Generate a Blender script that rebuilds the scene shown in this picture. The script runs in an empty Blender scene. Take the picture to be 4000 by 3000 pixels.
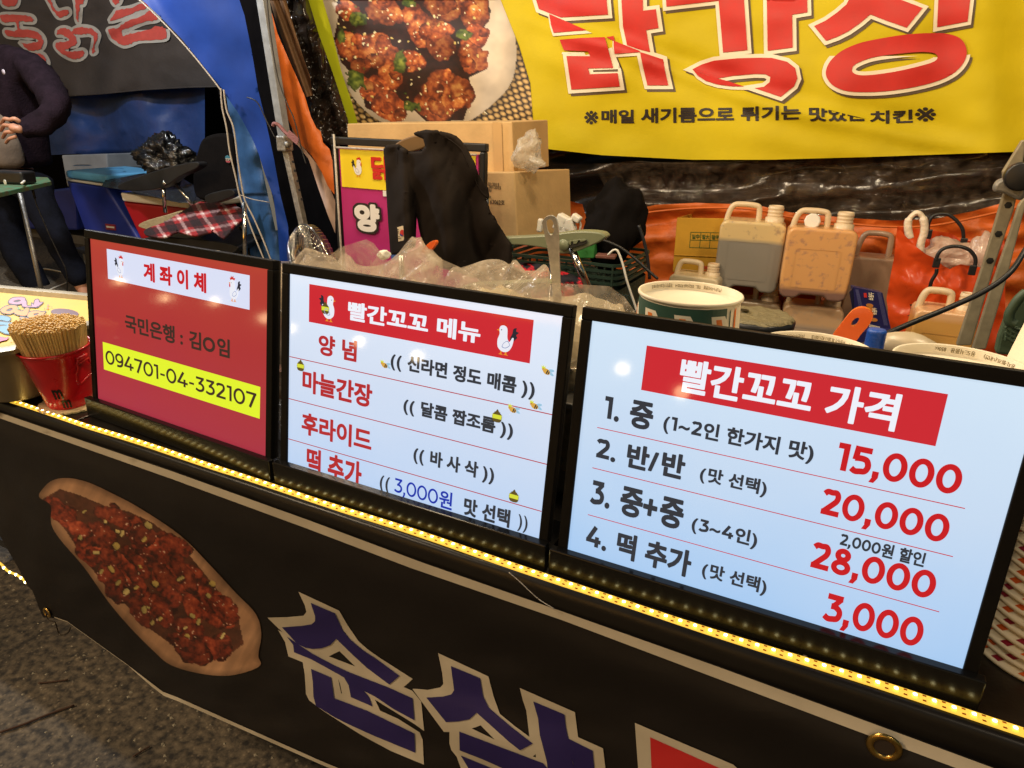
import bpy, bmesh, math, random
import numpy as np
from mathutils import Vector, Matrix, noise as mnoise
random.seed(7); rng = np.random.default_rng(7)
R = math.radians
SC = bpy.context.scene
COL = SC.collection

# ------------------------------------------------------------------ camera
F, YAW, PIT, ROL = 2719.59, .46356, .3665, .026808       # focal length in photo pixels (4000 wide), angles in radians
CAM = np.array([0, 0, 1.2508])
TOP = .72                                                 # height of the serving counter
_f = np.array([-math.sin(YAW)*math.cos(PIT), math.cos(YAW)*math.cos(PIT), -math.sin(PIT)])
_r = np.array([math.cos(YAW), math.sin(YAW), 0.]); _u = np.cross(_r, _f)
_r2 = _r*math.cos(ROL) + _u*math.sin(ROL); _u2 = -_r*math.sin(ROL) + _u*math.cos(ROL)
cd = bpy.data.cameras.new('camera'); cam = bpy.data.objects.new('camera', cd); COL.objects.link(cam)
cam.matrix_world = Matrix(((_r2[0], _u2[0], -_f[0], CAM[0]), (_r2[1], _u2[1], -_f[1], CAM[1]), (_r2[2], _u2[2], -_f[2], CAM[2]), (0, 0, 0, 1)))
cd.sensor_fit = 'HORIZONTAL'; cd.sensor_width = 36; cd.lens = 36*F/4000; cd.clip_start = .05; cd.clip_end = 300
SC.camera = cam

# ------------------------------------------------------------------ world, lamps, exposure
W = bpy.data.worlds.new('World'); SC.world = W; W.use_nodes = True
nt = W.node_tree; nt.nodes.clear()
sky = nt.nodes.new('ShaderNodeTexSky'); sky.sky_type = 'NISHITA'; sky.sun_disc = False
sky.sun_elevation = R(3); sky.sun_rotation = R(200)
bg = nt.nodes.new('ShaderNodeBackground'); bg.inputs[1].default_value = .08
out = nt.nodes.new('ShaderNodeOutputWorld'); nt.links.new(sky.outputs[0], bg.inputs[0]); nt.links.new(bg.outputs[0], out.inputs[0])
SC.view_settings.view_transform = 'Standard'; SC.view_settings.look = 'None'
SC.view_settings.exposure = 0; SC.view_settings.gamma = 1; SC.view_settings.use_curve_mapping = False
SC.cycles.use_denoising = True
SC.cycles.max_bounces = 6; SC.cycles.transparent_max_bounces = 12; SC.cycles.diffuse_bounces = 3; SC.cycles.glossy_bounces = 3
SC.cycles.transmission_bounces = 5; SC.cycles.caustics_reflective = False; SC.cycles.caustics_refractive = False
SC.cycles.sample_clamp_indirect = 4
WARM = (1, .80, .53)
LAMPS = [('pendant_bulb', (-1.55, 1.75, 2.35), 46, WARM), ('pendant_bulb', (-.45, 1.6, 2.35), 46, WARM), ('pendant_bulb', (.55, 1.65, 2.35), 46, WARM),
         ('pendant_bulb', (-1.25, .85, 2.3), 22, WARM),
         ('front_fill_lamp', (-2.9, -1.2, 3.3), 290, (1, .76, .50)), ('front_fill_lamp', (1.6, -1.8, 3.3), 85, (1, .80, .56)), ('work_light', (-4.1, 2.0, 2.7), 185, (.95, .97, 1))]  # both front lamps are unseen, added as soft fill for ground and counter

# ------------------------------------------------------------------ helpers
def ray(u, v): return _f*F + _r2*(u-2000) + _u2*(1500-v)
def at(u, v, **k):
    a, val = list(k.items())[0]; i = 'xyz'.index(a); d = ray(u, v)
    return CAM + d*((val-CAM[i])/d[i])
def atn(u, v, o, n):
    d = ray(u, v); o = np.array(o, float); n = np.array(n, float)
    return CAM + d*(((o-CAM)@n)/(d@n))
def lin(c):
    return tuple((x/255/12.92 if x/255 <= .04045 else ((x/255+.055)/1.055)**2.4) for x in c)

def mat(name, col, rough=.5, metal=0, spec=.5, var=0, vscale=8, bump=0, bscale=60, emit=None, estr=1, alpha=1, trans=0, coat=0, sss=0, aniso=None, dirt=None, detail=5, rvar=.12, bdist=.01):
    m = bpy.data.materials.new(name); m.use_nodes = True; n = m.node_tree; b = n.nodes['Principled BSDF']
    b.inputs['Base Color'].default_value = (*col, 1); b.inputs['Roughness'].default_value = rough; b.inputs['Metallic'].default_value = metal
    b.inputs['Specular IOR Level'].default_value = spec; b.inputs['Alpha'].default_value = alpha
    b.inputs['Transmission Weight'].default_value = trans; b.inputs['Coat Weight'].default_value = coat; b.inputs['Coat Roughness'].default_value = .08
    if sss:
        b.inputs['Subsurface Weight'].default_value = sss; b.inputs['Subsurface Radius'].default_value = (.03, .02, .012); b.inputs['Subsurface Scale'].default_value = 1
    if emit is not None:
        b.inputs['Emission Color'].default_value = (*emit, 1); b.inputs['Emission Strength'].default_value = estr
    tc = n.nodes.new('ShaderNodeTexCoord'); mp = n.nodes.new('ShaderNodeMapping'); n.links.new(tc.outputs['Object'], mp.inputs[0])
    if aniso: mp.inputs['Scale'].default_value = aniso
    if var or dirt:
        t = n.nodes.new('ShaderNodeTexNoise'); t.inputs['Scale'].default_value = vscale; t.inputs['Detail'].default_value = detail; t.inputs['Roughness'].default_value = .6
        n.links.new(mp.outputs[0], t.inputs[0])
        r = n.nodes.new('ShaderNodeValToRGB'); e = r.color_ramp.elements
        e[0].position = .32; e[1].position = .7
        a = dirt if dirt else tuple(c*(1-var) for c in col)
        e[0].color = (*a, 1); e[1].color = (*[min(1, c*(1+var*.6)) for c in col], 1)
        n.links.new(t.outputs[0], r.inputs[0]); n.links.new(r.outputs[0], b.inputs['Base Color'])
        rr = n.nodes.new('ShaderNodeMapRange'); rr.inputs[3].default_value = max(0, rough-rvar); rr.inputs[4].default_value = min(1, rough+rvar)
        n.links.new(t.outputs[0], rr.inputs[0]); n.links.new(rr.outputs[0], b.inputs['Roughness'])
    if bump:
        t2 = n.nodes.new('ShaderNodeTexNoise'); t2.inputs['Scale'].default_value = bscale; t2.inputs['Detail'].default_value = 6
        n.links.new(mp.outputs[0], t2.inputs[0])
        bp = n.nodes.new('ShaderNodeBump'); bp.inputs['Strength'].default_value = bump; bp.inputs['Distance'].default_value = bdist
        n.links.new(t2.outputs[0], bp.inputs['Height']); n.links.new(bp.outputs[0], b.inputs['Normal'])
    return m

def vmat(name, rough=.6, emit=0, bump=0, bscale=80, weave=True):
    m = mat(name, (1, 1, 1), rough=rough, bump=bump, bscale=bscale, bdist=.004); n = m.node_tree
    a = n.nodes.new('ShaderNodeAttribute'); a.attribute_name = 'Col'
    n.links.new(a.outputs['Color'], n.nodes['Principled BSDF'].inputs['Base Color'])
    return m

def setp(o, label=None, cat=None, group=None, kind=None):
    if label: o['label'] = label
    if cat: o['category'] = cat
    if group: o['group'] = group
    if kind: o['kind'] = kind
    return o

def mk(name, V, Fc, m, parent=None, smooth=False, bevel=0, seg=2, solid=0, sub=0, autos=False):
    me = bpy.data.meshes.new(name); me.from_pydata([tuple(float(c) for c in v) for v in V], [], [tuple(int(i) for i in f) for f in Fc]); me.update()
    o = bpy.data.objects.new(name, me); COL.objects.link(o)
    if m: me.materials.append(m)
    if smooth:
        me.polygons.foreach_set('use_smooth', [True]*len(me.polygons))
        if autos: me.set_sharp_from_angle(angle=R(40))
    if parent is not None: o.parent = parent
    if solid:
        s = o.modifiers.new('s', 'SOLIDIFY'); s.thickness = solid; s.offset = 0
    if bevel:
        b = o.modifiers.new('b', 'BEVEL'); b.width = bevel; b.segments = seg; b.limit_method = 'ANGLE'; b.angle_limit = R(35)
    if sub:
        s = o.modifiers.new('u', 'SUBSURF'); s.levels = sub; s.render_levels = sub
    return o

def thing(name, loc, label, cat, group=None):
    """an Empty at the base of a thing; its parts are built in world space and keep their place"""
    e = bpy.data.objects.new(name, None); COL.objects.link(e); e.location = tuple(float(c) for c in loc); e.empty_display_size = .05
    setp(e, label, cat, group); return e
def adopt(root):
    """keep the world position of children built in world coordinates"""
    inv = Matrix.Translation(root.location).inverted()
    for c in root.children: c.matrix_parent_inverse = inv

class MB:
    def __init__(s): s.V = []; s.F = []
    def add(s, V, Fc):
        k = len(s.V); s.V += [tuple(v) for v in V]; s.F += [tuple(i+k for i in f) for f in Fc]; return s
    def box(s, c, size, rz=0, rx=0, M=None):
        a, b, d = [q/2 for q in size]; c = Vector(c)
        m = M if M is not None else (Matrix.Rotation(rz, 3, 'Z') @ Matrix.Rotation(rx, 3, 'X'))
        pts = [c + m @ Vector((x*a, y*b, z*d)) for z in (-1, 1) for y in (-1, 1) for x in (-1, 1)]
        return s.add(pts, [(0, 2, 3, 1), (4, 5, 7, 6), (0, 1, 5, 4), (2, 6, 7, 3), (0, 4, 6, 2), (1, 3, 7, 5)])
    def tube(s, pts, r, n=8, caps=True, closed=False):
        P = [Vector([float(c) for c in p]) for p in pts]; L = len(P); rings = []
        rr = r if hasattr(r, '__len__') else [r]*L
        up = None
        for i, p in enumerate(P):
            a = P[(i-1) % L] if (i > 0 or closed) else P[i]; b = P[(i+1) % L] if (i < L-1 or closed) else P[i]
            t = (b-a).normalized()
            if up is None: up = Vector((0, 0, 1)) if abs(t.z) < .9 else Vector((1, 0, 0))
            x = t.cross(up).normalized(); y = x.cross(t).normalized(); up = y
            rings.append([p + x*math.cos(2*math.pi*k/n)*rr[i] + y*math.sin(2*math.pi*k/n)*rr[i] for k in range(n)])
        V = [q for g in rings for q in g]; Fc = []
        for i in range(L if closed else L-1):
            j = (i+1) % L
            for k in range(n): Fc.append((i*n+k, i*n+(k+1) % n, j*n+(k+1) % n, j*n+k))
        if caps and not closed: Fc += [tuple(range(n))[::-1], tuple((L-1)*n+k for k in range(n))]
        return s.add(V, Fc)
    def lathe(s, prof, c=(0, 0, 0), n=32, M=None, a0=0, a1=2*math.pi):
        c = Vector(c); full = abs(a1-a0-2*math.pi) < 1e-6; m = n if full else n+1
        V = []
        for (r, z) in prof:
            for k in range(m):
                a = a0+(a1-a0)*k/n; p = Vector((r*math.cos(a), r*math.sin(a), z))
                V.append(c + (M @ p if M is not None else p))
        Fc = []
        for i in range(len(prof)-1):
            for k in range(n):
                k2 = (k+1) % m
                Fc.append((i*m+k, i*m+k2, (i+1)*m+k2, (i+1)*m+k))
        return s.add(V, Fc)
    def extr(s, pts, o, ex, ey, ez, d):
        """closed outline pts (2-D) in the frame o, ex, ey, pushed d along ez"""
        o, ex, ey, ez = [np.array(q, float) for q in (o, ex, ey, ez)]; n = len(pts)
        A = [o+ex*p[0]+ey*p[1] for p in pts]; B = [q+ez*d for q in A]
        return s.add(A+B, [tuple(range(n)), tuple(range(n, 2*n))[::-1]] + [(i, i+n, (i+1) % n+n, (i+1) % n) for i in range(n)])
    def build(s, name, m, parent=None, **k): return mk(name, s.V, s.F, m, parent, **k)

def smoothpts(P, n=6, closed=False):
    """Catmull-Rom through the given points"""
    P = [np.array(p, float) for p in P]; L = len(P); out = []
    for i in range(L if closed else L-1):
        g = lambda j: P[j % L] if closed else P[min(max(j, 0), L-1)]
        a, b, c, d = g(i-1), g(i), g(i+1), g(i+2)
        for k in range(n):
            t = k/n; out.append(.5*((2*b)+(-a+c)*t+(2*a-5*b+4*c-d)*t*t+(-a+3*b-3*c+d)*t**3))
    if not closed: out.append(P[-1])
    return out
def rrect(w, h, r, n=5, cx=0, cy=0):
    o = []
    for (sx, sy, a0) in ((1, 1, 0), (-1, 1, 90), (-1, -1, 180), (1, -1, 270)):
        for k in range(n+1):
            a = R(a0+90*k/n); o.append((cx+sx*(w/2-r)+r*math.cos(a), cy+sy*(h/2-r)+r*math.sin(a)))
    return o
def ell(cx, cy, a, b, rot=0, n=28):
    c, s = math.cos(rot), math.sin(rot)
    return [(cx+a*math.cos(t)*c-b*math.sin(t)*s, cy+a*math.cos(t)*s+b*math.sin(t)*c) for t in (2*math.pi*k/n for k in range(n))]
def area2(p): return .5*sum(p[i][0]*p[(i+1) % len(p)][1]-p[(i+1) % len(p)][0]*p[i][1] for i in range(len(p)))

def _curve2d(cu):
    o = bpy.data.objects.new('tmp', cu); me = bpy.data.meshes.new_from_object(o)
    V = [(v.co.x, v.co.y) for v in me.vertices]; Fc = [tuple(p.vertices) for p in me.polygons]
    bpy.data.objects.remove(o); bpy.data.meshes.remove(me); bpy.data.curves.remove(cu)
    return V, Fc
def tri2d(loops, offset=0):
    """fill closed outlines (first one outer, the others holes)"""
    cu = bpy.data.curves.new('tmp', 'CURVE'); cu.dimensions = '2D'; cu.fill_mode = 'FRONT'
    x0 = np.mean([p[0] for p in loops[0]]); y0 = np.mean([p[1] for p in loops[0]]); k = 1/max(1e-9, max(abs(p[0]-x0)+abs(p[1]-y0) for p in loops[0]))
    cu.offset = offset*k*OFFS
    for i, L in enumerate(loops):
        if (area2(L) > 0) != (i == 0): L = L[::-1]
        sp = cu.splines.new('POLY'); sp.points.add(len(L)-1); sp.use_cyclic_u = True
        for q, p in zip(sp.points, L): q.co = ((p[0]-x0)*k, (p[1]-y0)*k, 0, 1)
    V, Fc = _curve2d(cu)
    return [(x/k+x0, y/k+y0) for x, y in V], Fc
OFFS = 1
LAYER = .00002
_tc = {}
def text2d(body, bold=.02, shear=0):
    key = (body, bold, shear)
    if key not in _tc:
        cu = bpy.data.curves.new('tmp', 'FONT'); cu.body = body; cu.offset = bold; cu.shear = shear; cu.resolution_u = 4
        _tc[key] = _curve2d(cu)
    return _tc[key]

def thick(P, w):
    """outline of a pen stroke of width w along P"""
    P = [np.array(p, float) for p in P]; L = []; Rr = []
    for i, p in enumerate(P):
        a = P[max(i-1, 0)]; b = P[min(i+1, len(P)-1)]; d = (b-a)/np.linalg.norm(b-a); n_ = np.array((-d[1], d[0]))*w/2
        L.append(tuple(p+n_)); Rr.append(tuple(p-n_))
    return L+Rr[::-1]
def digit(ch, t):
    """wide geometric numerals, height 1: list of filled shapes (each a list of loops) and the width"""
    ring = lambda cx, cy, rx, ry: [ell(cx, cy, rx, ry, 0, 40), ell(cx, cy, rx-t, ry-t*.92, 0, 40)]
    bar = lambda x0, y0, x1, y1: [[(x0, y0), (x1, y0), (x1, y1), (x0, y1)]]
    S = lambda P, n_=6: [thick(smoothpts(P, n_), t)]
    h = t/2
    if ch == '0': return [ring(.42, .5, .42, .515)], .84
    if ch == '1': return [[[(0, 1-t*.95), (0, 1), (.20+t, 1), (.20+t, 0), (.20, 0), (.20, 1-t*.95)]]], .20+t
    if ch == '2': return [S([(.05, .80), (.16, .90), (.33, 1-h), (.50, .90), (.58, .76), (.55, .60), (.44, .46), (.10, .10)]), bar(.02, 0, .72, t*.95)], .72
    if ch == '3': return [bar(.05, 1-t*.95, .66, 1), [thick([(.60, 1-h), (.34, .59)], t*.9)], S([(.24, .565), (.42, .56), (.58, .46), (.62, .31), (.55, .16), (.38, h), (.20, .09), (.04, .17)])], .72
    if ch == '4': return [[thick([(.50, 1), (.09, .27)], t*1.05)], bar(0, .19, .84, .19+t*.9), bar(.50, 0, .50+t, .52)], .84
    if ch == '5': return [bar(.12, 1-t*.95, .66, 1), [thick([(.16, 1), (.12, .50)], t)], S([(.10, .56), (.34, .58), (.53, .53), (.61, .33), (.53, .15), (.36, h), (.18, .09), (.03, .17)])], .71
    if ch == '7': return [bar(0, 1-t*.95, .72, 1), [thick([(.64, .95), (.27, 0)], t*1.05)]], .72
    if ch == '8': return [ring(.37, .745, .30, .265), ring(.37, .285, .37, .298)], .74
    if ch == '9': return [ring(.37, .66, .37, .35), S([(.74-h, .66), (.74-h, .45), (.60, .20), (.42, .09), (.16, h)])], .74
    if ch == ',': return [[[(.02, t), (.02+t*1.05, t), (.02+t*1.05, 0), (.02+t*.5, -.2), (-.05, -.2), (.04, 0), (.02, 0)]]], .04+t
    if ch == '-': return [bar(.04, .34, .42, .34+t*.85)], .46
_bt = {}
def boldtext(body, bold, dig=None):
    """a line of lettering; numerals are drawn with digit() when dig (stroke width) is given"""
    key = (body, bold, dig)
    if key in _bt: return _bt[key]
    if dig is None: r_ = boldtext0(body, bold)
    else:
        x = 0; VV = []; FF = []; LL = []; cnt = 0; H_ = .76
        for ch in body:
            g = digit(ch, dig) if ch in '012345789,-' else None
            if g:
                for k, loops in enumerate(g[0]):
                    V, Fc = tri2d(loops); VV.append(np.array(V)*H_+np.array((x, 0))); FF += [tuple(i+cnt for i in f) for f in Fc]; LL += [k]*len(V); cnt += len(V)
                x += (g[1]+(.13 if ch == '1' else .075))*H_
            elif ch == ' ': x += .30
            else:
                V, Fc, Ly = boldtext0(ch, bold); m0 = V[:, 0].min(); w_ = V[:, 0].max()-m0
                kor = ord(ch) > 0x1100; sh = x-(0 if kor else m0)
                VV.append(V+np.array((sh, 0))); FF += [tuple(i+cnt for i in f) for f in Fc]; LL += list(Ly); cnt += len(V)
                x += .92 if kor else w_+.09
        r_ = (np.concatenate(VV), FF, np.array(LL, float))
    _bt[key] = r_; return r_
def boldtext0(body, bold):
    """heavy lettering: shifted copies of the glyphs, each with its own layer number, since a wide outline offset would break them"""
    b0 = min(bold, .012); V, Fc = text2d(body, b0); V = np.array(V); d = bold-b0
    if d < .004: return V, Fc, np.zeros(len(V))
    n_ = 8 if d < .05 else 16; VV = []; FF = []; Lr = []
    for k in range(n_+1):
        sx, sy = (0, 0) if k == n_ else (d*1.0*math.cos(2*math.pi*(k+.5)/n_), d*1.0*math.sin(2*math.pi*(k+.5)/n_))
        m_ = max(abs(math.cos(2*math.pi*(k+.5)/n_)), abs(math.sin(2*math.pi*(k+.5)/n_))) if k < n_ else 1
        FF += [tuple(i+k*len(V) for i in f) for f in Fc]; VV.append(V+np.array((sx, sy))/m_); Lr += [k]*len(V)
    return np.concatenate(VV), FF, np.array(Lr)
def frame_from(me_name, V2, F2, fn, m, parent, h=0, step=None, smooth=False, post=None, layer=None):
    """place a flat 2-D mesh on a surface fn(u, v, h) -> world, cutting it finely enough (step) to follow the surface"""
    bm = bmesh.new(); vs = [bm.verts.new((p[0], p[1], layer[i] if layer is not None else 0)) for i, p in enumerate(V2)]
    for f in F2:
        try: bm.faces.new([vs[i] for i in f])
        except ValueError: pass
    if step:
        xs = [v.co.x for v in bm.verts]; ys = [v.co.y for v in bm.verts]
        sx, sy = step if hasattr(step, '__len__') else (step, step)
        for ax, lo, hi, st in ((0, min(xs), max(xs), sx), (1, min(ys), max(ys), sy)):
            k = math.ceil(lo/st+.001)
            while k*st < hi-1e-6:
                co = (k*st, 0, 0) if ax == 0 else (0, k*st, 0); no = (1, 0, 0) if ax == 0 else (0, 1, 0)
                bmesh.ops.bisect_plane(bm, geom=bm.verts[:]+bm.edges[:]+bm.faces[:], plane_co=co, plane_no=no); k += 1
    bm.verts.index_update()
    V = [fn(v.co.x, v.co.y, h+v.co.z*LAYER) for v in bm.verts]; uv = [(v.co.x, v.co.y) for v in bm.verts]; Fc = [[v.index for v in f.verts] for f in bm.faces]; bm.free()
    o = mk(me_name, V, Fc, m, parent, smooth=smooth)
    if post: post(o, uv)
    return o

# value noise for the printed pictures
def vnoise(x, y, seed=0):
    xi = np.floor(x).astype(int); yi = np.floor(y).astype(int); xf = x-xi; yf = y-yi
    def hsh(a, b):
        n = (a*374761393+b*668265263+seed*69069) & 0x7fffffff; n = ((n ^ (n >> 13))*1274126177) & 0x7fffffff
        return ((n ^ (n >> 16)) & 0xffff)/65535.
    u = xf*xf*(3-2*xf); v = yf*yf*(3-2*yf)
    return (hsh(xi, yi)*(1-u)+hsh(xi+1, yi)*u)*(1-v)+(hsh(xi, yi+1)*(1-u)+hsh(xi+1, yi+1)*u)*v
def fbm(x, y, o=4, seed=0):
    s = 0; a = .5; t = 0
    for i in range(o): s = s+a*vnoise(x*2**i, y*2**i, seed+i); t += a; a *= .55
    return s/t
def n3(x, y, z, s=1): return mnoise.noise(Vector((x*s, y*s, z*s)))
def setcol(o, C):
    me = o.data; a = me.color_attributes.new('Col', 'FLOAT_COLOR', 'POINT')
    C = np.clip(np.asarray(C, float), 0, 255)/255; C = np.where(C <= .04045, C/12.92, ((C+.055)/1.055)**2.4)
    buf = np.ones((len(me.vertices), 4), np.float32); buf[:, :3] = C; a.data.foreach_set('color', buf.ravel())

# ------------------------------------------------------------------ lamps (hung in sockets; the two in front are added fill)
glow = mat('bulb_glow', (1, .9, .7), emit=(1, .8, .5), estr=30)
for i, (nm, loc, pw, c) in enumerate(LAMPS):
    ld = bpy.data.lights.new('lamp_light', 'POINT'); ld.energy = pw; ld.color = c; ld.shadow_soft_size = {'pendant_bulb': .10, 'work_light': .08}.get(nm, .3)
    lo = bpy.data.objects.new('lamp_light', ld); COL.objects.link(lo); lo.location = loc
    lo.visible_glossy = True
    t = thing(nm, (loc[0], loc[1], loc[2]+.1), ['warm hanging bulb above the blue curtain and menu stand side', 'warm hanging bulb above the paper cups and steel pots', 'warm hanging bulb above the oil canisters at the right', 'warm hanging bulb above the red board and skewer bucket'][i] if i < 4 else ('added fill lamp out of view in front of the counter, left' if i == 4 else 'added fill lamp out of view in front of the counter, right' if i == 5 else 'white work light hung in the stall beyond the blue tarp'), 'lamp', None)
    b = MB().lathe([(.012, .13), (.02, .11), (.022, .095)], loc, 12).build('socket', mat('socket_black', (.02, .02, .02)), t, smooth=True)
    b = MB().tube([(loc[0], loc[1], loc[2]+.12), (loc[0], loc[1], loc[2]+1.2)], .003, 6).build('cord', b.data.materials[0], t)
    b = MB().lathe([(.02, .095), (.024, .092), (.03, .1), (.001, .101)], loc, 12).build('collar', b.data.materials[0], t, smooth=True)
    adopt(t)
# ================================================================== materials
M = dict(
 black_paint=mat('black_powder_paint', (.007, .0065, .006), rough=.22, spec=.28, rvar=.05, dirt=(.007, .0065, .006), vscale=60),
 frame_black=mat('matt_black_frame', (.006, .0055, .005), rough=.5, spec=.12, rvar=.05, dirt=(.008, .007, .006), vscale=60),
 black_plastic=mat('black_plastic', (.012, .012, .013), rough=.4, var=.3),
 black_cloth=mat('black_cloth', (.008, .0065, .006), rough=.9, spec=.06, var=.3, vscale=14, bump=.3, bscale=400, bdist=.002),
 steel=mat('brushed_steel', (.5, .47, .42), rough=.3, metal=1, var=.25, vscale=20, aniso=(1, 1, 8)),
 steel_dark=mat('worn_steel', (.34, .33, .31), rough=.42, metal=.85, var=.4, vscale=25, bump=.15, bscale=120),
 galv=mat('galvanised_steel', (.36, .35, .32), rough=.5, metal=.6, var=.35, vscale=40, bump=.25, bscale=90),
 chrome=mat('chrome_tube', (.6, .58, .54), rough=.15, metal=1),
 brass=mat('brass', (.55, .36, .1), rough=.28, metal=1, var=.3, vscale=30),
 cardboard=mat('cardboard', lin((205, 170, 118)), rough=.85, spec=.2, var=.14, vscale=7, bump=.12, bscale=70),
 cardboard_ochre=mat('ochre_cardboard', lin((196, 148, 50)), rough=.8, spec=.2, var=.14, vscale=8, bump=.1, bscale=70),
 cream=mat('cream_paper', lin((240, 226, 196)), rough=.5, var=.04),
 white_card=mat('white_paper', lin((235, 228, 210)), rough=.5, var=.05),
 skin=mat('skin', lin((196, 140, 110)), rough=.5, sss=.15, var=.1, vscale=20),
 navy=mat('navy_trousers', (.006, .007, .013), rough=.9, spec=.15, var=.5, vscale=12, bump=.4, bscale=60),
 jacket=mat('dark_plum_fleece', (.016, .009, .014), rough=.95, spec=.1, var=.4, vscale=15, bump=.5, bscale=90),
 beige_shirt=mat('beige_shirt', lin((120, 104, 88)), rough=.9, var=.2, vscale=12, bump=.3, bscale=40),
 hair=mat('black_hair', (.01, .008, .007), rough=.5),
 blue_tarp=mat('blue_tarpaulin', (.006, .045, .30), rough=.6, spec=.2, var=.15, vscale=5, bump=.12, bscale=14, bdist=.01),
 blue_tarp2=mat('faded_blue_tarpaulin', (.03, .1, .25), rough=.5, spec=.4, var=.3, vscale=6, bump=.25, bscale=12, bdist=.015),
 navy_tarp=mat('navy_tarpaulin', (.008, .018, .075), rough=.6, var=.3, vscale=5, bump=.3, bscale=12, bdist=.02),
 dark_tarp=mat('black_lining_sheet', (.004, .0035, .004), rough=.9, spec=.05, var=.4),
 orange_tarp=mat('orange_tarpaulin', (.62, .13, .018), rough=.45, spec=.4, var=.25, vscale=6, bump=.45, bscale=14, bdist=.02),
 brown_cloth=mat('brown_pleated_cloth', lin((120, 88, 58)), rough=.7, var=.3, vscale=9, bump=.4, bscale=20),
 rope=mat('white_rope', lin((200, 190, 175)), rough=.9, bump=.6, bscale=300, var=.2, vscale=80),
 cord=mat('black_cable', (.01, .01, .011), rough=.45),
 white_plastic=mat('white_plastic', lin((232, 226, 212)), rough=.4, sss=.1),
 red=mat('red_print', lin((200, 40, 32)), rough=.6, var=.08, vscale=20),
 white_print=mat('white_print', lin((236, 222, 196)), rough=.6, var=.04),
 grey_print=mat('dark_shadow_print', lin((92, 74, 52)), rough=.6),
 black_print=mat('black_print', lin((38, 28, 20)), rough=.6),
)
def sheet_mat(name, col, rough=.3):
    m = bpy.data.materials.new(name); m.use_nodes = True; n = m.node_tree; b = n.nodes['Principled BSDF']; o = n.nodes['Material Output']
    b.inputs['Base Color'].default_value = (*col, 1); b.inputs['Roughness'].default_value = rough; b.inputs['Specular IOR Level'].default_value = .8
    return m, n, b, o
def film(name, col, opacity=.35, rough=.18, bump=.6, bscale=40, milk=.3):
    """thin crumpled plastic film: see-through, milky and shiny"""
    m, n, b, o = sheet_mat(name, col, rough)
    tc = n.nodes.new('ShaderNodeTexCoord'); t = n.nodes.new('ShaderNodeTexNoise'); t.inputs['Scale'].default_value = bscale; t.inputs['Detail'].default_value = 4; t.inputs['Distortion'].default_value = 1.4
    n.links.new(tc.outputs['Object'], t.inputs[0])
    bp = n.nodes.new('ShaderNodeBump'); bp.inputs['Strength'].default_value = bump; bp.inputs['Distance'].default_value = .012
    n.links.new(t.outputs[0], bp.inputs['Height']); n.links.new(bp.outputs[0], b.inputs['Normal'])
    tl = n.nodes.new('ShaderNodeBsdfTranslucent'); tl.inputs[0].default_value = (*col, 1)
    mx1 = n.nodes.new('ShaderNodeMixShader'); mx1.inputs[0].default_value = milk
    n.links.new(b.outputs[0], mx1.inputs[1]); n.links.new(tl.outputs[0], mx1.inputs[2])
    tr = n.nodes.new('ShaderNodeBsdfTransparent'); mx = n.nodes.new('ShaderNodeMixShader')
    mr = n.nodes.new('ShaderNodeMapRange'); mr.inputs[1].default_value = .3; mr.inputs[2].default_value = .7; mr.inputs[3].default_value = max(0, opacity-.2); mr.inputs[4].default_value = min(1, opacity+.25)
    n.links.new(t.outputs[0], mr.inputs[0]); n.links.new(mr.outputs[0], mx.inputs[0])
    n.links.new(tr.outputs[0], mx.inputs[1]); n.links.new(mx1.outputs[0], mx.inputs[2]); n.links.new(mx.outputs[0], o.inputs[0])
    return m
M['film'] = film('clear_plastic_film', lin((232, 212, 184)), .36, rough=.18, bump=.45, bscale=24, milk=.35)
M['film_thin'] = film('thin_clear_film', lin((225, 215, 200)), .12, rough=.1, milk=.1, bscale=25)
M['black_film'] = mat('black_shiny_sheeting', (.008, .007, .006), rough=.2, spec=.6, bump=.3, bscale=6, bdist=.03, var=.3, vscale=4, rvar=.05, dirt=(.03, .018, .012))

# ------------------------------------------------------------------ ground
gm = mat('asphalt_aggregate', (.09, .078, .062), rough=.85)
n = gm.node_tree; b = n.nodes['Principled BSDF']; tc = n.nodes.new('ShaderNodeTexCoord')
vo = n.nodes.new('ShaderNodeTexVoronoi'); vo.inputs['Scale'].default_value = 70; n.links.new(tc.outputs['Object'], vo.inputs[0])
no = n.nodes.new('ShaderNodeTexNoise'); no.inputs['Scale'].default_value = 55; no.inputs['Detail'].default_value = 8; n.links.new(tc.outputs['Object'], no.inputs[0])
n2 = n.nodes.new('ShaderNodeTexNoise'); n2.inputs['Scale'].default_value = 2.2; n2.inputs['Detail'].default_value = 6; n.links.new(tc.outputs['Object'], n2.inputs[0])
r1 = n.nodes.new('ShaderNodeValToRGB'); e = r1.color_ramp.elements; e[0].position = .0; e[0].color = (.38, .30, .20, 1); e[1].position = .28; e[1].color = (.05, .043, .035, 1)
n.links.new(vo.outputs['Distance'], r1.inputs[0])
r2 = n.nodes.new('ShaderNodeValToRGB'); e = r2.color_ramp.elements; e[0].position = .35; e[0].color = (.035, .032, .03, 1); e[1].position = .68; e[1].color = (.38, .30, .20, 1)
n.links.new(no.outputs[0], r2.inputs[0])
mx = n.nodes.new('ShaderNodeMixRGB'); mx.inputs[0].default_value = .55; n.links.new(r1.outputs[0], mx.inputs[1]); n.links.new(r2.outputs[0], mx.inputs[2])
m2 = n.nodes.new('ShaderNodeMixRGB'); m2.blend_type = 'MULTIPLY'; m2.inputs[0].default_value = .8
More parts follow.
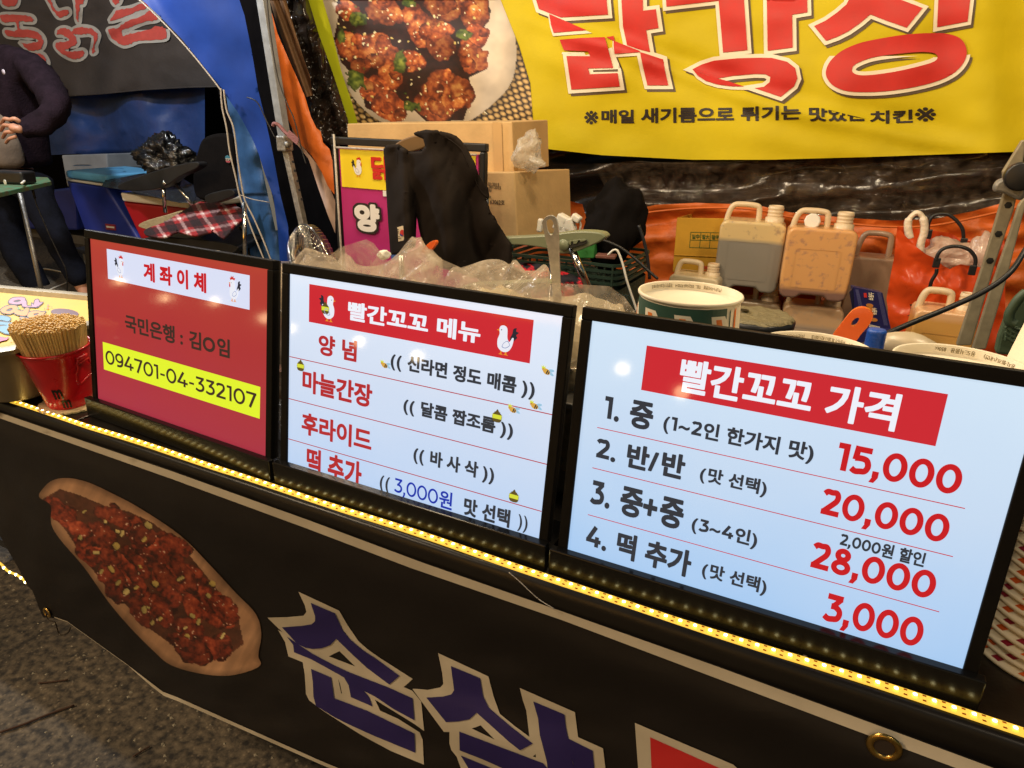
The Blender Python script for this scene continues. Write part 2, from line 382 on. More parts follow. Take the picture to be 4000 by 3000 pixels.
r3 = n.nodes.new('ShaderNodeValToRGB'); e = r3.color_ramp.elements; e[0].position = .3; e[0].color = (.4, .4, .42, 1); e[1].position = .65; e[1].color = (1.1, 1.05, .95, 1)
n.links.new(n2.outputs[0], r3.inputs[0]); n.links.new(mx.outputs[0], m2.inputs[1]); n.links.new(r3.outputs[0], m2.inputs[2]); n.links.new(m2.outputs[0], b.inputs['Base Color'])
bp = n.nodes.new('ShaderNodeBump'); bp.inputs['Strength'].default_value = .8; bp.inputs['Distance'].default_value = .01
n.links.new(mx.outputs[0], bp.inputs['Height']); n.links.new(bp.outputs[0], b.inputs['Normal'])
setp(mk('ground', [(-60, -40, 0), (60, -40, 0), (60, 80, 0), (-60, 80, 0)], [(0, 1, 2, 3)], gm), kind='structure')
# loose aggregate standing out of the asphalt near the counter
bm = MB()
for i in range(2600):
    x = random.uniform(-3.2, -.6); y = random.uniform(.1, 2.2); s = random.uniform(.002, .0055)
    a = random.uniform(0, 3.14); ca, sa = math.cos(a), math.sin(a)
    bm.add([(x+s*ca, y+s*sa, 0), (x-s*sa, y+s*ca, 0), (x-s*ca, y-s*sa, 0), (x+s*sa, y-s*ca, 0), (x+s*.2, y, s*.6)], [(0, 1, 4), (1, 2, 4), (2, 3, 4), (3, 0, 4)])
o = bm.build('gravel', mat('pale_pebbles', (.34, .29, .2), rough=.8, var=.4, vscale=50)); setp(o, 'pale pebbles showing in the asphalt beside the black counter cloth', 'gravel', kind='stuff')
tw = mat('dry_twig', (.09, .045, .025), rough=.9)
for i, (p, lab) in enumerate(((((0, 2860), (90, 2830), (190, 2790), (290, 2755)), 'long dry reddish twig lying on the asphalt, the longest one'),
          (((150, 2668), (200, 2664), (265, 2655)), 'short straw coloured twig on the asphalt near the hem of the black cloth'),
          (((520, 2955), (560, 2930), (585, 2915)), 'thin dark twig on the asphalt at the bottom edge'))):
    o = MB().tube(smoothpts([at(u, v, z=.004) for u, v in p], 4), .0018 if i else .0025, 6).build('twig', tw, smooth=True); setp(o, lab, 'twig')

# ------------------------------------------------------------------ serving counter
YF = .650
t = thing('serving_counter', (-.5, .95, 0), 'long black serving counter under the three menu boards', 'counter')
seam = -1.21
topm = mat('dark_metal_top', (.05, .042, .035), rough=.33, metal=.7, var=.5, vscale=9, bump=.06, bscale=200)
for x0, x1, dp in ((-1.85, seam-.002, .33), (seam+.002, .02, .645), (.024, 1.3, .645)):
    MB().box(((x0+x1)/2, .6575+dp/2, TOP-.0125), (x1-x0, dp, .025)).build('top_panel', topm, t, bevel=.003)
MB().box((-.55, .6565, TOP-.018), (3.7, .005, .033)).build('edge_strip', M['black_paint'], t, bevel=.002)
# worn black tape rolled over the front edge
V = []; Fc = []; nx = 150
for i in range(nx+1):
    x = -2.4+3.7*i/nx
    for j, (dy, dz) in enumerate(((.012, .0015), (.004, .0022), (0, -.002), (-.0015, -.012), (-.001, -.05))):
        w = .0006*n3(x*14, j*.7, 2)
        V.append((x, YF+dy+(w if j > 1 else 0), TOP+dz+(w if j < 2 else w*.3)))
for i in range(nx):
    for j in range(4): a = i*5+j; Fc.append((a, a+5, a+6, a+1))
mk('edge_tape', V, Fc, mat('worn_black_tape', (.013, .011, .009), rough=.34, spec=.3, vscale=25, bump=.08, bscale=60, bdist=.002, rvar=.1, dirt=(.012, .010, .008)), t, smooth=True)
for x in (-2.2, -.6, 1.1):
    for y in (.74, 1.24): MB().box((x, y, (TOP-.03)/2), (.035, .035, TOP-.03)).build('leg', M['steel_dark'], t, bevel=.003)
MB().box((-.55, .98, .25), (3.4, .5, .02)).build('lower_shelf', M['black_paint'], t)
adopt(t)

# ------------------------------------------------------------------ black printed counter cloth (drawn in photo pixels on the plane y = YF)
def cloth_map(u, v, h):
    p = at(u, v, y=YF-.004); d = max(0, TOP-p[2])
    f = .012*math.sin(p[0]*5.2+d*9)*min(1, d*4)+.004*n3(p[0]*14+d*9, d*16, 4)*min(1, d*5) + .016*math.exp(-((d-.075)/.035)**2)*(.6+.4*math.sin(p[0]*2.1)) + .006*n3(p[0]*4, d*7, 0)*min(1, d*6)
    f += .03*min(1, d*1.5)*d
    q = at(u, v, y=YF-.004-f-h)
    return q
cl = thing('counter_cloth', (-.6, YF, .3), 'black printed vinyl cloth hanging over the front of the counter', 'banner')
blk = mat('black_banner_vinyl', (.0085, .0065, .006), rough=.55, spec=.35, var=.25, vscale=3, bump=.12, bscale=30, bdist=.006)
outl = [(-700, 1370), (663, 1832), (1654, 2194), (2800, 2598), (3300, 2781), (4300, 3150), (4700, 4300), (3000, 3700), (1800, 3215), (1250, 2985), (700, 2741), (640, 2718), (590, 2680), (500, 2600), (330, 2478), (265, 2431), (215, 2414), (168, 2412), (150, 2370), (128, 2310), (105, 2285), (75, 2225), (0, 2095), (-300, 1750), (-700, 1600)]
V2, F2 = tri2d([outl]); frame_from('vinyl_sheet', V2, F2, cloth_map, blk, cl, 0, 26, smooth=True)
silver = mat('silver_grey_print', lin((196, 184, 160)), rough=.5, var=.12, vscale=12)
st_t = [(-700, 1372), (0, 1612), (663, 1838), (1200, 2030), (1654, 2199), (2200, 2390), (2800, 2603), (3300, 2786), (4300, 3155)]
st_b = [(4300, 3215), (3900, 3062), (3300, 2838), (2800, 2650), (2200, 2424), (1600, 2217), (1200, 2065), (663, 1868), (0, 1634), (-700, 1388)]
V2, F2 = tri2d([st_t+st_b]); frame_from('silver_stripe', V2, F2, cloth_map, silver, cl, .0012, 26, smooth=True)
hm = [(215, 2414), (265, 2431), (330, 2478), (500, 2600), (590, 2680), (640, 2718), (700, 2741), (1250, 2985), (1800, 3215), (3000, 3700)]
hem = hm + [(u-4, v-16 if u > 550 else v-5) for u, v in hm[::-1]]
V2, F2 = tri2d([hem]); frame_from('hem_stripe', V2, F2, cloth_map, silver, cl, .0012, 26, smooth=True)
def c3(x, y, x0=1000, y0=2200, s=800/1659): return (x0+x*s, y0+y*s)
A = lambda L: [c3(*p) for p in L]
B = lambda L: [c3(x, y, 1600, 2200, 1200/2212) for x, y in L]
wl = [  # the light outlines of the two blue letters and the red one
 [A([(343, 231), (674, 385), (740, 500), (830, 632), (910, 702), (1000, 765), (1270, 938), (1196, 1003), (1265, 1033), (1338, 1120), (1362, 1360), (1280, 1300), (1060, 1165), (963, 1104), (1006, 1195), (1150, 1260), (1325, 1370), (1350, 1430), (1360, 1632), (1090, 1520), (850, 1390), (690, 1290), (525, 1183), (430, 1110), (405, 1060), (395, 900), (378, 802), (262, 755), (236, 640), (178, 540), (215, 560), (92, 441), (250, 437), (385, 425), (408, 395), (395, 340)]),
  A([(676, 712), (803, 836), (590, 754)]), A([(665, 935), (680, 975), (697, 1055), (690, 1055), (680, 1010)])],
 [B([(20, 905), (60, 905), (130, 912), (220, 895), (243, 870), (235, 790), (205, 647), (567, 815), (605, 960), (650, 1085), (760, 1175), (863, 1250), (840, 1060), (815, 985), (793, 898), (1190, 1073), (1213, 1253), (1393, 1333), (1410, 1480), (1420, 1700), (600, 1760), (400, 1560), (352, 1430), (340, 1395), (300, 1345), (287, 1300), (287, 1215), (247, 1215), (85, 995)]),
  B([(512, 1168), (613, 1270), (447, 1190)]), B([(908, 1375), (910, 1399), (887, 1391)])],
 [B([(1622, 1150), (2330, 1450), (2600, 1700), (1660, 1800), (1645, 1475)])],
]
bl = [
 [A([(443, 322), (638, 406), (700, 540), (760, 615), (860, 700), (960, 765), (1162, 912), (1080, 984), (900, 850), (780, 740), (649, 612), (600, 665), (530, 690), (460, 695), (400, 685), (330, 650), (210, 520), (370, 508), (450, 495), (478, 470), (478, 430)])],
 [A([(250, 595), (340, 655), (460, 735), (640, 830), (760, 885), (1080, 1010), (1268, 1095), (1283, 1273), (1120, 1185), (963, 1080), (873, 1034), (915, 1085), (942, 1160), (768, 1085), (750, 990), (712, 925), (560, 840), (440, 775), (308, 722), (300, 660)])],
 [A([(445, 856), (608, 925), (632, 1093), (900, 1195), (1283, 1380), (1290, 1536), (960, 1400), (760, 1310), (640, 1250), (485, 1155), (465, 1080), (460, 960)])],
 [B([(297, 740), (508, 828), (530, 960), (570, 1040), (650, 1110), (740, 1185), (887, 1300), (795, 1348), (720, 1290), (620, 1200), (483, 1077), (430, 1125), (350, 1140), (262, 1145), (120, 968), (240, 960), (300, 945), (320, 915)])],
 [B([(890, 995), (1115, 1090), (1125, 1180), (1143, 1263), (1318, 1350), (1330, 1480), (1335, 1600), (1190, 1600), (1180, 1440), (1166, 1410), (1210, 1560), (1000, 1560), (990, 1440), (960, 1320), (938, 1240), (925, 1120)])],
 [B([(357, 1212), (590, 1300), (960, 1440), (990, 1475), (1000, 1600), (700, 1490), (520, 1410), (360, 1348)])],
 [B([(368, 1385), (600, 1480), (900, 1600), (700, 1680), (450, 1640), (425, 1480)])],
]
blue_p = mat('navy_blue_print', lin((38, 28, 92)), rough=.5, var=.1, vscale=8)
for i, L in enumerate(wl):
    V2, F2 = tri2d(L); frame_from('letter_outline', V2, F2, cloth_map, silver, cl, .0011+.0003*i, 26, smooth=True)
for L in bl:
    V2, F2 = tri2d(L); frame_from('letter_stroke', V2, F2, cloth_map, blue_p, cl, .0024, 26, smooth=True)
V2, F2 = tri2d([B([(1732, 1253), (2230, 1475), (2400, 1700), (1760, 1800), (1742, 1475)])]); frame_from('letter_stroke', V2, F2, cloth_map, mat('red_banner_print', lin((198, 38, 40)), rough=.5, var=.1), cl, .0024, 26, smooth=True)

# printed picture of the chicken tray
def inpoly(U, V, P):
    r = np.zeros(U.shape, bool); n_ = len(P)
    for i in range(n_):
        x1, y1 = P[i]; x2, y2 = P[(i+1) % n_]
        c = ((y1 > V) != (y2 > V)) & (U < (x2-x1)*(V-y1)/(y2-y1+1e-12)+x1); r ^= c
    return r
def pdist(U, V, P):
    d = np.full(U.shape, 1e9); n_ = len(P)
    for i in range(n_):
        a = np.array(P[i]); b_ = np.array(P[(i+1) % n_]); e_ = b_-a; L = e_@e_+1e-9
        t_ = np.clip(((U-a[0])*e_[0]+(V-a[1])*e_[1])/L, 0, 1); d = np.minimum(d, np.hypot(U-a[0]-t_*e_[0], V-a[1]-t_*e_[1]))
    return d
def food(U, V, C, chunks, seed, pal, bump=28):
    """paint glazed chicken pieces (ellipses with a rough, shiny skin) into the colour field C"""
    r_ = np.random.default_rng(seed)
    dark, mid, hi, glint = [np.array(c, float) for c in pal]
    for (cx, cy, a, b_, an) in chunks:
        ca, sa = math.cos(an), math.sin(an); wob = 1+.5*(fbm(U/62+cx, V/62+cy, 3, seed)-.5)*2
        x = ((U-cx)*ca+(V-cy)*sa)/(a*wob); y = (-(U-cx)*sa+(V-cy)*ca)/(b_*wob); q = x*x+y*y; m_ = q < 1
        h = np.sqrt(np.clip(1-q, 0, 1)); nz = fbm(U/bump+cx*.3, V/bump, 4, seed+3); nz2 = fbm(U/(bump*.35)+cx, V/(bump*.35), 3, seed+9)
        s = np.clip(.12+.56*h*(.55+.45*(-y*.5-x*.3+.5))+1.3*(nz-.5)+.8*(nz2-.5), 0, 1)
        k = r_.uniform(.8, 1.15)
        col = np.where(s[..., None] < .5, dark+(mid-dark)*(s[..., None]*2), mid+(hi-mid)*((s[..., None]-.5)*2))*k
        g = (nz2 > .80) & (h > .35); col = np.where(g[..., None], glint, col)
        C[m_] = col[m_]
def flakes(U, V, C, pts, size, cols, seed):
    r_ = np.random.default_rng(seed)
    for (cx, cy) in pts:
        a = size*r_.uniform(.6, 1.3); b_ = a*r_.uniform(.35, .8); an = r_.uniform(0, 3.14); ca, sa = math.cos(an), math.sin(an)
        x = ((U-cx)*ca+(V-cy)*sa)/a; y = (-(U-cx)*sa+(V-cy)*ca)/b_; q = np.maximum(np.abs(x), np.abs(y)*.9)+.25*(np.abs(x)+np.abs(y))
        c = np.array(cols[r_.integers(len(cols))], float); m_ = q < 1
        C[m_] = (c*(1-.25*np.clip(y, 0, 1))[..., None])[m_]
        sh = (q >= 1) & (q < 1.35) & (y > 0); C[sh] *= .6
def tr(x, y): return (x*1400/1787, 1700+y*1300/1659)
boat = [tr(*p) for p in smoothpts([(195, 308), (215, 265), (262, 225), (340, 213), (440, 235), (560, 290), (700, 365), (900, 500), (1050, 650), (1180, 790), (1275, 890), (1303, 990), (1288, 1095), (1299, 1145), (1230, 1180), (1120, 1200), (980, 1185), (850, 1145), (770, 1080), (650, 960), (540, 830), (420, 660), (300, 520), (255, 440), (252, 350)], 5, True)]
inner = [tr(*p) for p in [(235, 305), (300, 268), (400, 300), (520, 350), (640, 380), (760, 435), (900, 545), (1020, 690), (1130, 830), (1190, 920), (1215, 1040), (1130, 1105), (990, 1120), (850, 1040), (740, 960), (640, 860), (520, 740), (420, 620), (345, 500), (265, 390)]]
def tray_paint(o, uv):
    U = np.array([p[0] for p in uv]); V = np.array([p[1] for p in uv]); C = np.zeros((len(U), 3)); C[:] = (172, 130, 96)
    C *= (.86+.28*fbm(U/90, V/60, 4, 5))[:, None]
    fold = fbm(U/30+V/60, V/200, 3, 8); C *= (.85+.3*fold)[:, None]
    d = pdist(U, V, boat); C *= np.clip(.75+d/90, .75, 1.02)[:, None]
    ins = inpoly(U, V, inner); di = pdist(U, V, inner)
    C[ins] = np.array((88, 48, 32))*(.6+.7*fbm(U[ins]/22, V[ins]/22, 4, 2))[:, None]
    r_ = np.random.default_rng(11); ch = []
    for k in range(150):
        x = r_.uniform(230, 1240); y = r_.uniform(270, 1130); u, v = tr(x, y)
        if inpoly(np.array([u]), np.array([v]), inner)[0] and pdist(np.array([u]), np.array([v]), inner)[0] > 14:
            ch.append((u, v, r_.uniform(40, 92), r_.uniform(24, 46), .75+r_.uniform(-.5, .5)))
    food(U, V, C, ch, 21, ((52, 22, 15), (130, 50, 31), (180, 86, 54), (222, 180, 150)), 26)
    fl = [tr(*p) for p in ((420, 380), (525, 430), (585, 480), (610, 490), (580, 552), (480, 585), (555, 668), (590, 735), (700, 655), (775, 740), (720, 520), (760, 935), (720, 870), (900, 715), (935, 1000), (1040, 800), (990, 930), (800, 915), (1060, 740), (400, 510), (630, 780), (740, 860), (925, 960), (680, 760), (740, 450), (1110, 1000), (505, 680), (960, 900))]
    flakes(U, V, C, fl, 16, [(196, 168, 92), (214, 190, 122), (180, 160, 96)], 3)
    sd = [tuple(tr(r_.uniform(320, 1150), r_.uniform(330, 1080))) for _ in range(60)]
    sd = [p for p in sd if inpoly(np.array([p[0]]), np.array([p[1]]), inner)[0]]
    flakes(U, V, C, sd, 3.6, [(205, 170, 140)], 4)
    setcol(o, C)
gx = np.arange(80, 1040, 4.0); gy = np.arange(1850, 2650, 4.0)
V2, F2 = tri2d([boat]); frame_from('food_picture', V2, F2, cloth_map, vmat('printed_tray_picture', .5), cl, .0014, 4.2, smooth=True, post=tray_paint)
def grommet(u, v, r, lab=None):
    p = cloth_map(u, v, .002); nrm = np.array((0, -1, 0.)); prof = []
    for k in range(9):
        a = math.pi*k/8; prof.append((r*.78-r*.22*math.cos(a), r*.16*math.sin(a)))
    Mx = Matrix.Rotation(R(90), 3, 'X')
    MB().lathe(prof, p, 28, Mx).build('grommet', M['brass'], cl, smooth=True)
    MB().lathe([(0, .0005), (r*.6, .0005)], p, 20, Mx).build('grommet_hole', mat('hole_dark', (.03, .018, .01), rough=.8), cl)
grommet(3454, 2918, .0165); grommet(183, 2393, .012)
adopt(cl)
hk = mat('bent_wire', (.05, .035, .02), rough=.5, metal=.6)
o = MB().tube(smoothpts([at(*p, y=YF-.03) for p in ((180, 2398), (184, 2412), (192, 2423), (206, 2428), (216, 2432), (222, 2450), (228, 2470), (238, 2480), (255, 2478), (268, 2468), (275, 2452))], 4), .0012, 6).build('wire_hook', hk, smooth=True); setp(o, 'bent wire hook through the lower corner eyelet of the black cloth', 'hook')
ln = MB().tube(smoothpts([at(*p, y=YF-.012) for p in ((1988, 2236), (2030, 2272), (2070, 2310), (2110, 2345), (2165, 2378))], 4), .0006, 5).build('loose_thread', M['rope'], smooth=True); setp(ln, 'fine pale thread hanging over the black counter edge', 'thread')

# ------------------------------------------------------------------ LED strips
led_tape = mat('led_tape', (.8, .5, .12), rough=.4, emit=(1, .62, .06), estr=.78)
led_gel = mat('led_chip_lit', (1, .9, .6), rough=.3, emit=(1, .68, .07), estr=2.0)
led_core = mat('led_core_lit', (1, .95, .8), rough=.3, emit=(1, .85, .40), estr=13)
pad = mat('copper_solder_pad', (.35, .09, .01), rough=.3, metal=.5, emit=(.5, .12, .01), estr=.25)
t = thing('led_strip', (-.5, .66, TOP), 'glowing yellow LED strip along the front edge of the counter', 'light strip')
yl = .6615
def strip_pt(x): return (x, yl+.0012*math.sin(x*7)+.0006*math.sin(x*23), TOP+.0045+.0012*math.sin(x*11))
V = []; Fc = []; N = 230
for i in range(N+1):
    x = -1.9+2.35*i/N; p = strip_pt(x)
    V += [(p[0], p[1]-.0052, p[2]-.0006), (p[0], p[1]+.0052, p[2]+.0006), (p[0], p[1]+.0052, p[2]-.0012), (p[0], p[1]-.0052, p[2]-.0022)]
for i in range(N):
    a = i*4
    for j in range(4): Fc.append((a+j, a+4+j, a+4+(j+1) % 4, a+(j+1) % 4))
mk('ribbon', V, Fc, led_tape, t, smooth=False)
chipV = MB().box((0, 0, .0006), (.0042, .0042, .0014)); coreV = MB().lathe([(.0019, 0), (.0016, .0005), (0, .0007)], (0, 0, .0013), 10)
padV = MB().box((0, 0, .00015), (.0028, .0017, .0003))
cm = bpy.data.meshes.new('led_chip'); cm.from_pydata([tuple(v) for v in chipV.V], [], chipV.F); cm.materials.append(led_gel)
km = bpy.data.meshes.new('led_core'); km.from_pydata([tuple(v) for v in coreV.V], [], coreV.F); km.materials.append(led_core)
pads = MB(); k = 0; x = -1.88
while x < .42:
    p = strip_pt(x)
    c = bpy.data.objects.new('led_chip', cm); COL.objects.link(c); c.location = (p[0]-t.location.x, p[1]-t.location.y, p[2]-t.location.z+.0004); c.parent = t
    d = bpy.data.objects.new('lens', km); COL.objects.link(d); d.parent = c
    for dy in (-.0033, .0033):
        q = strip_pt(x+.0083); pads.box((q[0], q[1]+dy, q[2]+.0004+(dy > 0)*.0003), (.0032, .0017, .0005))
    x += .0167
po = pads.build('solder_pad', pad, t); po['kind'] = 'stuff'
for c in t.children:
    if c.name.startswith(('ribbon', 'solder')): c.matrix_parent_inverse = Matrix.Translation(t.location).inverted()
t2 = thing('side_led_strip', at(40, 2220, y=.75), 'glowing yellow LED strip around the left side of the counter, low beside the asphalt', 'light strip')
pp = smoothpts([at(*p, y=.74) for p in ((-120, 2150), (-40, 2180), (0, 2200), (30, 2230), (60, 2243), (85, 2258), (106, 2278))], 5)
MB().tube(pp, .003, 6).build('ribbon', led_tape, t2, smooth=True)
for q in pp[1::4]: MB().box(q+np.array((0, -.002, .002)), (.004, .004, .004)).build('led_chip', led_core, t2)
adopt(t2)
# ================================================================== the three lit menu boards
def homog(src, dst):
    A_ = []; b_ = []
    for (x, y), (X, Y) in zip(src, dst):
        A_.append([x, y, 1, 0, 0, 0, -X*x, -X*y]); b_.append(X); A_.append([0, 0, 0, x, y, 1, -Y*x, -Y*y]); b_.append(Y)
    h = np.linalg.solve(np.array(A_, float), np.array(b_, float)); return np.append(h, 1).reshape(3, 3)
def emis(name, c, s=1., rough=.05, grad=None, base=.25):
    l = lin(c); m = bpy.data.materials.new(name); m.use_nodes = True; n = m.node_tree; b = n.nodes['Principled BSDF']
    b.inputs['Base Color'].default_value = (*[x*base for x in l], 1); b.inputs['Roughness'].default_value = rough; b.inputs['Specular IOR Level'].default_value = .45
    b.inputs['Emission Color'].default_value = (*l, 1); b.inputs['Emission Strength'].default_value = s
    tc = n.nodes.new('ShaderNodeTexCoord'); t = n.nodes.new('ShaderNodeTexNoise'); t.inputs['Scale'].default_value = 9; t.inputs['Detail'].default_value = 3
    n.links.new(tc.outputs['Object'], t.inputs[0])
    bp = n.nodes.new('ShaderNodeBump'); bp.inputs['Strength'].default_value = .012; bp.inputs['Distance'].default_value = .004
    t2 = n.nodes.new('ShaderNodeTexNoise'); t2.inputs['Scale'].default_value = 26; t2.inputs['Detail'].default_value = 1; n.links.new(tc.outputs['Object'], t2.inputs[0])
    n.links.new(t2.outputs[0], bp.inputs['Height']); n.links.new(bp.outputs[0], b.inputs['Normal'])
    if grad:   # edge-lit panel: the light bar runs along the top, the lit film is bluer far from it
        sp = n.nodes.new('ShaderNodeSeparateXYZ'); n.links.new(tc.outputs['Generated'], sp.inputs[0])
        r = n.nodes.new('ShaderNodeValToRGB'); e = r.color_ramp.elements
        e[0].position = 0; e[0].color = (*lin(grad[0]), 1); e[1].position = 1; e[1].color = (*lin(grad[2]), 1); q = e.new(.55); q.color = (*lin(grad[1]), 1)
        ad = n.nodes.new('ShaderNodeMath'); ad.operation = 'MULTIPLY_ADD'; ad.inputs[1].default_value = .35; n.links.new(t.outputs[0], ad.inputs[0]); 
        s2 = n.nodes.new('ShaderNodeMath'); s2.operation = 'SUBTRACT'; s2.inputs[1].default_value = .175; n.links.new(sp.outputs['Z'], s2.inputs[0]); n.links.new(s2.outputs[0], ad.inputs[2])
        n.links.new(ad.outputs[0], r.inputs[0]); n.links.new(r.outputs[0], b.inputs['Emission Color'])
    return m
EM = dict(white2=emis('lit_white_film', (205, 220, 240), grad=((176, 202, 236), (200, 214, 236), (214, 226, 244))),
          white3=emis('lit_blue_white_film', (190, 213, 238), grad=((160, 196, 236), (190, 211, 236), (202, 222, 241))),
          hred=emis('lit_red_film', (194, 42, 50)), dark=emis('lit_dark_ink', (52, 54, 60)), darkw=emis('lit_warm_dark_ink', (62, 44, 36)),
          redt=emis('lit_red_ink', (190, 30, 34)), redd=emis('lit_dull_red_ink', (172, 44, 46)), wt=emis('lit_white_ink', (226, 232, 244)), blue=emis('lit_blue_ink', (28, 50, 165)),
          red1=emis('lit_crimson_poster', (168, 40, 48), rough=.065, grad=((160, 52, 66), (164, 54, 52), (170, 64, 50))),
          w1=emis('lit_lavender_white', (206, 214, 238)), yel=emis('lit_lemon_film', (214, 232, 46)), orange=emis('lit_orange_ink', (222, 140, 40)),
          bird=emis('lit_bird_white', (222, 226, 238)), blk=emis('lit_black_ink', (44, 42, 50)), comb=emis('lit_comb_red', (196, 48, 40)), line=emis('lit_pale_line', (150, 160, 190)),
          bee=emis('lit_bee_amber', (206, 160, 70)), wing=emis('lit_wing_blue', (150, 190, 215)), pot=emis('lit_pot_brown', (92, 78, 36)), potl=emis('lit_pot_label', (206, 212, 60)))

def hen(fn, cx, cy, s, flip, parent, h, inv, sc=1.0, mats=None):
    """flat printed hen; cx, cy, s in the local units of the surface fn, y up"""
    K = mats or dict(bird=EM['bird'], blk=EM['blk'], comb=EM['comb'], orange=EM['orange'], line=EM['line'])
    P = lambda L: [(cx+(-x if flip else x)*s, cy+inv*y*s*sc) for x, y in L]
    body = smoothpts([(-.15, .62), (.05, .78), (.28, .72), (.36, .5), (.34, .2), (.42, -.1), (.36, -.5), (.05, -.72), (-.3, -.66), (-.52, -.35), (-.6, .1), (-.5, .15), (-.35, -.1), (-.2, .1)], 4, True)
    tail = smoothpts([(-.45, -.1), (-.62, .0), (-.8, .2), (-.72, .34), (-.88, .5), (-.7, .56), (-.72, .74), (-.52, .66), (-.48, .4), (-.36, .1)], 3, True)
    comb = smoothpts([(-.08, .72), (-.2, .92), (-.02, .9), (.0, 1.08), (.14, .95), (.26, 1.06), (.28, .9), (.38, .9), (.32, .72), (.1, .78)], 3, True)
    feet = [(-.2, -.66), (-.22, -.84), (-.34, -.9), (-.02, -.9), (-.12, -.82), (-.1, -.7), (.1, -.7), (.1, -.84), (0, -.92), (.3, -.9), (.18, -.82), (.18, -.66)]
    wat = ell(.38, .3, .07, .15); beak = [(.34, .56), (.52, .48), (.34, .42)]; eye = ell(.2, .52, .03, .04, n=10)
    wing = smoothpts([(-.25, -.05), (.0, -.2), (.1, -.45), (-.15, -.5), (-.4, -.3)], 4, True); wing_in = smoothpts([(-.22, -.1), (-.02, -.23), (.05, -.42), (-.15, -.45), (-.36, -.28)], 4, True)
    for k, (nm, L, mm) in enumerate((('hen_tail', [tail], K['blk']), ('hen_feet', [feet], K['orange']), ('hen_comb', [comb], K['comb']), ('hen_body', [body], K['bird']), ('hen_beak', [beak], K['orange']),
                        ('hen_wattle', [wat], K['comb']), ('hen_eye', [eye], K['blk']), ('hen_wing_line', [wing, wing_in], K['line']))):
        V2, F2 = tri2d([P(q) for q in L]); frame_from(nm, V2, F2, fn, mm, parent, h+.00012*k)

def board(idx, label, fit, lean, inner_px):
    x, y, a, w, hh, z0, bd, bh, bw = fit
    e = np.array([math.cos(a), math.sin(a), 0]); nn = np.array([math.sin(a), -math.cos(a), 0]); up = np.array([0, 0, 1.])
    ud = up*math.cos(lean)-nn*math.sin(lean); nf = nn*math.cos(lean)+up*math.sin(lean)   # nf points out of the panel
    o = np.array([x, y, TOP+.001]); p0 = o-nn*bd+up*z0                                     # middle of the panel's lower edge
    t = thing('menu_light_board', o, label, 'menu board', 'lit menu boards on the counter')
    fn = lambda X, Y, h=0: p0+e*(X-w/2)+ud*Y+nf*(.0006+h)
    H_ = homog([(u, v) for u, v in inner_px], [(0, hh), (w, hh), (w, 0), (0, 0)])
    def px(u, v): q = H_@np.array([u, v, 1]); return q[0]/q[2], q[1]/q[2]
    fw, ft = .0125, .014; T = .012
    fr = MB()   # four frame bars, butted
    def bar(x0, x1, y0, y1): fr_pts = [(x0, y0), (x1, y0), (x1, y1), (x0, y1)]; return MB().extr(fr_pts, p0+nf*.004, e, ud, -nf, T)
    bar(-w/2-fw, w/2+fw, hh, hh+ft).build('frame_bar', M['frame_black'], t, bevel=.0012)
    bar(-w/2-fw, -w/2, -.004, hh-.0002).build('frame_bar', M['frame_black'], t, bevel=.0012)
    bar(w/2, w/2+fw, -.004, hh-.0002).build('frame_bar', M['frame_black'], t, bevel=.0012)
    MB().extr([(-w/2-fw+.001, -.003), (w/2+fw-.001, -.003), (w/2+fw-.001, hh+ft-.001), (-w/2-fw+.001, hh+ft-.001)], p0-nf*(T-.0035), e, ud, -nf, .003).build('back_panel', M['black_plastic'], t)
    MB().extr([(-w/2, -.003), (w/2, -.003), (w/2, hh), (-w/2, hh)], p0-nf*.0005, e, ud, -nf, .006).build('acrylic_core', mat('acrylic_edge', (.5, .55, .6), rough=.2), t)
    # base: a front lip and a block behind it
    MB().extr([(-bw/2, 0), (bw/2, 0), (bw/2, bh), (-bw/2, bh)], o, e, up, -nn, bd-.004).build('base_front', M['black_paint'], t, bevel=.0015)
    MB().extr([(-bw/2+.002, 0), (bw/2-.002, 0), (bw/2-.002, bh*.55), (-bw/2+.002, bh*.55)], o-nn*(bd-.004), e, up, -nn, .075).build('base_block', M['black_paint'], t, bevel=.0015)
    q = rrect(.05, .004, .0015, 2)
    return t, fn, px, w, hh
FIT = [((-.9774, .682, -.04424, .43204, .28391, .03517, .01543, .03608, .47036), .1409, [(354, 925), (1053, 1062), (1032, 1786), (378, 1554)]),
       ((-.50928, .67196, 0, .41934, .28342, .03403, .01705, .03756, .45055), .13818, [(1138, 1074), (2199, 1245), (2101, 2107), (1119, 1807)]),
       ((-.04988, .67389, .00604, .42125, .28705, .03186, .01582, .03523, .45852), .11473, [(2313, 1264), (4070, 1524), (3770, 2618), (2209, 2150)])]
def put_text(body, bl, tr_, fn, px, m, parent, h=.0006, bold=.022, ref=None, clip=None, nm='lettering', dig=.22):
    x0, y0 = px(*bl); x1, y1 = px(*tr_)
    V2, F2, Ly = boldtext(body, bold, dig); R2 = boldtext(ref, bold, dig)[0] if ref else V2
    sx = (x1-x0)/(V2[:, 0].max()-V2[:, 0].min()); sy = (y1-y0)/(R2[:, 1].max()-R2[:, 1].min())
    Q = np.stack([(V2[:, 0]-V2[:, 0].min())*sx+x0, (V2[:, 1]-R2[:, 1].min())*sy+y0], 1)
    if clip is not None: Q[:, 1] = np.maximum(Q[:, 1], clip)
    return frame_from(nm, Q, F2, fn, m, parent, h, layer=Ly)
def put_quad(pts, fn, px, m, parent, h, nm):
    V2 = [px(*p) for p in pts]; return frame_from(nm, V2, [tuple(range(len(pts)))], fn, m, parent, h)
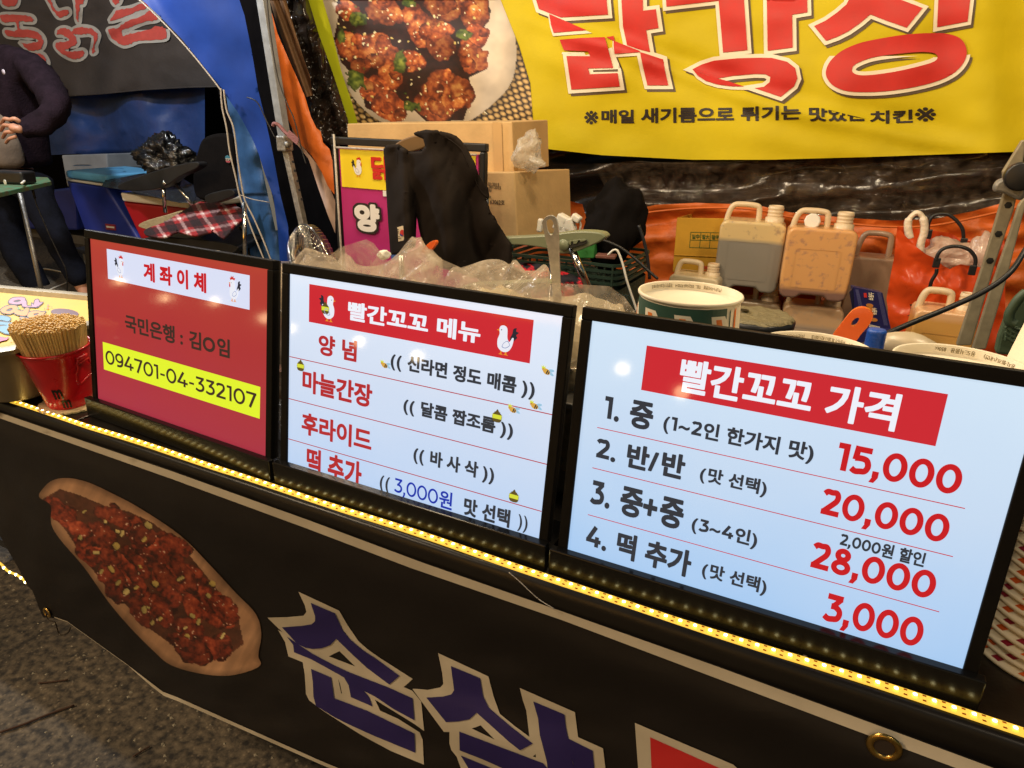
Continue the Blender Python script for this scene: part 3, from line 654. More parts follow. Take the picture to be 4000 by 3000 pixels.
def put_line(a, b, th, fn, px, m, parent, h=.0005):
    (x0, y0), (x1, y1) = px(*a), px(*b); y = (y0+y1)/2
    return frame_from('ruled_line', [(x0, y-th/2), (x1, y-th/2), (x1, y+th/2), (x0, y+th/2)], [(0, 1, 2, 3)], fn, m, parent, h)

# --- red account board
t, fn, px, w, hh = board(0, 'red lit board with bank account number in a yellow band, beside the skewer bucket', *FIT[0])
s1 = lambda x, y: (x*.6027, 900+y*.6027)
frame_from('poster', [(0, -.002), (w, -.002), (w, hh), (0, hh)], [(0, 1, 2, 3)], fn, EM['red1'], t, 0)
put_quad([s1(696, 112), s1(1625, 306), s1(1620, 530), s1(703, 310)], fn, px, EM['w1'], t, .0003, 'title_band')
put_quad([s1(662, 723), s1(1680, 1030), s1(1672, 1235), s1(668, 903)], fn, px, EM['yel'], t, .0003, 'yellow_band')
put_text('계 좌 이 체', s1(938, 326), s1(1345, 288), fn, px, EM['redt'], t, bold=.04)
put_text('국민은행 : 김O임', s1(812, 655), s1(1490, 722), fn, px, EM['darkw'], t, bold=.03)
put_text('094701-04-332107', s1(682, 866), s1(1655, 1068), fn, px, EM['darkw'], t, bold=.025, dig=.165)
for (cx, cy, fl) in ((787, 236, False), (1520, 398, True)):
    X, Y = px(*s1(cx, cy)); hen(fn, X, Y, .0195, fl, t, .0006, 1)
adopt(t)
# --- menu board
t, fn, px, w, hh = board(1, 'white lit menu board listing flavours under a red title between two hens', *FIT[1])
s2 = lambda x, y: (1000+x*.7836, 900+y*.7836)
frame_from('poster', [(0, -.002), (w, -.002), (w, hh), (0, hh)], [(0, 1, 2, 3)], fn, EM['white2'], t, 0)
put_quad([s2(272, 274), s2(1386, 458), s2(1364, 672), s2(267, 461)], fn, px, EM['hred'], t, .0003, 'title_band')
put_text('빨간꼬꼬 메뉴', s2(463, 452), s2(1127, 474), fn, px, EM['wt'], t, .0008, bold=.034)
for body, bl_, tr_, mm, bo in (('양 념', (313, 622), (508, 558), 'redd', .035), ('(( 신라면 정도 매콤 ))', (672, 700), (1394, 757), 'dark', .040), ('마늘간장', (230, 806), (583, 776), 'redd', .035),
        ('(( 달콤 짭조롬 ))', (733, 920), (1284, 962), 'dark', .040), ('후라이드', (223, 1015), (577, 998), 'redd', .035), ('(( 바 사 삭 ))', (780, 1163), (1188, 1182), 'dark', .040),
        ('((', (610, 1306), (665, 1235), 'dark', .02), ('맛 선택', (1028, 1418), (1265, 1398), 'dark', .040), ('))', (1295, 1500), (1352, 1430), 'dark', .02)):
    put_text(body, s2(*bl_), s2(*tr_), fn, px, EM[mm], t, bold=bo)
put_text('떡 추가', s2(245, 1212), s2(525, 1160), fn, px, EM['redd'], t, bold=.035, clip=-.001)
put_text('3,000원', s2(683, 1312), s2(977, 1312), fn, px, EM['blue'], t, bold=.02, ref='3000원', dig=.15)
for a_, b_ in (((168, 635), (1475, 922)), ((162, 843), (1445, 1168)), ((157, 1042), (1417, 1403))): put_line(s2(*a_), s2(*b_), .0012, fn, px, EM['redd'], t)
X, Y = px(*s2(372, 392)); hen(fn, X, Y, .0215, False, t, .0008, 1); X, Y = px(*s2(1240, 552)); hen(fn, X, Y, .0215, True, t, .0008, 1)
def bee(cx, cy, s, ang, k):
    X, Y = px(*s2(cx, cy)); root = t
    E = lambda a, b, p, q, r=0: [(X+s*(x*math.cos(ang)-y*math.sin(ang)), Y+s*(x*math.sin(ang)+y*math.cos(ang))) for x, y in ell(a, b, p, q, r, 18)]
    for j, (L, mm) in enumerate(((E(.55, .5, .5, .22, .5), 'wing'), (E(.75, .1, .5, .2, -.1), 'wing'), (E(0, 0, .62, .42), 'bee'), (E(.12, 0, .1, .4), 'blk'), (E(.4, 0, .09, .3), 'blk'), (E(-.5, .12, .34, .3), 'bee'), (E(-.62, .18, .06, .06), 'blk'),
                 ([(X+s*p, Y+s*q) for p, q in ((-.75, .42), (-.85, .85), (-.6, .62), (-.5, .95), (-.38, .62), (-.12, .8), (-.25, .4))], 'potl'))):
        V2, F2 = tri2d([L]); frame_from('bee_sticker_print', V2, F2, fn, EM[mm], t, .0010+.0001*j)
for k, (cx, cy, an) in enumerate(((645, 678, -.3), (1448, 712, -.4), (1280, 900, -.3), (1388, 882, -.3))): bee(cx, cy, .0082, an, k)
def pot(cx, cy, s):
    X, Y = px(*s2(cx, cy)); P = lambda L: [(X+s*x, Y+s*y) for x, y in L]
    for j, (L, mm) in enumerate((([(-.55, .75), (-.3, .78), (-.1, 1.15), (.1, 1.15), (.3, .78), (.55, .75), (.5, .6), (.85, .3), (.85, -.5), (.5, -.95), (-.5, -.95), (-.85, -.5), (-.85, .3), (-.5, .6)], 'pot'),
                     ([(-.84, .3), (.84, .3), (.82, -.4), (-.82, -.4)], 'potl'))):
        V2, F2 = tri2d([P(smoothpts(L, 2, True) if j == 0 else L)]); frame_from('honey_pot_print', V2, F2, fn, EM[mm], t, .0014+.0001*j)
for cx, cy in ((225, 678), (1202, 932), (1282, 1328), (353, 395)): pot(cx, cy, .0078)
adopt(t)
# --- price board
t, fn, px, w, hh = board(2, 'white lit price board with four numbered prices in red, the largest in view', *FIT[2])
s3 = lambda x, y: (2100+x*1.055, 1150+y*1.055)
frame_from('poster', [(0, -.002), (w, -.002), (w, hh), (0, hh)], [(0, 1, 2, 3)], fn, EM['white3'], t, 0)
put_quad([s3(402, 198), s3(1518, 372), s3(1473, 563), s3(380, 360)], fn, px, EM['hred'], t, .0003, 'title_band')
put_text('빨간꼬꼬 가격', s3(515, 364), s3(1350, 374), fn, px, EM['wt'], t, .0008, bold=.030)
for body, bl_, tr_, mm, bo, rf in (('1. 중', (238, 474), (432, 410), 'dark', .040, None), ('(1~2인 한가지 맛)', (458, 517), (1028, 556), 'dark', .034, None), ('15,000', (1097, 650), (1586, 638), 'redt', .03, '15000'),
        ('2. 반/반', (207, 614), (549, 600), 'dark', .040, None), ('(맛 선택)', (593, 699), (852, 692), 'dark', .034, None), ('20,000', (1040, 812), (1540, 822), 'redt', .03, '20000'),
        ('3. 중+중', (185, 787), (545, 768), 'dark', .040, None), ('(3~4인)', (562, 885), (817, 882), 'dark', .034, None), ('2,000원 할인', (1115, 932), (1445, 958), 'dark', .034, '2000원 할인'),
        ('28,000', (1003, 1010), (1492, 1032), 'redt', .03, '28000'), ('4. 떡 추가', (168, 940), (572, 955), 'dark', .040, None), ('(맛 선택)', (600, 1053), (852, 1058), 'dark', .034, None), ('3,000', (1052, 1207), (1447, 1208), 'redt', .03, '3000')):
    put_text(body, s3(*bl_), s3(*tr_), fn, px, EM[mm], t, bold=bo, ref=rf)
for a_, b_ in (((217, 497), (1585, 793)), ((198, 645), (1542, 972)), ((180, 818), (1493, 1178))): put_line(s3(*a_), s3(*b_), .0009, fn, px, EM['redt'], t)
adopt(t)
# ================================================================== the yellow banner and the back of the stall
YB = 3.3
def yb_crease(u):  # height (in photo rows) of the overhanging fold at column u
    return float(np.interp(u, [1900, 2040, 2200, 2460, 2560, 2860, 3020, 3300, 3450, 3600, 3950, 4300], [-40, 35, 98, 175, 218, 335, 388, 445, 478, 515, 566, 590]))
def yb_map(u, v, h):
    c = yb_crease(u); k = max(0, min(1, (u-1950)/250))*(1 if u < 3500 else max(0, 1-(u-3500)/500))
    d = .0
    d += .016*k*math.exp(-((v-c-34)/36)**2)-.012*k*math.exp(-((v-c+34)/40)**2)+.012*k*math.exp(-((v-c-150)/60)**2)
    d += .018*math.sin(u/170+v/260)+.012*math.sin(u/90-v/110+1)*(.3+.7*min(1, max(0, (v-350)/250))) + .012*n3(u/160, v/120, 1)
    if u > 3700: d += .03*math.sin((u-3700)/70)*min(1, (u-3700)/200)
    p = at(u, v, y=YB-d); return p-np.array((0, h, 0))
t = thing('food_banner', at(2600, 600, y=YB), 'bright yellow fabric banner with a fried chicken picture and big red lettering', 'banner')
yel = mat('yellow_banner_fabric', lin((204, 182, 16)), rough=.65, spec=.25, var=.07, vscale=4, bump=.35, bscale=9, bdist=.012)
outl = [(980, -420), (4500, -420), (4500, 575), (3990, 592), (3400, 613), (3000, 624), (2700, 624), (2350, 606), (2120, 580), (1960, 560), (1700, 530), (1490, 512), (1385, 505), (1370, 470), (1280, 250), (1180, 0)]
V2, F2 = tri2d([outl]); frame_from('banner_fabric', V2, F2, yb_map, yel, t, 0, (22, 14), smooth=True)
z1 = lambda L: [(2000+x*1000/2212, y*1000/2212) for x, y in L]
z2 = lambda L: [(3000+x*1000/2212, y*1000/2212) for x, y in L]
# strokes as they show on the creased cloth; the parts above the frame continue the letters
G = []
G.append([z1([(205, -420), (815, -470), (822, -330), (380, -290), (400, -60), (815, -80), (835, 128), (425, 152), (240, 80), (215, 0)])])
G.append([z1([(328, 122), (650, 262), (366, 284), (345, 220)])])
G.append([z1([(925, -470), (1120, -480), (1138, 95), (1248, 82), (1272, 245), (1165, 262), (1198, 452), (1110, 430), (1000, 392), (965, 230)])])
G.append([z1([(418, 345), (620, 328), (808, 322), (835, 420), (880, 588), (665, 592), (678, 642), (918, 632), (938, 748), (520, 775), (478, 485), (682, 487), (662, 446), (455, 436)])])
G.append([z1([(818, 322), (886, 312), (893, 355), (880, 352)])])
G.append([z1([(884, 352), (1110, 442), (1112, 452), (893, 467), (884, 400)])])
G.append([z1([(1112, 452), (1150, 462), (1312, 515), (1325, 600), (1356, 738), (1176, 738), (1140, 590)])])
G.append([z1([(1340, 60), (1330, -90), (1990, -150), (2008, 0), (2038, 434), (1828, 455), (1790, 8)])])
G.append([z1([(2205, -450), (2440, -470), (2468, 0), (2552, -10), (2555, 108), (2424, 130), (2428, 412), (2212, 440), (2205, 0)])])
G.append([z1([(1562, 600), (1640, 560), (1750, 525), (1950, 505), (2150, 500), (2250, 502), (2380, 535), (2450, 590), (2468, 680), (2440, 745), (2360, 810), (2325, 838), (2212, 800), (2100, 762), (2180, 750), (2230, 710), (2235, 665), (2190, 642), (2100, 640), (1920, 655), (1770, 680)])])
G.append([z1([(1568, 604), (1700, 655), (1880, 705), (2010, 748), (1900, 746), (1780, 730), (1680, 700), (1610, 655)])])
G.append([z2([(100, -420), (1300, -480), (1310, -300), (840, -240), (880, -150), (1000, -80), (1120, -10), (1335, 72), (1198, 242), (1020, 180), (885, 127), (800, 200), (700, 270), (600, 320), (503, 355), (400, 228), (500, 180), (600, 110), (680, 40), (720, -40), (640, -220), (130, -210)])])
G.append([z2([(1490, -420), (1745, -430), (1745, 0), (1722, 188), (1460, 238)])])
G.append([z2(smoothpts([(502, 620), (540, 530), (640, 440), (800, 372), (1000, 330), (1200, 300), (1400, 288), (1550, 295), (1660, 335), (1712, 420), (1700, 520), (1620, 620), (1480, 695), (1300, 745), (1100, 780), (900, 796), (700, 790), (580, 750), (520, 690)], 4, True)),
          z2(smoothpts([(728, 600), (760, 555), (900, 500), (1100, 470), (1300, 452), (1420, 458), (1462, 485), (1440, 530), (1300, 575), (1100, 620), (900, 648), (790, 650), (738, 630)], 4, True))])
def shiftL(L, dx, dy): return [[(x+dx, y+dy) for x, y in q] for q in L]
OUTL = [0, 2, 3, 6, 7, 8, 9, 11, 12, 13, 5, 1, 10]
for k, i in enumerate(OUTL):
    if i in (1, 5, 10):      # slivers just under the crease: their rim shows on the lower side only
        V2, F2 = tri2d(shiftL(G[i], 0, 8), 5); frame_from('letter_outline', V2, F2, yb_map, M['white_print'], t, .0051+.00025*(k-9), (22, 14), smooth=True); continue
    w_ = 15
    V2, F2 = tri2d(shiftL(G[i], 9, 10), w_); frame_from('letter_shadow', V2, F2, yb_map, M['grey_print'], t, .0015+.00025*k, (22, 14), smooth=True)
    V2, F2 = tri2d(G[i], w_); frame_from('letter_outline', V2, F2, yb_map, M['white_print'], t, .0055+.00025*k, (22, 14), smooth=True)
for k, L in enumerate(G):
    V2, F2 = tri2d(L); frame_from('letter_stroke', V2, F2, yb_map, M['red'], t, .0095+.0001*k, (22, 14), smooth=True)
def textpx(body, x0, x1, yb_, yt, fn, m, parent, h, bold=.03, step=None, slope=None, nm='lettering', clip=None):
    V2, F2, Ly = boldtext(body, bold); a = V2.min(0); b_ = V2.max(0)
    q = (V2-a)/(b_-a); U = x0+q[:, 0]*(x1-x0)
    base = (slope(U) if slope else yb_+0*U); Vv = base-q[:, 1]*(yb_-yt)
    if clip: 
        Vv = np.maximum(Vv, clip(U))
    return frame_from(nm, np.stack([U, Vv], 1), F2, fn, m, parent, h, step, layer=Ly*5)
sl = lambda U: np.interp(U, [2280, 2500, 2800, 3130], [486, 486, 480, 470])
textpx('※', 2283, 2338, 484, 430, yb_map, M['black_print'], t, .003, .012, (22, 14), sl)
textpx('매일', 2350, 2478, 484, 430, yb_map, M['black_print'], t, .003, .035, (22, 14), lambda U: 482+0*U)
textpx('새기름으로', 2504, 2868, 484, 424, yb_map, M['black_print'], t, .003, .035, (22, 14), lambda U: 482-(U-2504)*.016)
textpx('튀기는', 2894, 3128, 475, 418, yb_map, M['black_print'], t, .003, .035, (22, 14), lambda U: 474-(U-2894)*.03)
cl_ = lambda U: np.interp(U, [3150, 3260, 3330, 3400], [408, 434, 452, 468])
textpx('맛있는', 3160, 3385, 475, 418, yb_map, M['black_print'], t, .003, .035, (22, 14), lambda U: 474+0*U, clip=cl_)
textpx('치킨', 3398, 3566, 480, 428, yb_map, M['black_print'], t, .003, .035, (22, 14), lambda U: 486-(U-3398)*.04)
textpx('※', 3574, 3656, 474, 418, yb_map, M['black_print'], t, .003, .012, (22, 14), lambda U: 475+0*U)
q1 = lambda x, y: (900+x*1300/1797, y*1200/1659)
pic = [q1(470, -300), q1(1440, -300), q1(1460, 0), q1(1560, 250), q1(1620, 450), q1(1635, 655), q1(690, 668), q1(600, 430), q1(500, 120), q1(455, 0)]
plate = smoothpts([q1(*p) for p in ((505, -100), (530, 100), (570, 280), (620, 450), (700, 570), (820, 660), (1000, 690), (1250, 670), (1420, 560), (1520, 440), (1545, 280), (1520, 100), (1460, -80), (1000, -300))], 4, True)
heap = [q1(*p) for p in ((540, -100), (590, 60), (560, 210), (600, 340), (700, 440), (730, 580), (860, 650), (960, 560), (1060, 660), (1260, 650), (1310, 500), (1290, 420), (1390, 370), (1340, 220), (1410, 60), (1340, -60), (1000, -200))]
def chick_paint(o, uv):
    U = np.array([p[0] for p in uv]); V = np.array([p[1] for p in uv])
    a = .5; xr = U*math.cos(a)+V*math.sin(a); yr = -U*math.sin(a)+V*math.cos(a)       # wicker mat
    row = np.floor(yr/17); xx = (xr/34+.5*(row % 2)) % 1-.5; yy = (yr/17) % 1-.5
    w_ = np.clip(1-(xx*1.7)**2*2-(yy*1.9)**2, 0, 1)
    C = np.array((52, 36, 16))+(np.array((226, 186, 116))-np.array((52, 36, 16)))*(np.sqrt(w_)[..., None])
    C *= (.85+.3*fbm(U/9, V/9, 3, 1))[:, None]
    ins = inpoly(U, V, plate); dd = pdist(U, V, plate)
    sh = np.clip(dd/28, 0, 1)
    C[~ins] *= (.65+.35*sh[~ins])[:, None]
    pl = np.array((224, 206, 180))*(.82+.26*fbm(U/70, V/70, 3, 4))[:, None]*(.86+.14*np.clip(dd/60, 0, 1))[:, None]
    C[ins] = pl[ins]
    hp = inpoly(U, V, heap); C[hp] = np.array((46, 18, 10))*(.6+.8*fbm(U[hp]/18, V[hp]/18, 3, 6))[:, None]
    r_ = np.random.default_rng(5)
    big = [(640, 60, 75, 60, .3), (830, 60, 110, 80, .2), (640, 230, 80, 70, 1.2), (800, 290, 115, 90, .7), (1010, 130, 70, 110, -.5), (1130, 210, 80, 140, -.55), (1150, 40, 110, 80, .3), (1320, 60, 90, 85, .9), (1330, 190, 70, 60, 0),
           (1310, 310, 85, 75, .5), (870, 410, 90, 60, 1.), (780, 480, 70, 90, -.6), (860, 570, 80, 90, -.5), (1130, 430, 90, 60, 0), (1120, 540, 130, 100, .5), (1250, 500, 75, 90, .2), (900, -60, 160, 70, 0), (1200, -60, 160, 60, .2), (700, 360, 60, 50, 0), (1000, 330, 60, 40, .6)]
    ch = [(*q1(x, y), a_*.72, b_*.72, an) for x, y, a_, b_, an in big]
    ch += [(*q1(x+r_.uniform(-60, 60), y+r_.uniform(-50, 50)), a_*.32, b_*.3, r_.uniform(0, 3)) for x, y, a_, b_, an in big for _ in (0, 1)]
    food(U, V, C, ch, 31, ((84, 30, 14), (176, 86, 42), (236, 168, 92), (255, 230, 180)), 34)
    for x, y, a_, b_ in ((700, 105, 46, 42), (690, 100, 20, 16), (920, 345, 34, 56), (680, 430, 44, 56), (960, 20, 40, 22), (600, 195, 26, 38), (1260, 190, 45, 30), (970, 575, 40, 26)):
        u, v = q1(x, y); a_ *= .72; b_ *= .72; q_ = (((U-u)/a_)**2+((V-v)/b_)**2)*(1+1.1*(fbm(U/26+x, V/26+y, 3, 2)-.5)*2); m_ = q_ < 1
        C[m_] = (np.array((58, 78, 22))+(np.array((164, 176, 72))-np.array((58, 78, 22)))*np.clip(fbm(U[m_]/14, V[m_]/14, 2, 3)*1.5-.3, 0, 1)[:, None])*np.clip(1.1-.5*q_[m_], 0, 1)[:, None]
    pts = [q1(r_.uniform(570, 1380), r_.uniform(-40, 640)) for _ in range(95)]
    flakes(U, V, C, pts, 6.5, [(250, 236, 180), (255, 244, 200), (232, 205, 120)], 8)
    setcol(o, C)
V2, F2 = tri2d([pic]); frame_from('food_picture', V2, F2, yb_map, vmat('printed_chicken_picture', .6), t, .002, (3.7, 3.5), smooth=True, post=chick_paint)
lime = mat('lime_border_print', lin((216, 222, 34)), rough=.6)
lb = [q1(*p) for p in ((385, -20), (495, -20), (545, 150), (600, 380), (660, 560), (690, 668), (632, 668), (560, 450), (470, 210))]
V2, F2 = tri2d([lb]); frame_from('lime_border', V2, F2, yb_map, lime, t, .0035, (22, 14), smooth=True)
adopt(t)

def sheet(name, poly, Y, disp, m, step, label=None, cat=None, parent=None, kind=None, group=None, solid=0, smooth=True):
    """hanging sheet whose outline is given in photo pixels on the plane y = Y; disp(u, v) is its relief towards the street"""
    yy = Y if callable(Y) else (lambda u, v: Y)
    V2, F2 = tri2d([poly]); o = frame_from(name, V2, F2, lambda u, v, h: at(u, v, y=yy(u, v)-disp(u, v)), m, parent, 0, step, smooth=smooth)
    if solid: s = o.modifiers.new('s', 'SOLIDIFY'); s.thickness = solid; s.offset = 1
    setp(o, label, cat, group, kind); return o
# dark see-through sheeting below the banner, orange tarpaulin at the foot
sheet('black_sheeting', [(1900, 420), (2040, 560), (4400, 520), (4400, 1000), (3600, 960), (2900, 900), (2400, 880), (1900, 900)], 3.42,
      lambda u, v: .03*math.sin(v/28+u/260+.6*math.sin(u/120))+.03*n3(u/150, v/60, 3)+.006*math.sin(v/13+u/300+n3(u/200, v/60, 2)*2)*(1 if u > 3000 else .4), M['black_film'], 14,
      'shiny black plastic sheeting hanging under the yellow banner', 'plastic sheet')
sheet('wrinkled_clear_film', [(2320, 640), (4100, 600), (4100, 860), (3700, 900), (3300, 890), (2950, 838), (2700, 830), (2400, 810)], 3.33,
      lambda u, v: .012*math.sin(v/22+u/260+1.2*math.sin(u/170))+.016*n3(u/120, v/30, 5), film('wrinkled_film', lin((120, 100, 80)), .02, rough=.06, milk=0, bscale=16, bump=.6), 11,
      'wrinkled clear film with bright glints in front of the black sheeting', 'plastic sheet')
def otp(u, v): 
    return .022*math.sin(v/38+u/300+1.6*math.sin(u/230))*(.4+.6*abs(n3(u/200, v/150, 4)))+.05*n3(u/150, v/60, 7)+.01*math.sin(u/80+v/60)+.008*n3(u/40, v/24, 2)
sheet('orange_tarpaulin', [(2060, 760), (2150, 765), (2275, 798), (2290, 850), (2460, 825), (2560, 800), (2720, 792), (2950, 800), (3090, 830), (3300, 850), (3480, 862), (3650, 855), (3800, 825), (4000, 770), (4400, 700), (4400, 1500), (2000, 1500), (2000, 1000)], 3.3,
      otp, M['orange_tarp'], 14, 'orange tarpaulin gathered along the foot of the back wall, behind the canisters', 'tarpaulin')
MB().tube(smoothpts([at(u, v, y=3.22) for u, v in ((2475, 838), (2600, 822), (2760, 812), (2950, 818), (3100, 850), (3300, 872), (3480, 886), (3650, 880), (3850, 840), (4050, 790))], 6), .005, 6).build('hem_cord', M['orange_tarp'], None, smooth=True)
setp(bpy.data.objects['hem_cord'], 'orange corded hem stitched along the top of the orange tarpaulin', 'cord')
sheet('dark_lining', [(-900, -900), (6000, -900), (6000, 1900), (-900, 1900)], 6.4, lambda u, v: 0, M['dark_tarp'], 400, 'black lining sheet closing the tents at the far back', 'tarpaulin')
sheet('dark_side_lining', [(700, -400), (1500, -400), (1500, 1150), (1000, 1150), (900, 600)], 3.75, lambda u, v: .04*math.sin(u/40), M['dark_tarp'], 40, 'black lining hanging behind the grey tent leg', 'tarpaulin')

# ------------------------------------------------------------------ left edge of the stall: leg, orange, brown and black hangings
y1 = lambda x, y: (800+x*700/1106, y*1050/1659)
sheet('orange_curtain', [y1(*p) for p in ((365, -200), (385, 0), (420, 100), (450, 210), (520, 370), (565, 470), (620, 600), (655, 720), (690, 790), (715, 810), (730, 880), (770, 920), (790, 1000), (800, 1200), (760, 1150), (720, 1060), (660, 960), (600, 900), (540, 790), (470, 650), (440, 560), (420, 430), (390, 230), (370, 60))], 2.95,
      lambda u, v: .03*math.sin((u-v*.38)/26)+.015*n3(u/30, v/60, 1), mat('orange_curtain_fabric', (.72, .16, .02), rough=.5, var=.12, vscale=4, bump=.3, bscale=14, bdist=.01), 12, 'orange curtain strip gathered beside the grey tent leg', 'curtain')
sheet('white_underlay', [y1(*p) for p in ((535, 780), (600, 900), (690, 1010), (760, 1130), (805, 1240), (805, 1440), (760, 1330), (700, 1160), (640, 980), (560, 880))], 3.02, lambda u, v: .02*math.sin(u/18), mat('pinkish_white_fabric', lin((225, 195, 178)), rough=.7, var=.1), 14, 'pale cloth edge showing below the orange curtain', 'cloth')
V = []
sheet('brown_curtain', [y1(*p) for p in ((385, -200), (480, -200), (500, 0), (560, 200), (610, 360), (650, 470), (665, 590), (625, 598), (590, 510), (530, 380), (470, 220), (430, 100), (400, 0))], 3.05,
      lambda u, v: .02*math.sin((u-v*.36)/6.0), M['brown_cloth'], 5, 'brown pleated curtain tied back between orange curtain and black sheeting', 'curtain')
sheet('black_corner_sheeting', [y1(*p) for p in ((470, -200), (620, -200), (640, 0), (700, 200), (800, 480), (885, 745), (890, 830), (780, 900), (700, 840), (660, 700), (630, 560), (560, 330), (490, 0))], 3.18,
      lambda u, v: .05*n3(u/28, v/40, 4)+.03*math.sin((u-v*.35)/14)+.02*n3(u/10, v/12, 9)*(1 if v > 320 else .2), M['black_film'], 7, 'shiny crumpled black plastic beside the lime edge of the yellow banner', 'plastic sheet')
def bar_px(a, b, Y, wd, dp, name, m, parent, ext=0):
    p = at(*a, y=Y); q = at(*b, y=Y); d = (q-p)/np.linalg.norm(q-p); ex = np.cross(d, (0, 1, 0)); ex /= np.linalg.norm(ex)
    return MB().extr([(-wd/2, -dp/2), (wd/2, -dp/2), (wd/2, dp/2), (-wd/2, dp/2)], p-d*ext, ex, np.cross(ex, d), d, np.linalg.norm(q-p)+ext).build(name, m, parent, bevel=.003)
t = thing('tent_leg', at(1190, 880, y=2.8), 'grey square tent leg with adjusting holes, left of the orange curtain', 'tent leg')
bar_px((988, -250), (1115, 560), 2.8, .045, .045, 'upper_tube', mat('pale_painted_steel', (.34, .38, .42), rough=.45, metal=.3, var=.2, vscale=20), t)
bar_px((1110, 540), (1245, 1150), 2.8, .034, .034, 'lower_tube', M['galv'], t)
p = at(1112, 560, y=2.79); MB().box(p, (.06, .06, .075), rx=.0).build('slide_bracket', M['galv'], t, bevel=.008)
MB().tube([p+np.array((.03, -.02, 0)), p+np.array((.055, -.03, -.005))], .014, 12).build('lock_knob', M['galv'], t, smooth=True)
for u, v in ((1146, 632), (1153, 667), (1163, 707), (1171, 742), (1180, 778)):
    q = at(u, v, y=2.781); MB().tube([q, q+np.array((0, -.004, 0))], .007, 10).build('adjusting_hole', mat('hole', (.01, .01, .01)), t)
adopt(t)
t = thing('tie_strap', at(1110, 510, y=2.76), 'striped pink webbing tie knotted round the grey tent leg', 'strap')
MB().tube(smoothpts([at(*p, y=2.74) for p in ((1066, 492), (1072, 482), (1090, 490), (1112, 515), (1130, 530))], 5), .009, 6).build('loop', mat('pink_webbing', lin((150, 100, 100)), rough=.8, bump=.5, bscale=200), t, smooth=True)
o = bar_px((1125, 520), (1165, 555), 2.73, .035, .004, 'tail', bpy.data.materials['pink_webbing'], t)
adopt(t)
for pts, lab in ((((1040, -50), (1055, 120), (1085, 300), (1120, 400), (1150, 470), (1180, 590), (1195, 640)), 'thin black cord running down the orange curtain'),
                 (((965, 380), (1005, 400), (1040, 470), (1075, 540)), 'thin reddish cord crossing the dark gap by the blue curtain')):
    setp(MB().tube(smoothpts([at(*p, y=2.7) for p in pts], 5), .003, 6).build('thin_string', M['cord'], smooth=True), lab, 'cord')

# blue side curtain of the stall, closest hanging on the left
def bluef(u, v):
    a = (u-540-v*.62)
    return .05*math.exp(-((a-10)/45)**2)+.02*math.sin(a/90+v/300)+.012*n3(u/120, v/160, 3)
t = thing('side_curtain', at(1080, 900, y=2.75), 'big blue tarpaulin curtain pulled diagonally across the left side', 'curtain')
sheet('curtain_fabric', [(360, -250), (950, -250), (935, 0), (955, 60), (985, 210), (1008, 350), (1040, 480), (1070, 620), (1095, 760), (1125, 880), (1135, 1060), (1095, 1050), (1085, 900), (1068, 770), (1035, 680), (1010, 600), (985, 540), (930, 440), (868, 352), (820, 290), (710, 152), (630, 70), (545, -10)], 2.75, bluef, M['blue_tarp'], 14, parent=t)
zp = [(545, -8), (630, 72), (712, 158), (770, 225), (830, 300), (868, 350)]
MB().tube(smoothpts([at(u-4, v+4, y=2.72) for u, v in zp], 6), .004, 5).build('zip_tape', M['rope'], t, smooth=True)
adopt(t)
t = thing('lower_blue_curtain', at(1000, 900, y=2.9), 'faded crinkled blue tarpaulin hanging below the diagonal curtain', 'curtain')
sheet('curtain_fabric', [(880, 345), (940, 430), (1000, 530), (1040, 660), (1085, 760), (1105, 880), (1120, 1100), (1010, 1080), (980, 1000), (960, 900), (935, 760), (925, 640), (915, 540), (893, 440)], 2.92,
      lambda u, v: .035*math.sin((u-v*.22)/22)+.03*n3(u/45, v/80, 8)+.004*n3(u/14, v/16, 2), M['blue_tarp2'], 10, parent=t)
bar_px((1003, 520), (1085, 900), 2.84, .03, .004, 'grey_webbing', mat('grey_webbing', lin((120, 122, 118)), rough=.8, var=.2), t)
MB().tube(smoothpts([at(*p, y=2.83) for p in ((1060, 640), (1078, 730), (1095, 830), (1125, 920))], 5), .004, 6).build('zip_tape', M['rope'], t, smooth=True)
MB().tube(smoothpts([at(*p, y=2.85) for p in ((940, 762), (985, 778), (1050, 790))], 5), .0025, 5).build('stitch_line', M['rope'], t, smooth=True)
adopt(t)
for k, pts in enumerate((((862, 345), (868, 420), (885, 500), (897, 590), (920, 690), (938, 770), (970, 860), (1005, 950), (1045, 1045)), ((874, 350), (885, 430), (912, 500), (928, 620), (940, 700), (956, 780), (990, 850), (1025, 930), (1068, 1040)))):
    setp(MB().tube(smoothpts([at(*p, y=2.7) for p in pts], 5), .0042, 6).build('hanging_rope', M['rope'], smooth=True), ('white rope hanging before the faded blue tarpaulin, outer strand' if k == 0 else 'white rope hanging before the faded blue tarpaulin, strand nearer the grey tent leg'), 'rope', 'white ropes hanging by the blue curtain')

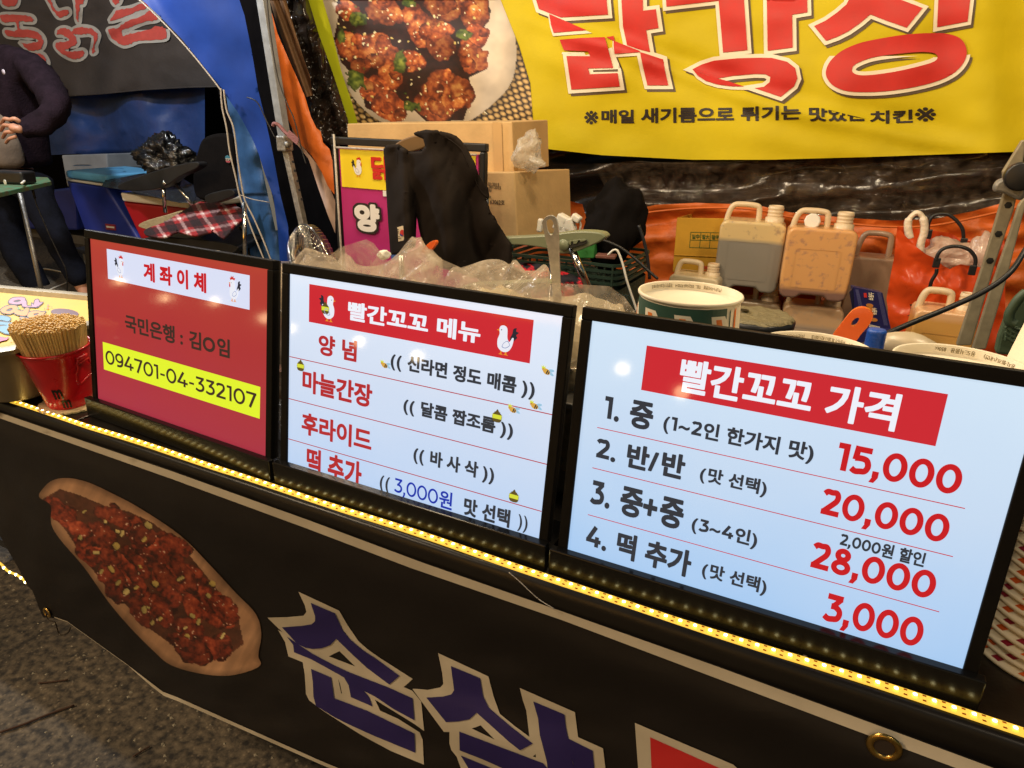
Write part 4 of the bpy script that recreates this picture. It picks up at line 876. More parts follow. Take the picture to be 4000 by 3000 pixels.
# ================================================================== next stall on the left
def bbf(u, v): return .05*math.exp(-((u*.5+v-330)/40)**2)+.03*math.sin(u/120+v/80)+.02*n3(u/70, v/50, 2)
t = thing('black_banner', at(500, 360, y=4.3), 'black fabric banner with red brush lettering edged in white, on the next stall', 'banner')
bm_ = lambda u, v, h: at(u, v, y=4.3-bbf(u, v))-np.array((0, h, 0))
bmat_ = mat('dark_grey_banner_fabric', lin((64, 60, 60)), rough=.75, var=.25, vscale=3, bump=.25, bscale=40)
V2, F2 = tri2d([[(-400, -400), (640, -400), (700, -100), (900, 200), (900, 338), (740, 342), (560, 352), (400, 368), (250, 378), (100, 384), (-400, 400)]]); frame_from('banner_fabric', V2, F2, bm_, bmat_, t, 0, 24, smooth=True)
MB().tube([bm_(u, v, .01) for u, v in ((250, 377), (400, 367), (560, 351), (740, 341), (898, 337))], .006, 6).build('hem', bmat_, t, smooth=True)
k1 = lambda L: [(x*800/2212, y*400/1106) for x, y in L]
def rag(L, a=7):
    P_ = smoothpts(L, 5, True); return [(x+random.uniform(-a, a), y+random.uniform(-a, a)) for x, y in P_]
RB = [[(20, 170), (120, 160), (300, 170), (365, 195), (365, 235), (250, 230), (225, 240), (240, 310), (380, 330), (460, 390), (485, 460), (460, 520), (400, 545), (330, 545), (270, 490), (240, 460), (330, 470), (430, 440), (360, 410), (200, 400), (90, 385), (70, 330), (190, 330), (185, 240), (100, 245), (40, 230)],
      [(350, 600), (440, 580), (490, 610), (520, 690), (440, 710)], [(40, -40), (190, -60), (185, 60), (60, 60)],
      [(550, -40), (590, 60), (640, 120), (740, 105), (755, 150), (700, 185), (640, 180), (590, 110), (540, 20), (500, -60)],
      [(820, -60), (925, -60), (915, 40), (880, 60), (870, 150), (860, 240), (840, 190), (835, 60)],
      [(640, 330), (700, 305), (770, 330), (840, 420), (840, 480), (760, 520), (720, 545), (800, 560), (900, 545), (930, 580), (880, 630), (800, 635), (700, 590), (620, 510), (630, 460), (740, 450), (760, 430), (700, 380), (640, 375)],
      [(800, 330), (880, 295), (1000, 310), (1070, 370), (1060, 440), (1040, 500), (1045, 560), (1010, 570), (1025, 470), (1030, 400), (980, 370), (880, 375), (810, 370)],
      [(1230, -20), (1310, -20), (1300, 30), (1260, 50), (1230, 10)],
      [(1290, 110), (1420, 90), (1560, 40), (1640, 30), (1600, 90), (1480, 130), (1350, 190), (1210, 225), (1250, 150)],
      [(1195, 320), (1290, 300), (1400, 230), (1560, 170), (1650, 120), (1720, 190), (1700, 220), (1580, 240), (1450, 290), (1345, 330), (1350, 390), (1450, 360), (1600, 325), (1720, 285), (1800, 310), (1810, 410), (1700, 430), (1520, 440), (1420, 480), (1340, 490), (1230, 420), (1195, 350)]]
wpr = mat('aged_white_print', lin((178, 180, 178)), rough=.7, var=.1); rpr = mat('faded_red_print', lin((200, 84, 78)), rough=.7, var=.1, vscale=20)
for k, L in enumerate(RB):
    L2 = k1(rag(L)); 
    if abs(area2(L2)) < 5: continue
    V2, F2 = tri2d([k1(smoothpts(L, 5, True))], 12); frame_from('letter_outline', V2, F2, bm_, wpr, t, .006+.0006*k, 24, smooth=True)
    V2, F2 = tri2d([L2]); frame_from('letter_stroke', V2, F2, bm_, rpr, t, .014+.0002*k, 24, smooth=True)
adopt(t)
sheet('rear_blue_tarpaulin', [(-400, 300), (800, 250), (800, 600), (780, 620), (560, 640), (420, 614), (300, 600), (-400, 640)], 4.46,
      lambda u, v: .07*math.sin((u-v*.3)/55)+.05*n3(u/110, v/80, 1), mat('deep_blue_tarpaulin', (.02, .065, .26), rough=.55, var=.3, vscale=3, bump=.3, bscale=10, bdist=.03), 20, 'deep blue tarpaulin hanging behind the coolers and the folding chair', 'tarpaulin')
# ================================================================== coolers, chair, table and person beyond the counter's left end
def hexa(px_front, Y, D, up=0):
    """front face from four photo corners (tl, tr, br, bl) on y = Y, pushed back by the vector D"""
    A = [at(u, v, y=Y) for u, v in px_front]; D = np.array(D, float); return MB().add(A+[q+D for q in A], [(0, 3, 2, 1), (4, 5, 6, 7), (0, 1, 5, 4), (1, 2, 6, 5), (2, 3, 7, 6), (3, 0, 4, 7)])
GY = 3.35
blue_shell = mat('blue_cooler_shell', (.02, .04, .30), rough=.45, var=.12, vscale=8); lid_blue = mat('sky_blue_lid', (.14, .45, .78), rough=.4, var=.08, vscale=8)
t = thing('cooler', at(440, 980, y=GY), 'tall royal blue cooler with a sky blue lid, behind the red board', 'cooler')
hexa([(256, 704), (412, 728), (545, 940), (352, 960)], GY, (.02, .42, 0)).build('body', blue_shell, t, bevel=.02, seg=3)
hexa([(256, 697), (414, 719), (416, 730), (258, 706)], GY-.01, (.02, .44, 0)).build('rim_band', M['white_plastic'], t, bevel=.006)
hexa([(251, 664), (416, 684), (414, 718), (256, 696)], GY-.03, (.05, .47, .012)).build('lid', lid_blue, t, bevel=.022, seg=3)
for u, v in ((322, 646), (450, 660)):
    q = at(u, v, z=at(330, 668, y=GY)[2]+.018); MB().lathe([(.045, .004), (.06, .002), (.062, 0)], q, 20).build('lid_recess', mat('sky_blue_recess', (.06, .24, .5), rough=.4), t, smooth=True)
hexa([(410, 874), (446, 878), (450, 900), (414, 896)], GY-.012, (0, .01, 0)).build('badge', mat('maroon_badge', lin((150, 50, 60)), rough=.5), t)
hexa([(414, 882), (444, 886), (445, 892), (416, 889)], GY-.018, (0, .006, 0)).build('badge_script', M['white_plastic'], t)
adopt(t)
t = thing('cooler', at(520, 960, y=3.2), 'red cooler with a white rim under the black foil sheet', 'cooler')
hexa([(476, 785), (735, 812), (760, 965), (560, 960)], 3.25, (.02, .4, 0)).build('body', mat('red_cooler_shell', lin((165, 18, 30)), rough=.45, var=.1), t, bevel=.02, seg=3)
hexa([(468, 752), (735, 788), (737, 815), (478, 786)], 3.22, (.02, .45, 0)).build('lid', M['white_plastic'], t, bevel=.012, seg=2)
adopt(t)
t = thing('cooler', at(150, 900, y=3.9), 'dark blue cooler mostly hidden behind the standing person', 'cooler')
hexa([(-40, 770), (290, 730), (300, 900), (-40, 890)], 4.0, (0, .4, 0)).build('body', blue_shell, t, bevel=.02); adopt(t)
setp(hexa([(240, 606), (415, 600), (420, 660), (262, 730)], 3.95, (0, .4, 0)).build('foam_box', mat('grey_white_foam', lin((150, 156, 162)), rough=.7, var=.15), bevel=.01), 'greyish white foam box behind the cooler with the sky blue lid', 'box')
zc = min(at(352, 960, y=GY)[2], at(560, 960, y=3.25)[2]); xa = at(352, 960, y=GY)[0]; xb = at(760, 965, y=3.25)[0]
t = thing('bench', ((xa+xb)/2, 3.45, 0), 'low dark bench carrying the blue cooler and the red cooler', 'bench')
MB().box(((xa+xb)/2, 3.48, zc-.02), (xb-xa+.1, .5, .03)).build('bench_top', M['black_plastic'], t, bevel=.004)
for x in (xa+.05, xb-.05):
    for y in (3.28, 3.68): MB().box((x, y, (zc-.035)/2), (.04, .04, zc-.035)).build('leg', M['steel_dark'], t)
adopt(t)
sheet('foil_sheet', [(396, 728), (412, 702), (480, 692), (560, 676), (700, 690), (790, 740), (752, 790), (700, 792), (600, 768), (500, 744)], lambda u, v: 3.15+(745-v)*.0042, lambda u, v: .02*n3(u/22, v/14, 3), mat('black_foil', (.03, .033, .038), rough=.2, metal=.3, spec=.9, bump=.9, bscale=40, bdist=.02), 9, 'creased shiny black foil sheet laid over the red cooler', 'sheet', solid=.002)
def crumple(name, c, r, m, seed, label, cat, amp=.35, sub=4, fr=3.5, parent=None, rot=0):
    bm = bmesh.new(); bmesh.ops.create_icosphere(bm, subdivisions=sub, radius=1)
    for v in bm.verts:
        d = v.co.normalized(); k = 1+amp*mnoise.noise(d*1.3+Vector((seed, 0, 0)))-amp*.8*abs(mnoise.noise(d*fr+Vector((0, seed, 0))))+amp*.35*abs(mnoise.noise(d*fr*2.3+Vector((0, 0, seed))))
        v.co = Vector((d.x*r[0], d.y*r[1], d.z*r[2]))*k
    if rot: bmesh.ops.rotate(bm, verts=bm.verts, matrix=Matrix.Rotation(rot, 3, 'Y'))
    V = [(v.co.x+c[0], v.co.y+c[1], v.co.z+c[2]) for v in bm.verts]; bm.verts.index_update(); Fc = [[q.index for q in f.verts] for f in bm.faces]; bm.free()
    o = mk(name, V, Fc, m, parent, smooth=True)
    if label: setp(o, label, cat)
    return o
crumple('plastic_bag', at(640, 615, y=3.2), (.19, .12, .13), mat('black_bag_plastic', (.008, .008, .009), rough=.12, spec=.9, bump=.8, bscale=30, bdist=.02), 4, 'crumpled glossy black plastic bag on the foil sheet by the folding chair', 'bag', amp=.7, sub=5, fr=3)
# folding chair
t = thing('folding_chair', at(880, 1000, y=2.9), 'black folding chair with a small round badge on its back', 'chair')
def slab(name, poly, Y, D, m, parent, bevel=.01, sm=True):
    P_ = smoothpts(poly, 4, True) if sm else poly; A = [at(u, v, y=Y) for u, v in P_]; n_ = len(A); D = np.array(D, float)
    return MB().add(A+[q+D for q in A], [tuple(range(n_)), tuple(range(n_, 2*n_))[::-1]]+[(i, i+n_, (i+1) % n_+n_, (i+1) % n_) for i in range(n_)]).build(name, m, parent, bevel=bevel)
blackfab = mat('black_mesh_fabric', (.006, .005, .005), rough=.9, spec=.08, var=.3, vscale=30, bump=.3, bscale=200)
slab('backrest', [(790, 540), (840, 522), (890, 525), (912, 560), (918, 640), (925, 740), (870, 775), (790, 785), (755, 750), (752, 660), (768, 590)], 2.95, (0, .05, 0), blackfab, t, .018)
slab('armrest', [(462, 722), (540, 690), (650, 655), (762, 632), (770, 655), (700, 690), (640, 730), (560, 745), (480, 742)], 2.8, (0, .06, 0), M['black_plastic'], t, .015)
slab('seat', [(560, 940), (600, 925), (760, 935), (880, 950), (930, 970), (860, 1010), (700, 1000), (600, 975)], 2.75, (0, .4, .06), M['black_plastic'], t, .02)
slab('seat_side', [(800, 765), (860, 745), (905, 740), (912, 765), (850, 790), (812, 795)], 2.82, (0, .05, 0), M['black_plastic'], t, .01)
MB().tube([at(636, 712, y=2.83), at(646, 830, y=2.83)], .011, 10).build('arm_post', M['chrome'], t, smooth=True)
MB().tube([at(676, 704, y=2.85), at(752, 800, y=2.85)], .010, 10).build('arm_brace', M['chrome'], t, smooth=True)
MB().tube([at(955, 790, y=2.7), at(958, 1100, y=2.7)], .012, 10).build('leg', M['chrome'], t, smooth=True)
q = at(640, 716, y=2.79); MB().lathe([(.012, 0), (.010, .006), (0, .007)], q, 14, Matrix.Rotation(R(90), 3, 'X')).build('rivet', M['chrome'], t, smooth=True)
q = at(892, 623, y=2.945); MB().lathe([(.022, 0), (.021, .002), (0, .002)], q, 24, Matrix.Rotation(R(90), 3, 'X')).build('badge', mat('badge_dark', (.02, .03, .035), rough=.4), t)
MB().extr([(-.021, .0), (.021, .0), (.017, .012), (.0, .02), (-.017, .012)], q+np.array((0, -.003, .004)), (1, 0, 0), (0, 0, 1), (0, -1, 0), .001).build('badge_top', mat('badge_blue', lin((60, 120, 140)), rough=.4), t)
MB().extr([(-.02, -.006), (.02, -.006), (.012, -.016), (-.012, -.016)], q+np.array((0, -.003, 0)), (1, 0, 0), (0, 0, 1), (0, -1, 0), .001).build('badge_foot', mat('badge_pink', lin((170, 80, 90)), rough=.4), t)
textpx('TIPS', 880, 904, 628, 618, lambda u, v, h: at(u, v, y=2.94), M['white_plastic'], t, 0, .03, nm='badge_lettering')
adopt(t)
def plaid(o, uv):
    U = np.array([p[0] for p in uv]); V = np.array([p[1] for p in uv]); a = .38
    x = (U-560)*math.cos(a)-(V-900)*math.sin(a)*1.6; y = (U-560)*math.sin(a)*.5+(V-900)
    x += 10*fbm(U/60, V/40, 2, 1); y += 8*fbm(U/50, V/50, 2, 5)
    C = np.zeros((len(U), 3)); C[:] = (150, 34, 38)
    def st(q, per, lo, hi): f = (q/per) % 1; return (f > lo) & (f < hi)
    bx = st(x, 96, .0, .42); by = st(y, 62, .0, .45); C[bx] = C[bx]*.35+np.array((20, 18, 24))*.65; C[by] = C[by]*.4+np.array((20, 18, 24))*.6
    wx = st(x, 96, .62, .76); wy = st(y, 62, .62, .78)
    C[wx] = C[wx]*.45+np.array((205, 190, 185))*.55; C[wy] = C[wy]*.5+np.array((190, 178, 176))*.5; C[wx & wy] = (225, 210, 205)
    C *= (.8+.4*fbm(U/5, V/5, 2, 2))[:, None]; setcol(o, C)
V2, F2 = tri2d([smoothpts([(786, 786), (850, 792), (940, 812), (948, 850), (915, 880), (872, 928), (830, 905), (760, 918), (690, 905), (640, 925), (572, 918), (568, 896), (640, 868), (690, 838), (735, 812)], 4, True)])
o = frame_from('plaid_blanket', V2, F2, lambda u, v, h: at(u, v, y=2.72+(900-v)*.0022-.012*n3(u/28, v/18, 3)), vmat('plaid_fleece', .95, bump=.5, bscale=200), None, 0, 5, smooth=True, post=plaid)
s = o.modifiers.new('s', 'SOLIDIFY'); s.thickness = .012; s.offset = 1; setp(o, 'red and black plaid blanket folded on the folding chair', 'blanket')
t = thing('seat_cushion', at(760, 960, y=2.68), 'beige paw print cushion under the plaid blanket', 'cushion')
CQ = 2.99
slab('pad', [(540, 880), (570, 862), (640, 842), (720, 822), (760, 850), (900, 900), (940, 880), (935, 915), (880, 960), (810, 974), (740, 940), (650, 915), (560, 893)], CQ, (0, .06, .0), mat('beige_plush', lin((176, 158, 120)), rough=.95, var=.15, vscale=30, bump=.6, bscale=120), t, .012)
for u, v in ((742, 926), (755, 935), (735, 938), (820, 926), (838, 920), (815, 940), (848, 932), (830, 955)):
    slab('paw_spot', ell(u, v, 9, 6, .5, 10), CQ-.012, (0, .01, 0), M['black_cloth'], t, 0, False)
adopt(t)
slab_o = slab('sandal', [(845, 975), (880, 965), (935, 980), (940, 1000), (890, 1008), (850, 995)], 3.0, (0, .1, 0), mat('dark_sandal', (.03, .03, .035), rough=.6), None, .01); setp(slab_o, 'dark sandal on the ground under the chair by the blue tarpaulin', 'sandal')
# paper cup edge behind the red board
pd = at(812, 985, y=1.9)
t = thing('stool', (pd[0], 1.9, 0), 'small round steel stool behind the red board, under the cream dish', 'stool')
MB().lathe([(0, pd[2]-.034), (.11, pd[2]-.034), (.115, pd[2]-.03), (.11, pd[2]-.022), (0, pd[2]-.022)], (pd[0], 1.9, 0), 28).build('seat', M['steel_dark'], t, smooth=True)
for k in range(3): a_ = k*2.09+.4; MB().tube([(pd[0]+.07*math.cos(a_), 1.9+.07*math.sin(a_), pd[2]-.034), (pd[0]+.12*math.cos(a_), 1.9+.12*math.sin(a_), 0)], .009, 8).build('leg', M['steel_dark'], t, smooth=True)
adopt(t)
setp(MB().lathe([(.062, 0), (.064, .004), (.05, .02), (.0, .021)], at(812, 985, y=1.9)-np.array((0, 0, .02)), 28).build('paper_dish', M['cream'], smooth=True), 'round cream dish just behind the top edge of the red board', 'dish')

# green folding table with device
t = thing('green_table', at(60, 740, y=2.6), 'worn green board table with a splintered end, in front of the person', 'table')
grn = mat('chipped_green_paint', (.03, .17, .09), rough=.55, var=.5, vscale=20, dirt=(.12, .09, .04))
q0 = at(-150, 742, y=2.45); q1_ = at(200, 706, y=2.45); 
zt = (q1_[2])
A = [at(-250, 790, z=zt), at(0, 752, z=zt), at(200, 708, z=zt), at(186, 692, z=zt), at(60, 690, z=zt), at(-250, 700, z=zt)]
MB().add(A+[p-np.array((0, 0, .022)) for p in A], [tuple(range(6)), tuple(range(6, 12))[::-1]]+[(i, i+6, (i+1) % 6+6, (i+1) % 6) for i in range(6)]).build('board', grn, t, bevel=.003)
for p in (A[0], A[1]*.85+A[3]*.15): MB().tube([p+np.array((0, .05, -.02)), (p[0], p[1]+.05, 0)], .012, 8).build('leg', M['steel_dark'], t, smooth=True)
adopt(t)
t = thing('card_terminal', at(40, 700, z=zt), 'black box shaped device with a round white label on the green table', 'device')
bq = at(20, 722, z=zt); MB().box(bq+np.array((-.02, .06, .035)), (.19, .1, .065), .35).build('housing', M['black_plastic'], t, bevel=.012, seg=3)
q = at(20, 712, y=bq[1]-.03); MB().lathe([(.013, 0), (.012, .002), (0, .002)], q, 18, Matrix.Rotation(R(90), 3, 'X')).build('label', M['white_plastic'], t)
adopt(t)
setp(MB().tube(smoothpts([at(u, v, z=zt+.02) for u, v in ((80, 692), (100, 694), (95, 708), (85, 716))], 4), .006, 8).build('white_cable', M['white_plastic'], smooth=True), 'white plug cable end lying on the green table', 'cable')
setp(MB().tube(smoothpts([at(*p, y=2.4) for p in ((102, 694), (122, 706), (132, 745), (140, 790), (160, 840), (190, 910), (225, 985), (252, 1040), (262, 1080), (262, 1140))], 5), .0035, 6).build('power_cable', M['cord'], smooth=True), 'thin dark cable hanging from the green table past the trousers', 'cable')
MB().tube([at(128, 742, y=2.4), at(137, 776, y=2.4)], .007, 8).build('cable_knot', M['cord'], bpy.data.objects['power_cable'], smooth=True)
setp(MB().tube(smoothpts([at(*p, z=.006) for p in ((120, 1045), (178, 1050), (240, 1062), (283, 1078), (270, 1100), (210, 1125), (160, 1150))], 5), .006, 6).build('floor_cable', M['white_plastic'], smooth=True), 'white cable looping on the ground behind the steel food pan', 'cable')
MB().box(at(120, 985, z=.03)+np.array((0, .7, .0)), (2.6, .25, .1), 0).build('kerb_stone', mat('concrete_kerb', (.13, .125, .115), rough=.9, var=.3, vscale=12, bump=.3), None, bevel=.01)
setp(bpy.data.objects['kerb_stone'], 'low grey concrete kerb behind the person, by the coolers', 'kerb')

# ------------------------------------------------------------------ the person (only the left half of the body is in the frame)
def skin(name, joints, edges, m, parent=None, sub=2, root=0, disp=0, dsize=.1):
    """joints: list of (point, radius); grows one continuous tapered surface"""
    me = bpy.data.meshes.new(name); me.from_pydata([tuple(map(float, j[0])) for j in joints], edges, []); o = bpy.data.objects.new(name, me); COL.objects.link(o)
    me.materials.append(m); o.modifiers.new('skin', 'SKIN').use_smooth_shade = True
    for i, j in enumerate(joints):
        r = j[1] if hasattr(j[1], '__len__') else (j[1], j[1]); me.skin_vertices[0].data[i].radius = r
    me.skin_vertices[0].data[root].use_root = True
    s = o.modifiers.new('sub', 'SUBSURF'); s.levels = sub; s.render_levels = sub
    if disp:
        tx = bpy.data.textures.new(name+'_folds', 'CLOUDS'); tx.noise_scale = dsize; d = o.modifiers.new('folds', 'DISPLACE'); d.texture = tx; d.strength = disp; d.mid_level = .5
    if parent is not None: o.parent = parent
    return o
YP = 3.0
P3 = lambda u, v, y=YP: at(u, v, y=y)
t = thing('person', (P3(100, 1200)[0], YP, 0), 'person in a dark plum fleece jacket and navy trousers standing behind the green table', 'person')
pel = P3(60, 690, 3.06); che = P3(0, 330, 3.05); nec = P3(-60, 110, 3.03); sL = P3(95, 225); sR = P3(-190, 215, 3.0); hd = P3(-75, -40)
elL = P3(232, 440, 2.86); wrL = P3(175, 478, 2.78); haL = P3(45, 510, 2.62); elR = P3(-190, 430, 2.85); wrR = P3(-80, 500, 2.68)
hipL = P3(130, 740); hipR = P3(20, 745); knL = P3(215, 930, 2.95); anL = P3(335, 1150, 2.95); knR = P3(60, 960, 2.95); anR = P3(170, 1180, 2.95)
toL = anL+np.array((.06, -.14, -.05)); toR = anR+np.array((.05, -.14, -.05))
body = skin('body', [(pel, .10), (che, .10), (nec, .055), (hd-np.array((0, 0, .02)), (.085, .1)), (hd+np.array((0, 0, .09)), (.08, .09)), (sL, .06), (elL, .02), (wrL, .018), (sR, .06), (elR, .045), (wrR, .028),
                     (hipL, .08), (knL, .06), (anL, .042), (anL-np.array((0, .02, .03)), .03), (hipR, .08), (knR, .06), (anR, .042), (anR-np.array((0, .02, .03)), .03)],
            [(0, 1), (1, 2), (2, 3), (3, 4), (1, 5), (5, 6), (6, 7), (1, 8), (8, 9), (9, 10), (0, 11), (11, 12), (12, 13), (13, 14), (0, 15), (15, 16), (16, 17), (17, 18)], M['skin'], t)
jk = skin('jacket', [(P3(95, 650, 3.02), (.21, .13)), (P3(75, 500), (.19, .15)), (P3(25, 320), (.20, .16)), (P3(-40, 190), (.12, .12)), (P3(95, 235), .105), (P3(185, 330, 2.92), .098), (P3(225, 425, 2.84), .095), (P3(165, 490, 2.74), .082), (P3(95, 505, 2.66), .062), (P3(78, 507, 2.64), .055), (P3(-180, 225), .1), (P3(-230, 400, 2.85), .09), (P3(-120, 500, 2.7), .06)],
          [(0, 1), (1, 2), (2, 3), (2, 4), (4, 5), (5, 6), (6, 7), (7, 8), (8, 9), (2, 10), (10, 11), (11, 12)], M['jacket'], t, root=1, disp=.045, dsize=.07)
skin('shirt', [(P3(35, 662, 2.84), (.115, .06)), (P3(15, 560, 2.82), (.105, .06)), (P3(-25, 440, 2.84), (.07, .04))], [(0, 1), (1, 2)], M['beige_shirt'], t, disp=.02, dsize=.06)
skin('trousers', [(P3(75, 640, 3.02), (.19, .14)), (P3(135, 745), .12), (P3(220, 930, 2.95), .095), (P3(328, 1120, 2.95), .075), (P3(15, 750), .125), (P3(50, 960, 2.93), .105), (P3(165, 1150, 2.93), .085)], [(0, 1), (1, 2), (2, 3), (0, 4), (4, 5), (5, 6)], M['navy'], t, disp=.03, dsize=.12)
skin('shoe', [(anL+np.array((-.01, .05, -.03)), .05), (anL+np.array((.03, -.08, -.04)), .05), (toL+np.array((.02, -.06, -.01)), .04)], [(0, 1), (1, 2)], M['white_plastic'], t)
skin('shoe', [(anR+np.array((-.01, .05, -.03)), .05), (anR+np.array((.03, -.08, -.04)), .05), (toR+np.array((.02, -.06, -.01)), .04)], [(0, 1), (1, 2)], M['white_plastic'], t)
# hand: palm plus five bent fingers held together in front of the belly
H0 = P3(95, 505, 2.64); pal = P3(62, 505, 2.61)
skin('hand', [(H0, .03), (pal, (.038, .026)), (P3(38, 490, 2.60), .03)], [(0, 1), (1, 2)], M['skin'], t)
for k, (a, b_, c_, r_) in enumerate((((46, 470), (18, 462), (4, 486), .0125), ((50, 492), (16, 488), (2, 512), .0130), ((56, 514), (22, 516), (10, 540), .0125), ((66, 532), (36, 542), (22, 560), .011))):
    skin('finger', [(P3(*a, 2.60), r_), (P3(*b_, 2.58), r_*.95), (P3(*c_, 2.60), r_*.8)], [(0, 1), (1, 2)], M['skin'], t)
skin('thumb', [(P3(80, 478, 2.60), .015), (P3(56, 462, 2.57), .014), (P3(34, 470, 2.56), .011)], [(0, 1), (1, 2)], M['skin'], t)
q = P3(14, 281, 2.79); MB().lathe([(.016, 0), (.015, .003), (0, .004)], q, 16, Matrix.Rotation(R(90), 3, 'X')).build('round_badge', mat('pale_badge', lin((190, 180, 190)), rough=.4), t, smooth=True)
# head details (above the picture)
crumple('hair', hd+np.array((0, .03, .09)), (.095, .105, .085), M['hair'], 3, None, None, amp=.1, parent=t)
for s_ in (-1, 1):
    MB().lathe([(.012, 0), (.008, .006), (0, .008)], hd+np.array((s_*.03, -.088, .03)), 12, Matrix.Rotation(R(90), 3, 'X')).build('eye', M['white_plastic'], t, smooth=True)
    crumple('ear', hd+np.array((s_*.088, 0, .02)), (.012, .02, .032), M['skin'], 1, None, None, amp=.05, sub=2, parent=t)
crumple('nose', hd+np.array((0, -.105, .0)), (.014, .02, .026), M['skin'], 2, None, None, amp=.05, sub=2, parent=t)
crumple('mouth', hd+np.array((0, -.092, -.045)), (.026, .008, .007), mat('lips', lin((150, 80, 72)), rough=.5), 2, None, None, amp=.05, sub=2, parent=t)
adopt(t)

# ================================================================== items standing on the counter, left
t = thing('food_pan', at(100, 1500, z=TOP), 'deep steel food pan with a colourful lid sheet, far left of the counter', 'food pan')
panm = mat('old_stainless_pan', (.33, .27, .17), rough=.46, metal=.7, var=.2, vscale=8, bump=.05, bscale=60)
zr = TOP+.125
def ring(x0, x1, y0, y1, r, z, n=6): return [(x, y, z) for x, y in rrect(x1-x0, y1-y0, r, n, (x0+x1)/2, (y0+y1)/2)]
def loft(rings, m, name, parent, cap0=False, cap1=False, **k):
    n_ = len(rings[0]); V = [p for g in rings for p in g]; Fc = []
    for i in range(len(rings)-1):
        for j in range(n_): Fc.append((i*n_+j, i*n_+(j+1) % n_, (i+1)*n_+(j+1) % n_, (i+1)*n_+j))
    if cap0: Fc.append(tuple(range(n_))[::-1])
    if cap1: Fc.append(tuple((len(rings)-1)*n_+j for j in range(n_)))
    return mk(name, V, Fc, m, parent, smooth=True, autos=True, **k)
pa = R(14); PN = (-1.285, .612)          # the pan's near right rim corner and its turn
def pring(dd, r, z): return [(PN[0]+x*math.cos(pa)-y*math.sin(pa), PN[1]+x*math.sin(pa)+y*math.cos(pa), z) for x, y, _ in ring(-.53+dd, -dd, dd, .405-dd, r, z)]
loft([pring(.065, .05, TOP+.001), pring(.045, .055, TOP+.012), pring(.020, .06, zr-.006), pring(0, .045, zr-.004), pring(0, .045, zr+.003), pring(.006, .04, zr+.004), pring(.024, .036, zr+.0035), pring(.030, .033, zr-.006)], panm, 'pan_body', t, cap0=True)
zl = zr-.004
def lidmap(u, v, h): return at(u, v, z=zl+h)
MB().add(pring(.031, .033, zl-.0015), [tuple(range(28))]).build('lid_sheet', mat('lemon_printed_sheet', lin((234, 206, 96)), rough=.5, spec=.25, var=.08, vscale=10), t)
bub = lambda L: [(x*420/1161, 1100+y*600/1659) for x, y in L]
ink = mat('black_outline_ink', lin((50, 44, 60)), rough=.4)
def bubble(loops, col, k, wd=3.2):
    for j, L in enumerate(loops):
        if len(L) == 2 and hasattr(L[0][0], '__len__'): Ls = [smoothpts(bub(q), 3, True) for q in L]
        else: Ls = [smoothpts(bub(L), 3, True)]
        V2, F2 = tri2d([Ls[0]], wd); frame_from('lettering_outline', V2, F2, lidmap, ink, t, .0001+.00004*k+.00001*j)
        V2, F2 = tri2d(Ls); frame_from('lettering', V2, F2, lidmap, col, t, .0006+.00004*k+.00001*j)
pur = mat('mauve_ink', lin((205, 150, 200)), rough=.4); org = mat('tangerine_ink', lin((238, 160, 60)), rough=.4); blu = mat('sky_ink', lin((84, 160, 210)), rough=.4); pnk = mat('magenta_ink', lin((225, 60, 130)), rough=.4)
bubble([[[(95, 215), (130, 180), (200, 170), (260, 175), (270, 200), (240, 235), (180, 245), (110, 235)], [(150, 208), (200, 195), (225, 205), (190, 222), (155, 220)]], [(225, 215), (280, 205), (290, 260), (350, 265), (400, 275), (370, 275), (300, 272), (250, 270), (240, 245)], [(380, 200), (415, 195), (425, 225), (460, 225), (440, 245), (400, 270), (350, 272), (345, 235), (365, 250)]], pur, 0)
bubble([[[(10, 300), (70, 265), (150, 255), (190, 275), (185, 310), (120, 345), (60, 345), (20, 330)], [(70, 305), (110, 285), (140, 295), (110, 318), (75, 320)]], [(175, 300), (240, 320), (280, 285), (310, 290), (300, 345), (260, 370), (160, 345)], [[(320, 330), (400, 318), (460, 330), (490, 325), (455, 365), (380, 390), (300, 380)], [(370, 345), (420, 340), (400, 360), (365, 362)]], [(220, 385), (300, 395), (330, 400), (300, 415), (240, 408)]], org, 3)
bubble([[(-60, 370), (40, 370), (110, 395), (90, 430), (20, 415), (-60, 410)], [(-60, 430), (60, 440), (130, 450), (120, 480), (40, 465), (-60, 470)], [(20, 480), (90, 470), (200, 460), (240, 470), (160, 500), (170, 560), (60, 560), (-20, 520), (-60, 500)]], blu, 6)
bubble([[(-60, 590), (20, 600), (60, 610), (90, 600), (70, 630), (20, 640), (-60, 670)]], pnk, 9, 1.5)
V2, F2 = tri2d([bub(ell(700, 335, 150, 42, .1))]); frame_from('purple_blob', V2, F2, lidmap, mat('plum_ink', lin((108, 66, 88)), rough=.4), t, .0003)
V2, F2 = tri2d([bub(ell(610, 365, 90, 22, -.1))]); frame_from('pink_blob', V2, F2, lidmap, mat('pink_ink', lin((236, 170, 160)), rough=.4), t, .0002)
for x, y, s_, c_ in ((520, 255, 14, 'r'), (515, 285, 16, 'r'), (560, 275, 8, 'k'), (480, 290, 8, 'k'), (200, 290, 26, 'g'), (205, 433, 12, 'g'), (120, 640, 12, 'k')):
    st_ = [(x+s_*(1 if i % 2 == 0 else .4)*math.cos(i*math.pi/5), y+s_*.8*(1 if i % 2 == 0 else .4)*math.sin(i*math.pi/5)) for i in range(10)]
    V2, F2 = tri2d([bub(st_)]); frame_from('star_print', V2, F2, lidmap, {'r': pnk, 'k': ink, 'g': mat('green_ink', lin((110, 180, 110)), rough=.4)}[c_], t, .0012)
adopt(t)
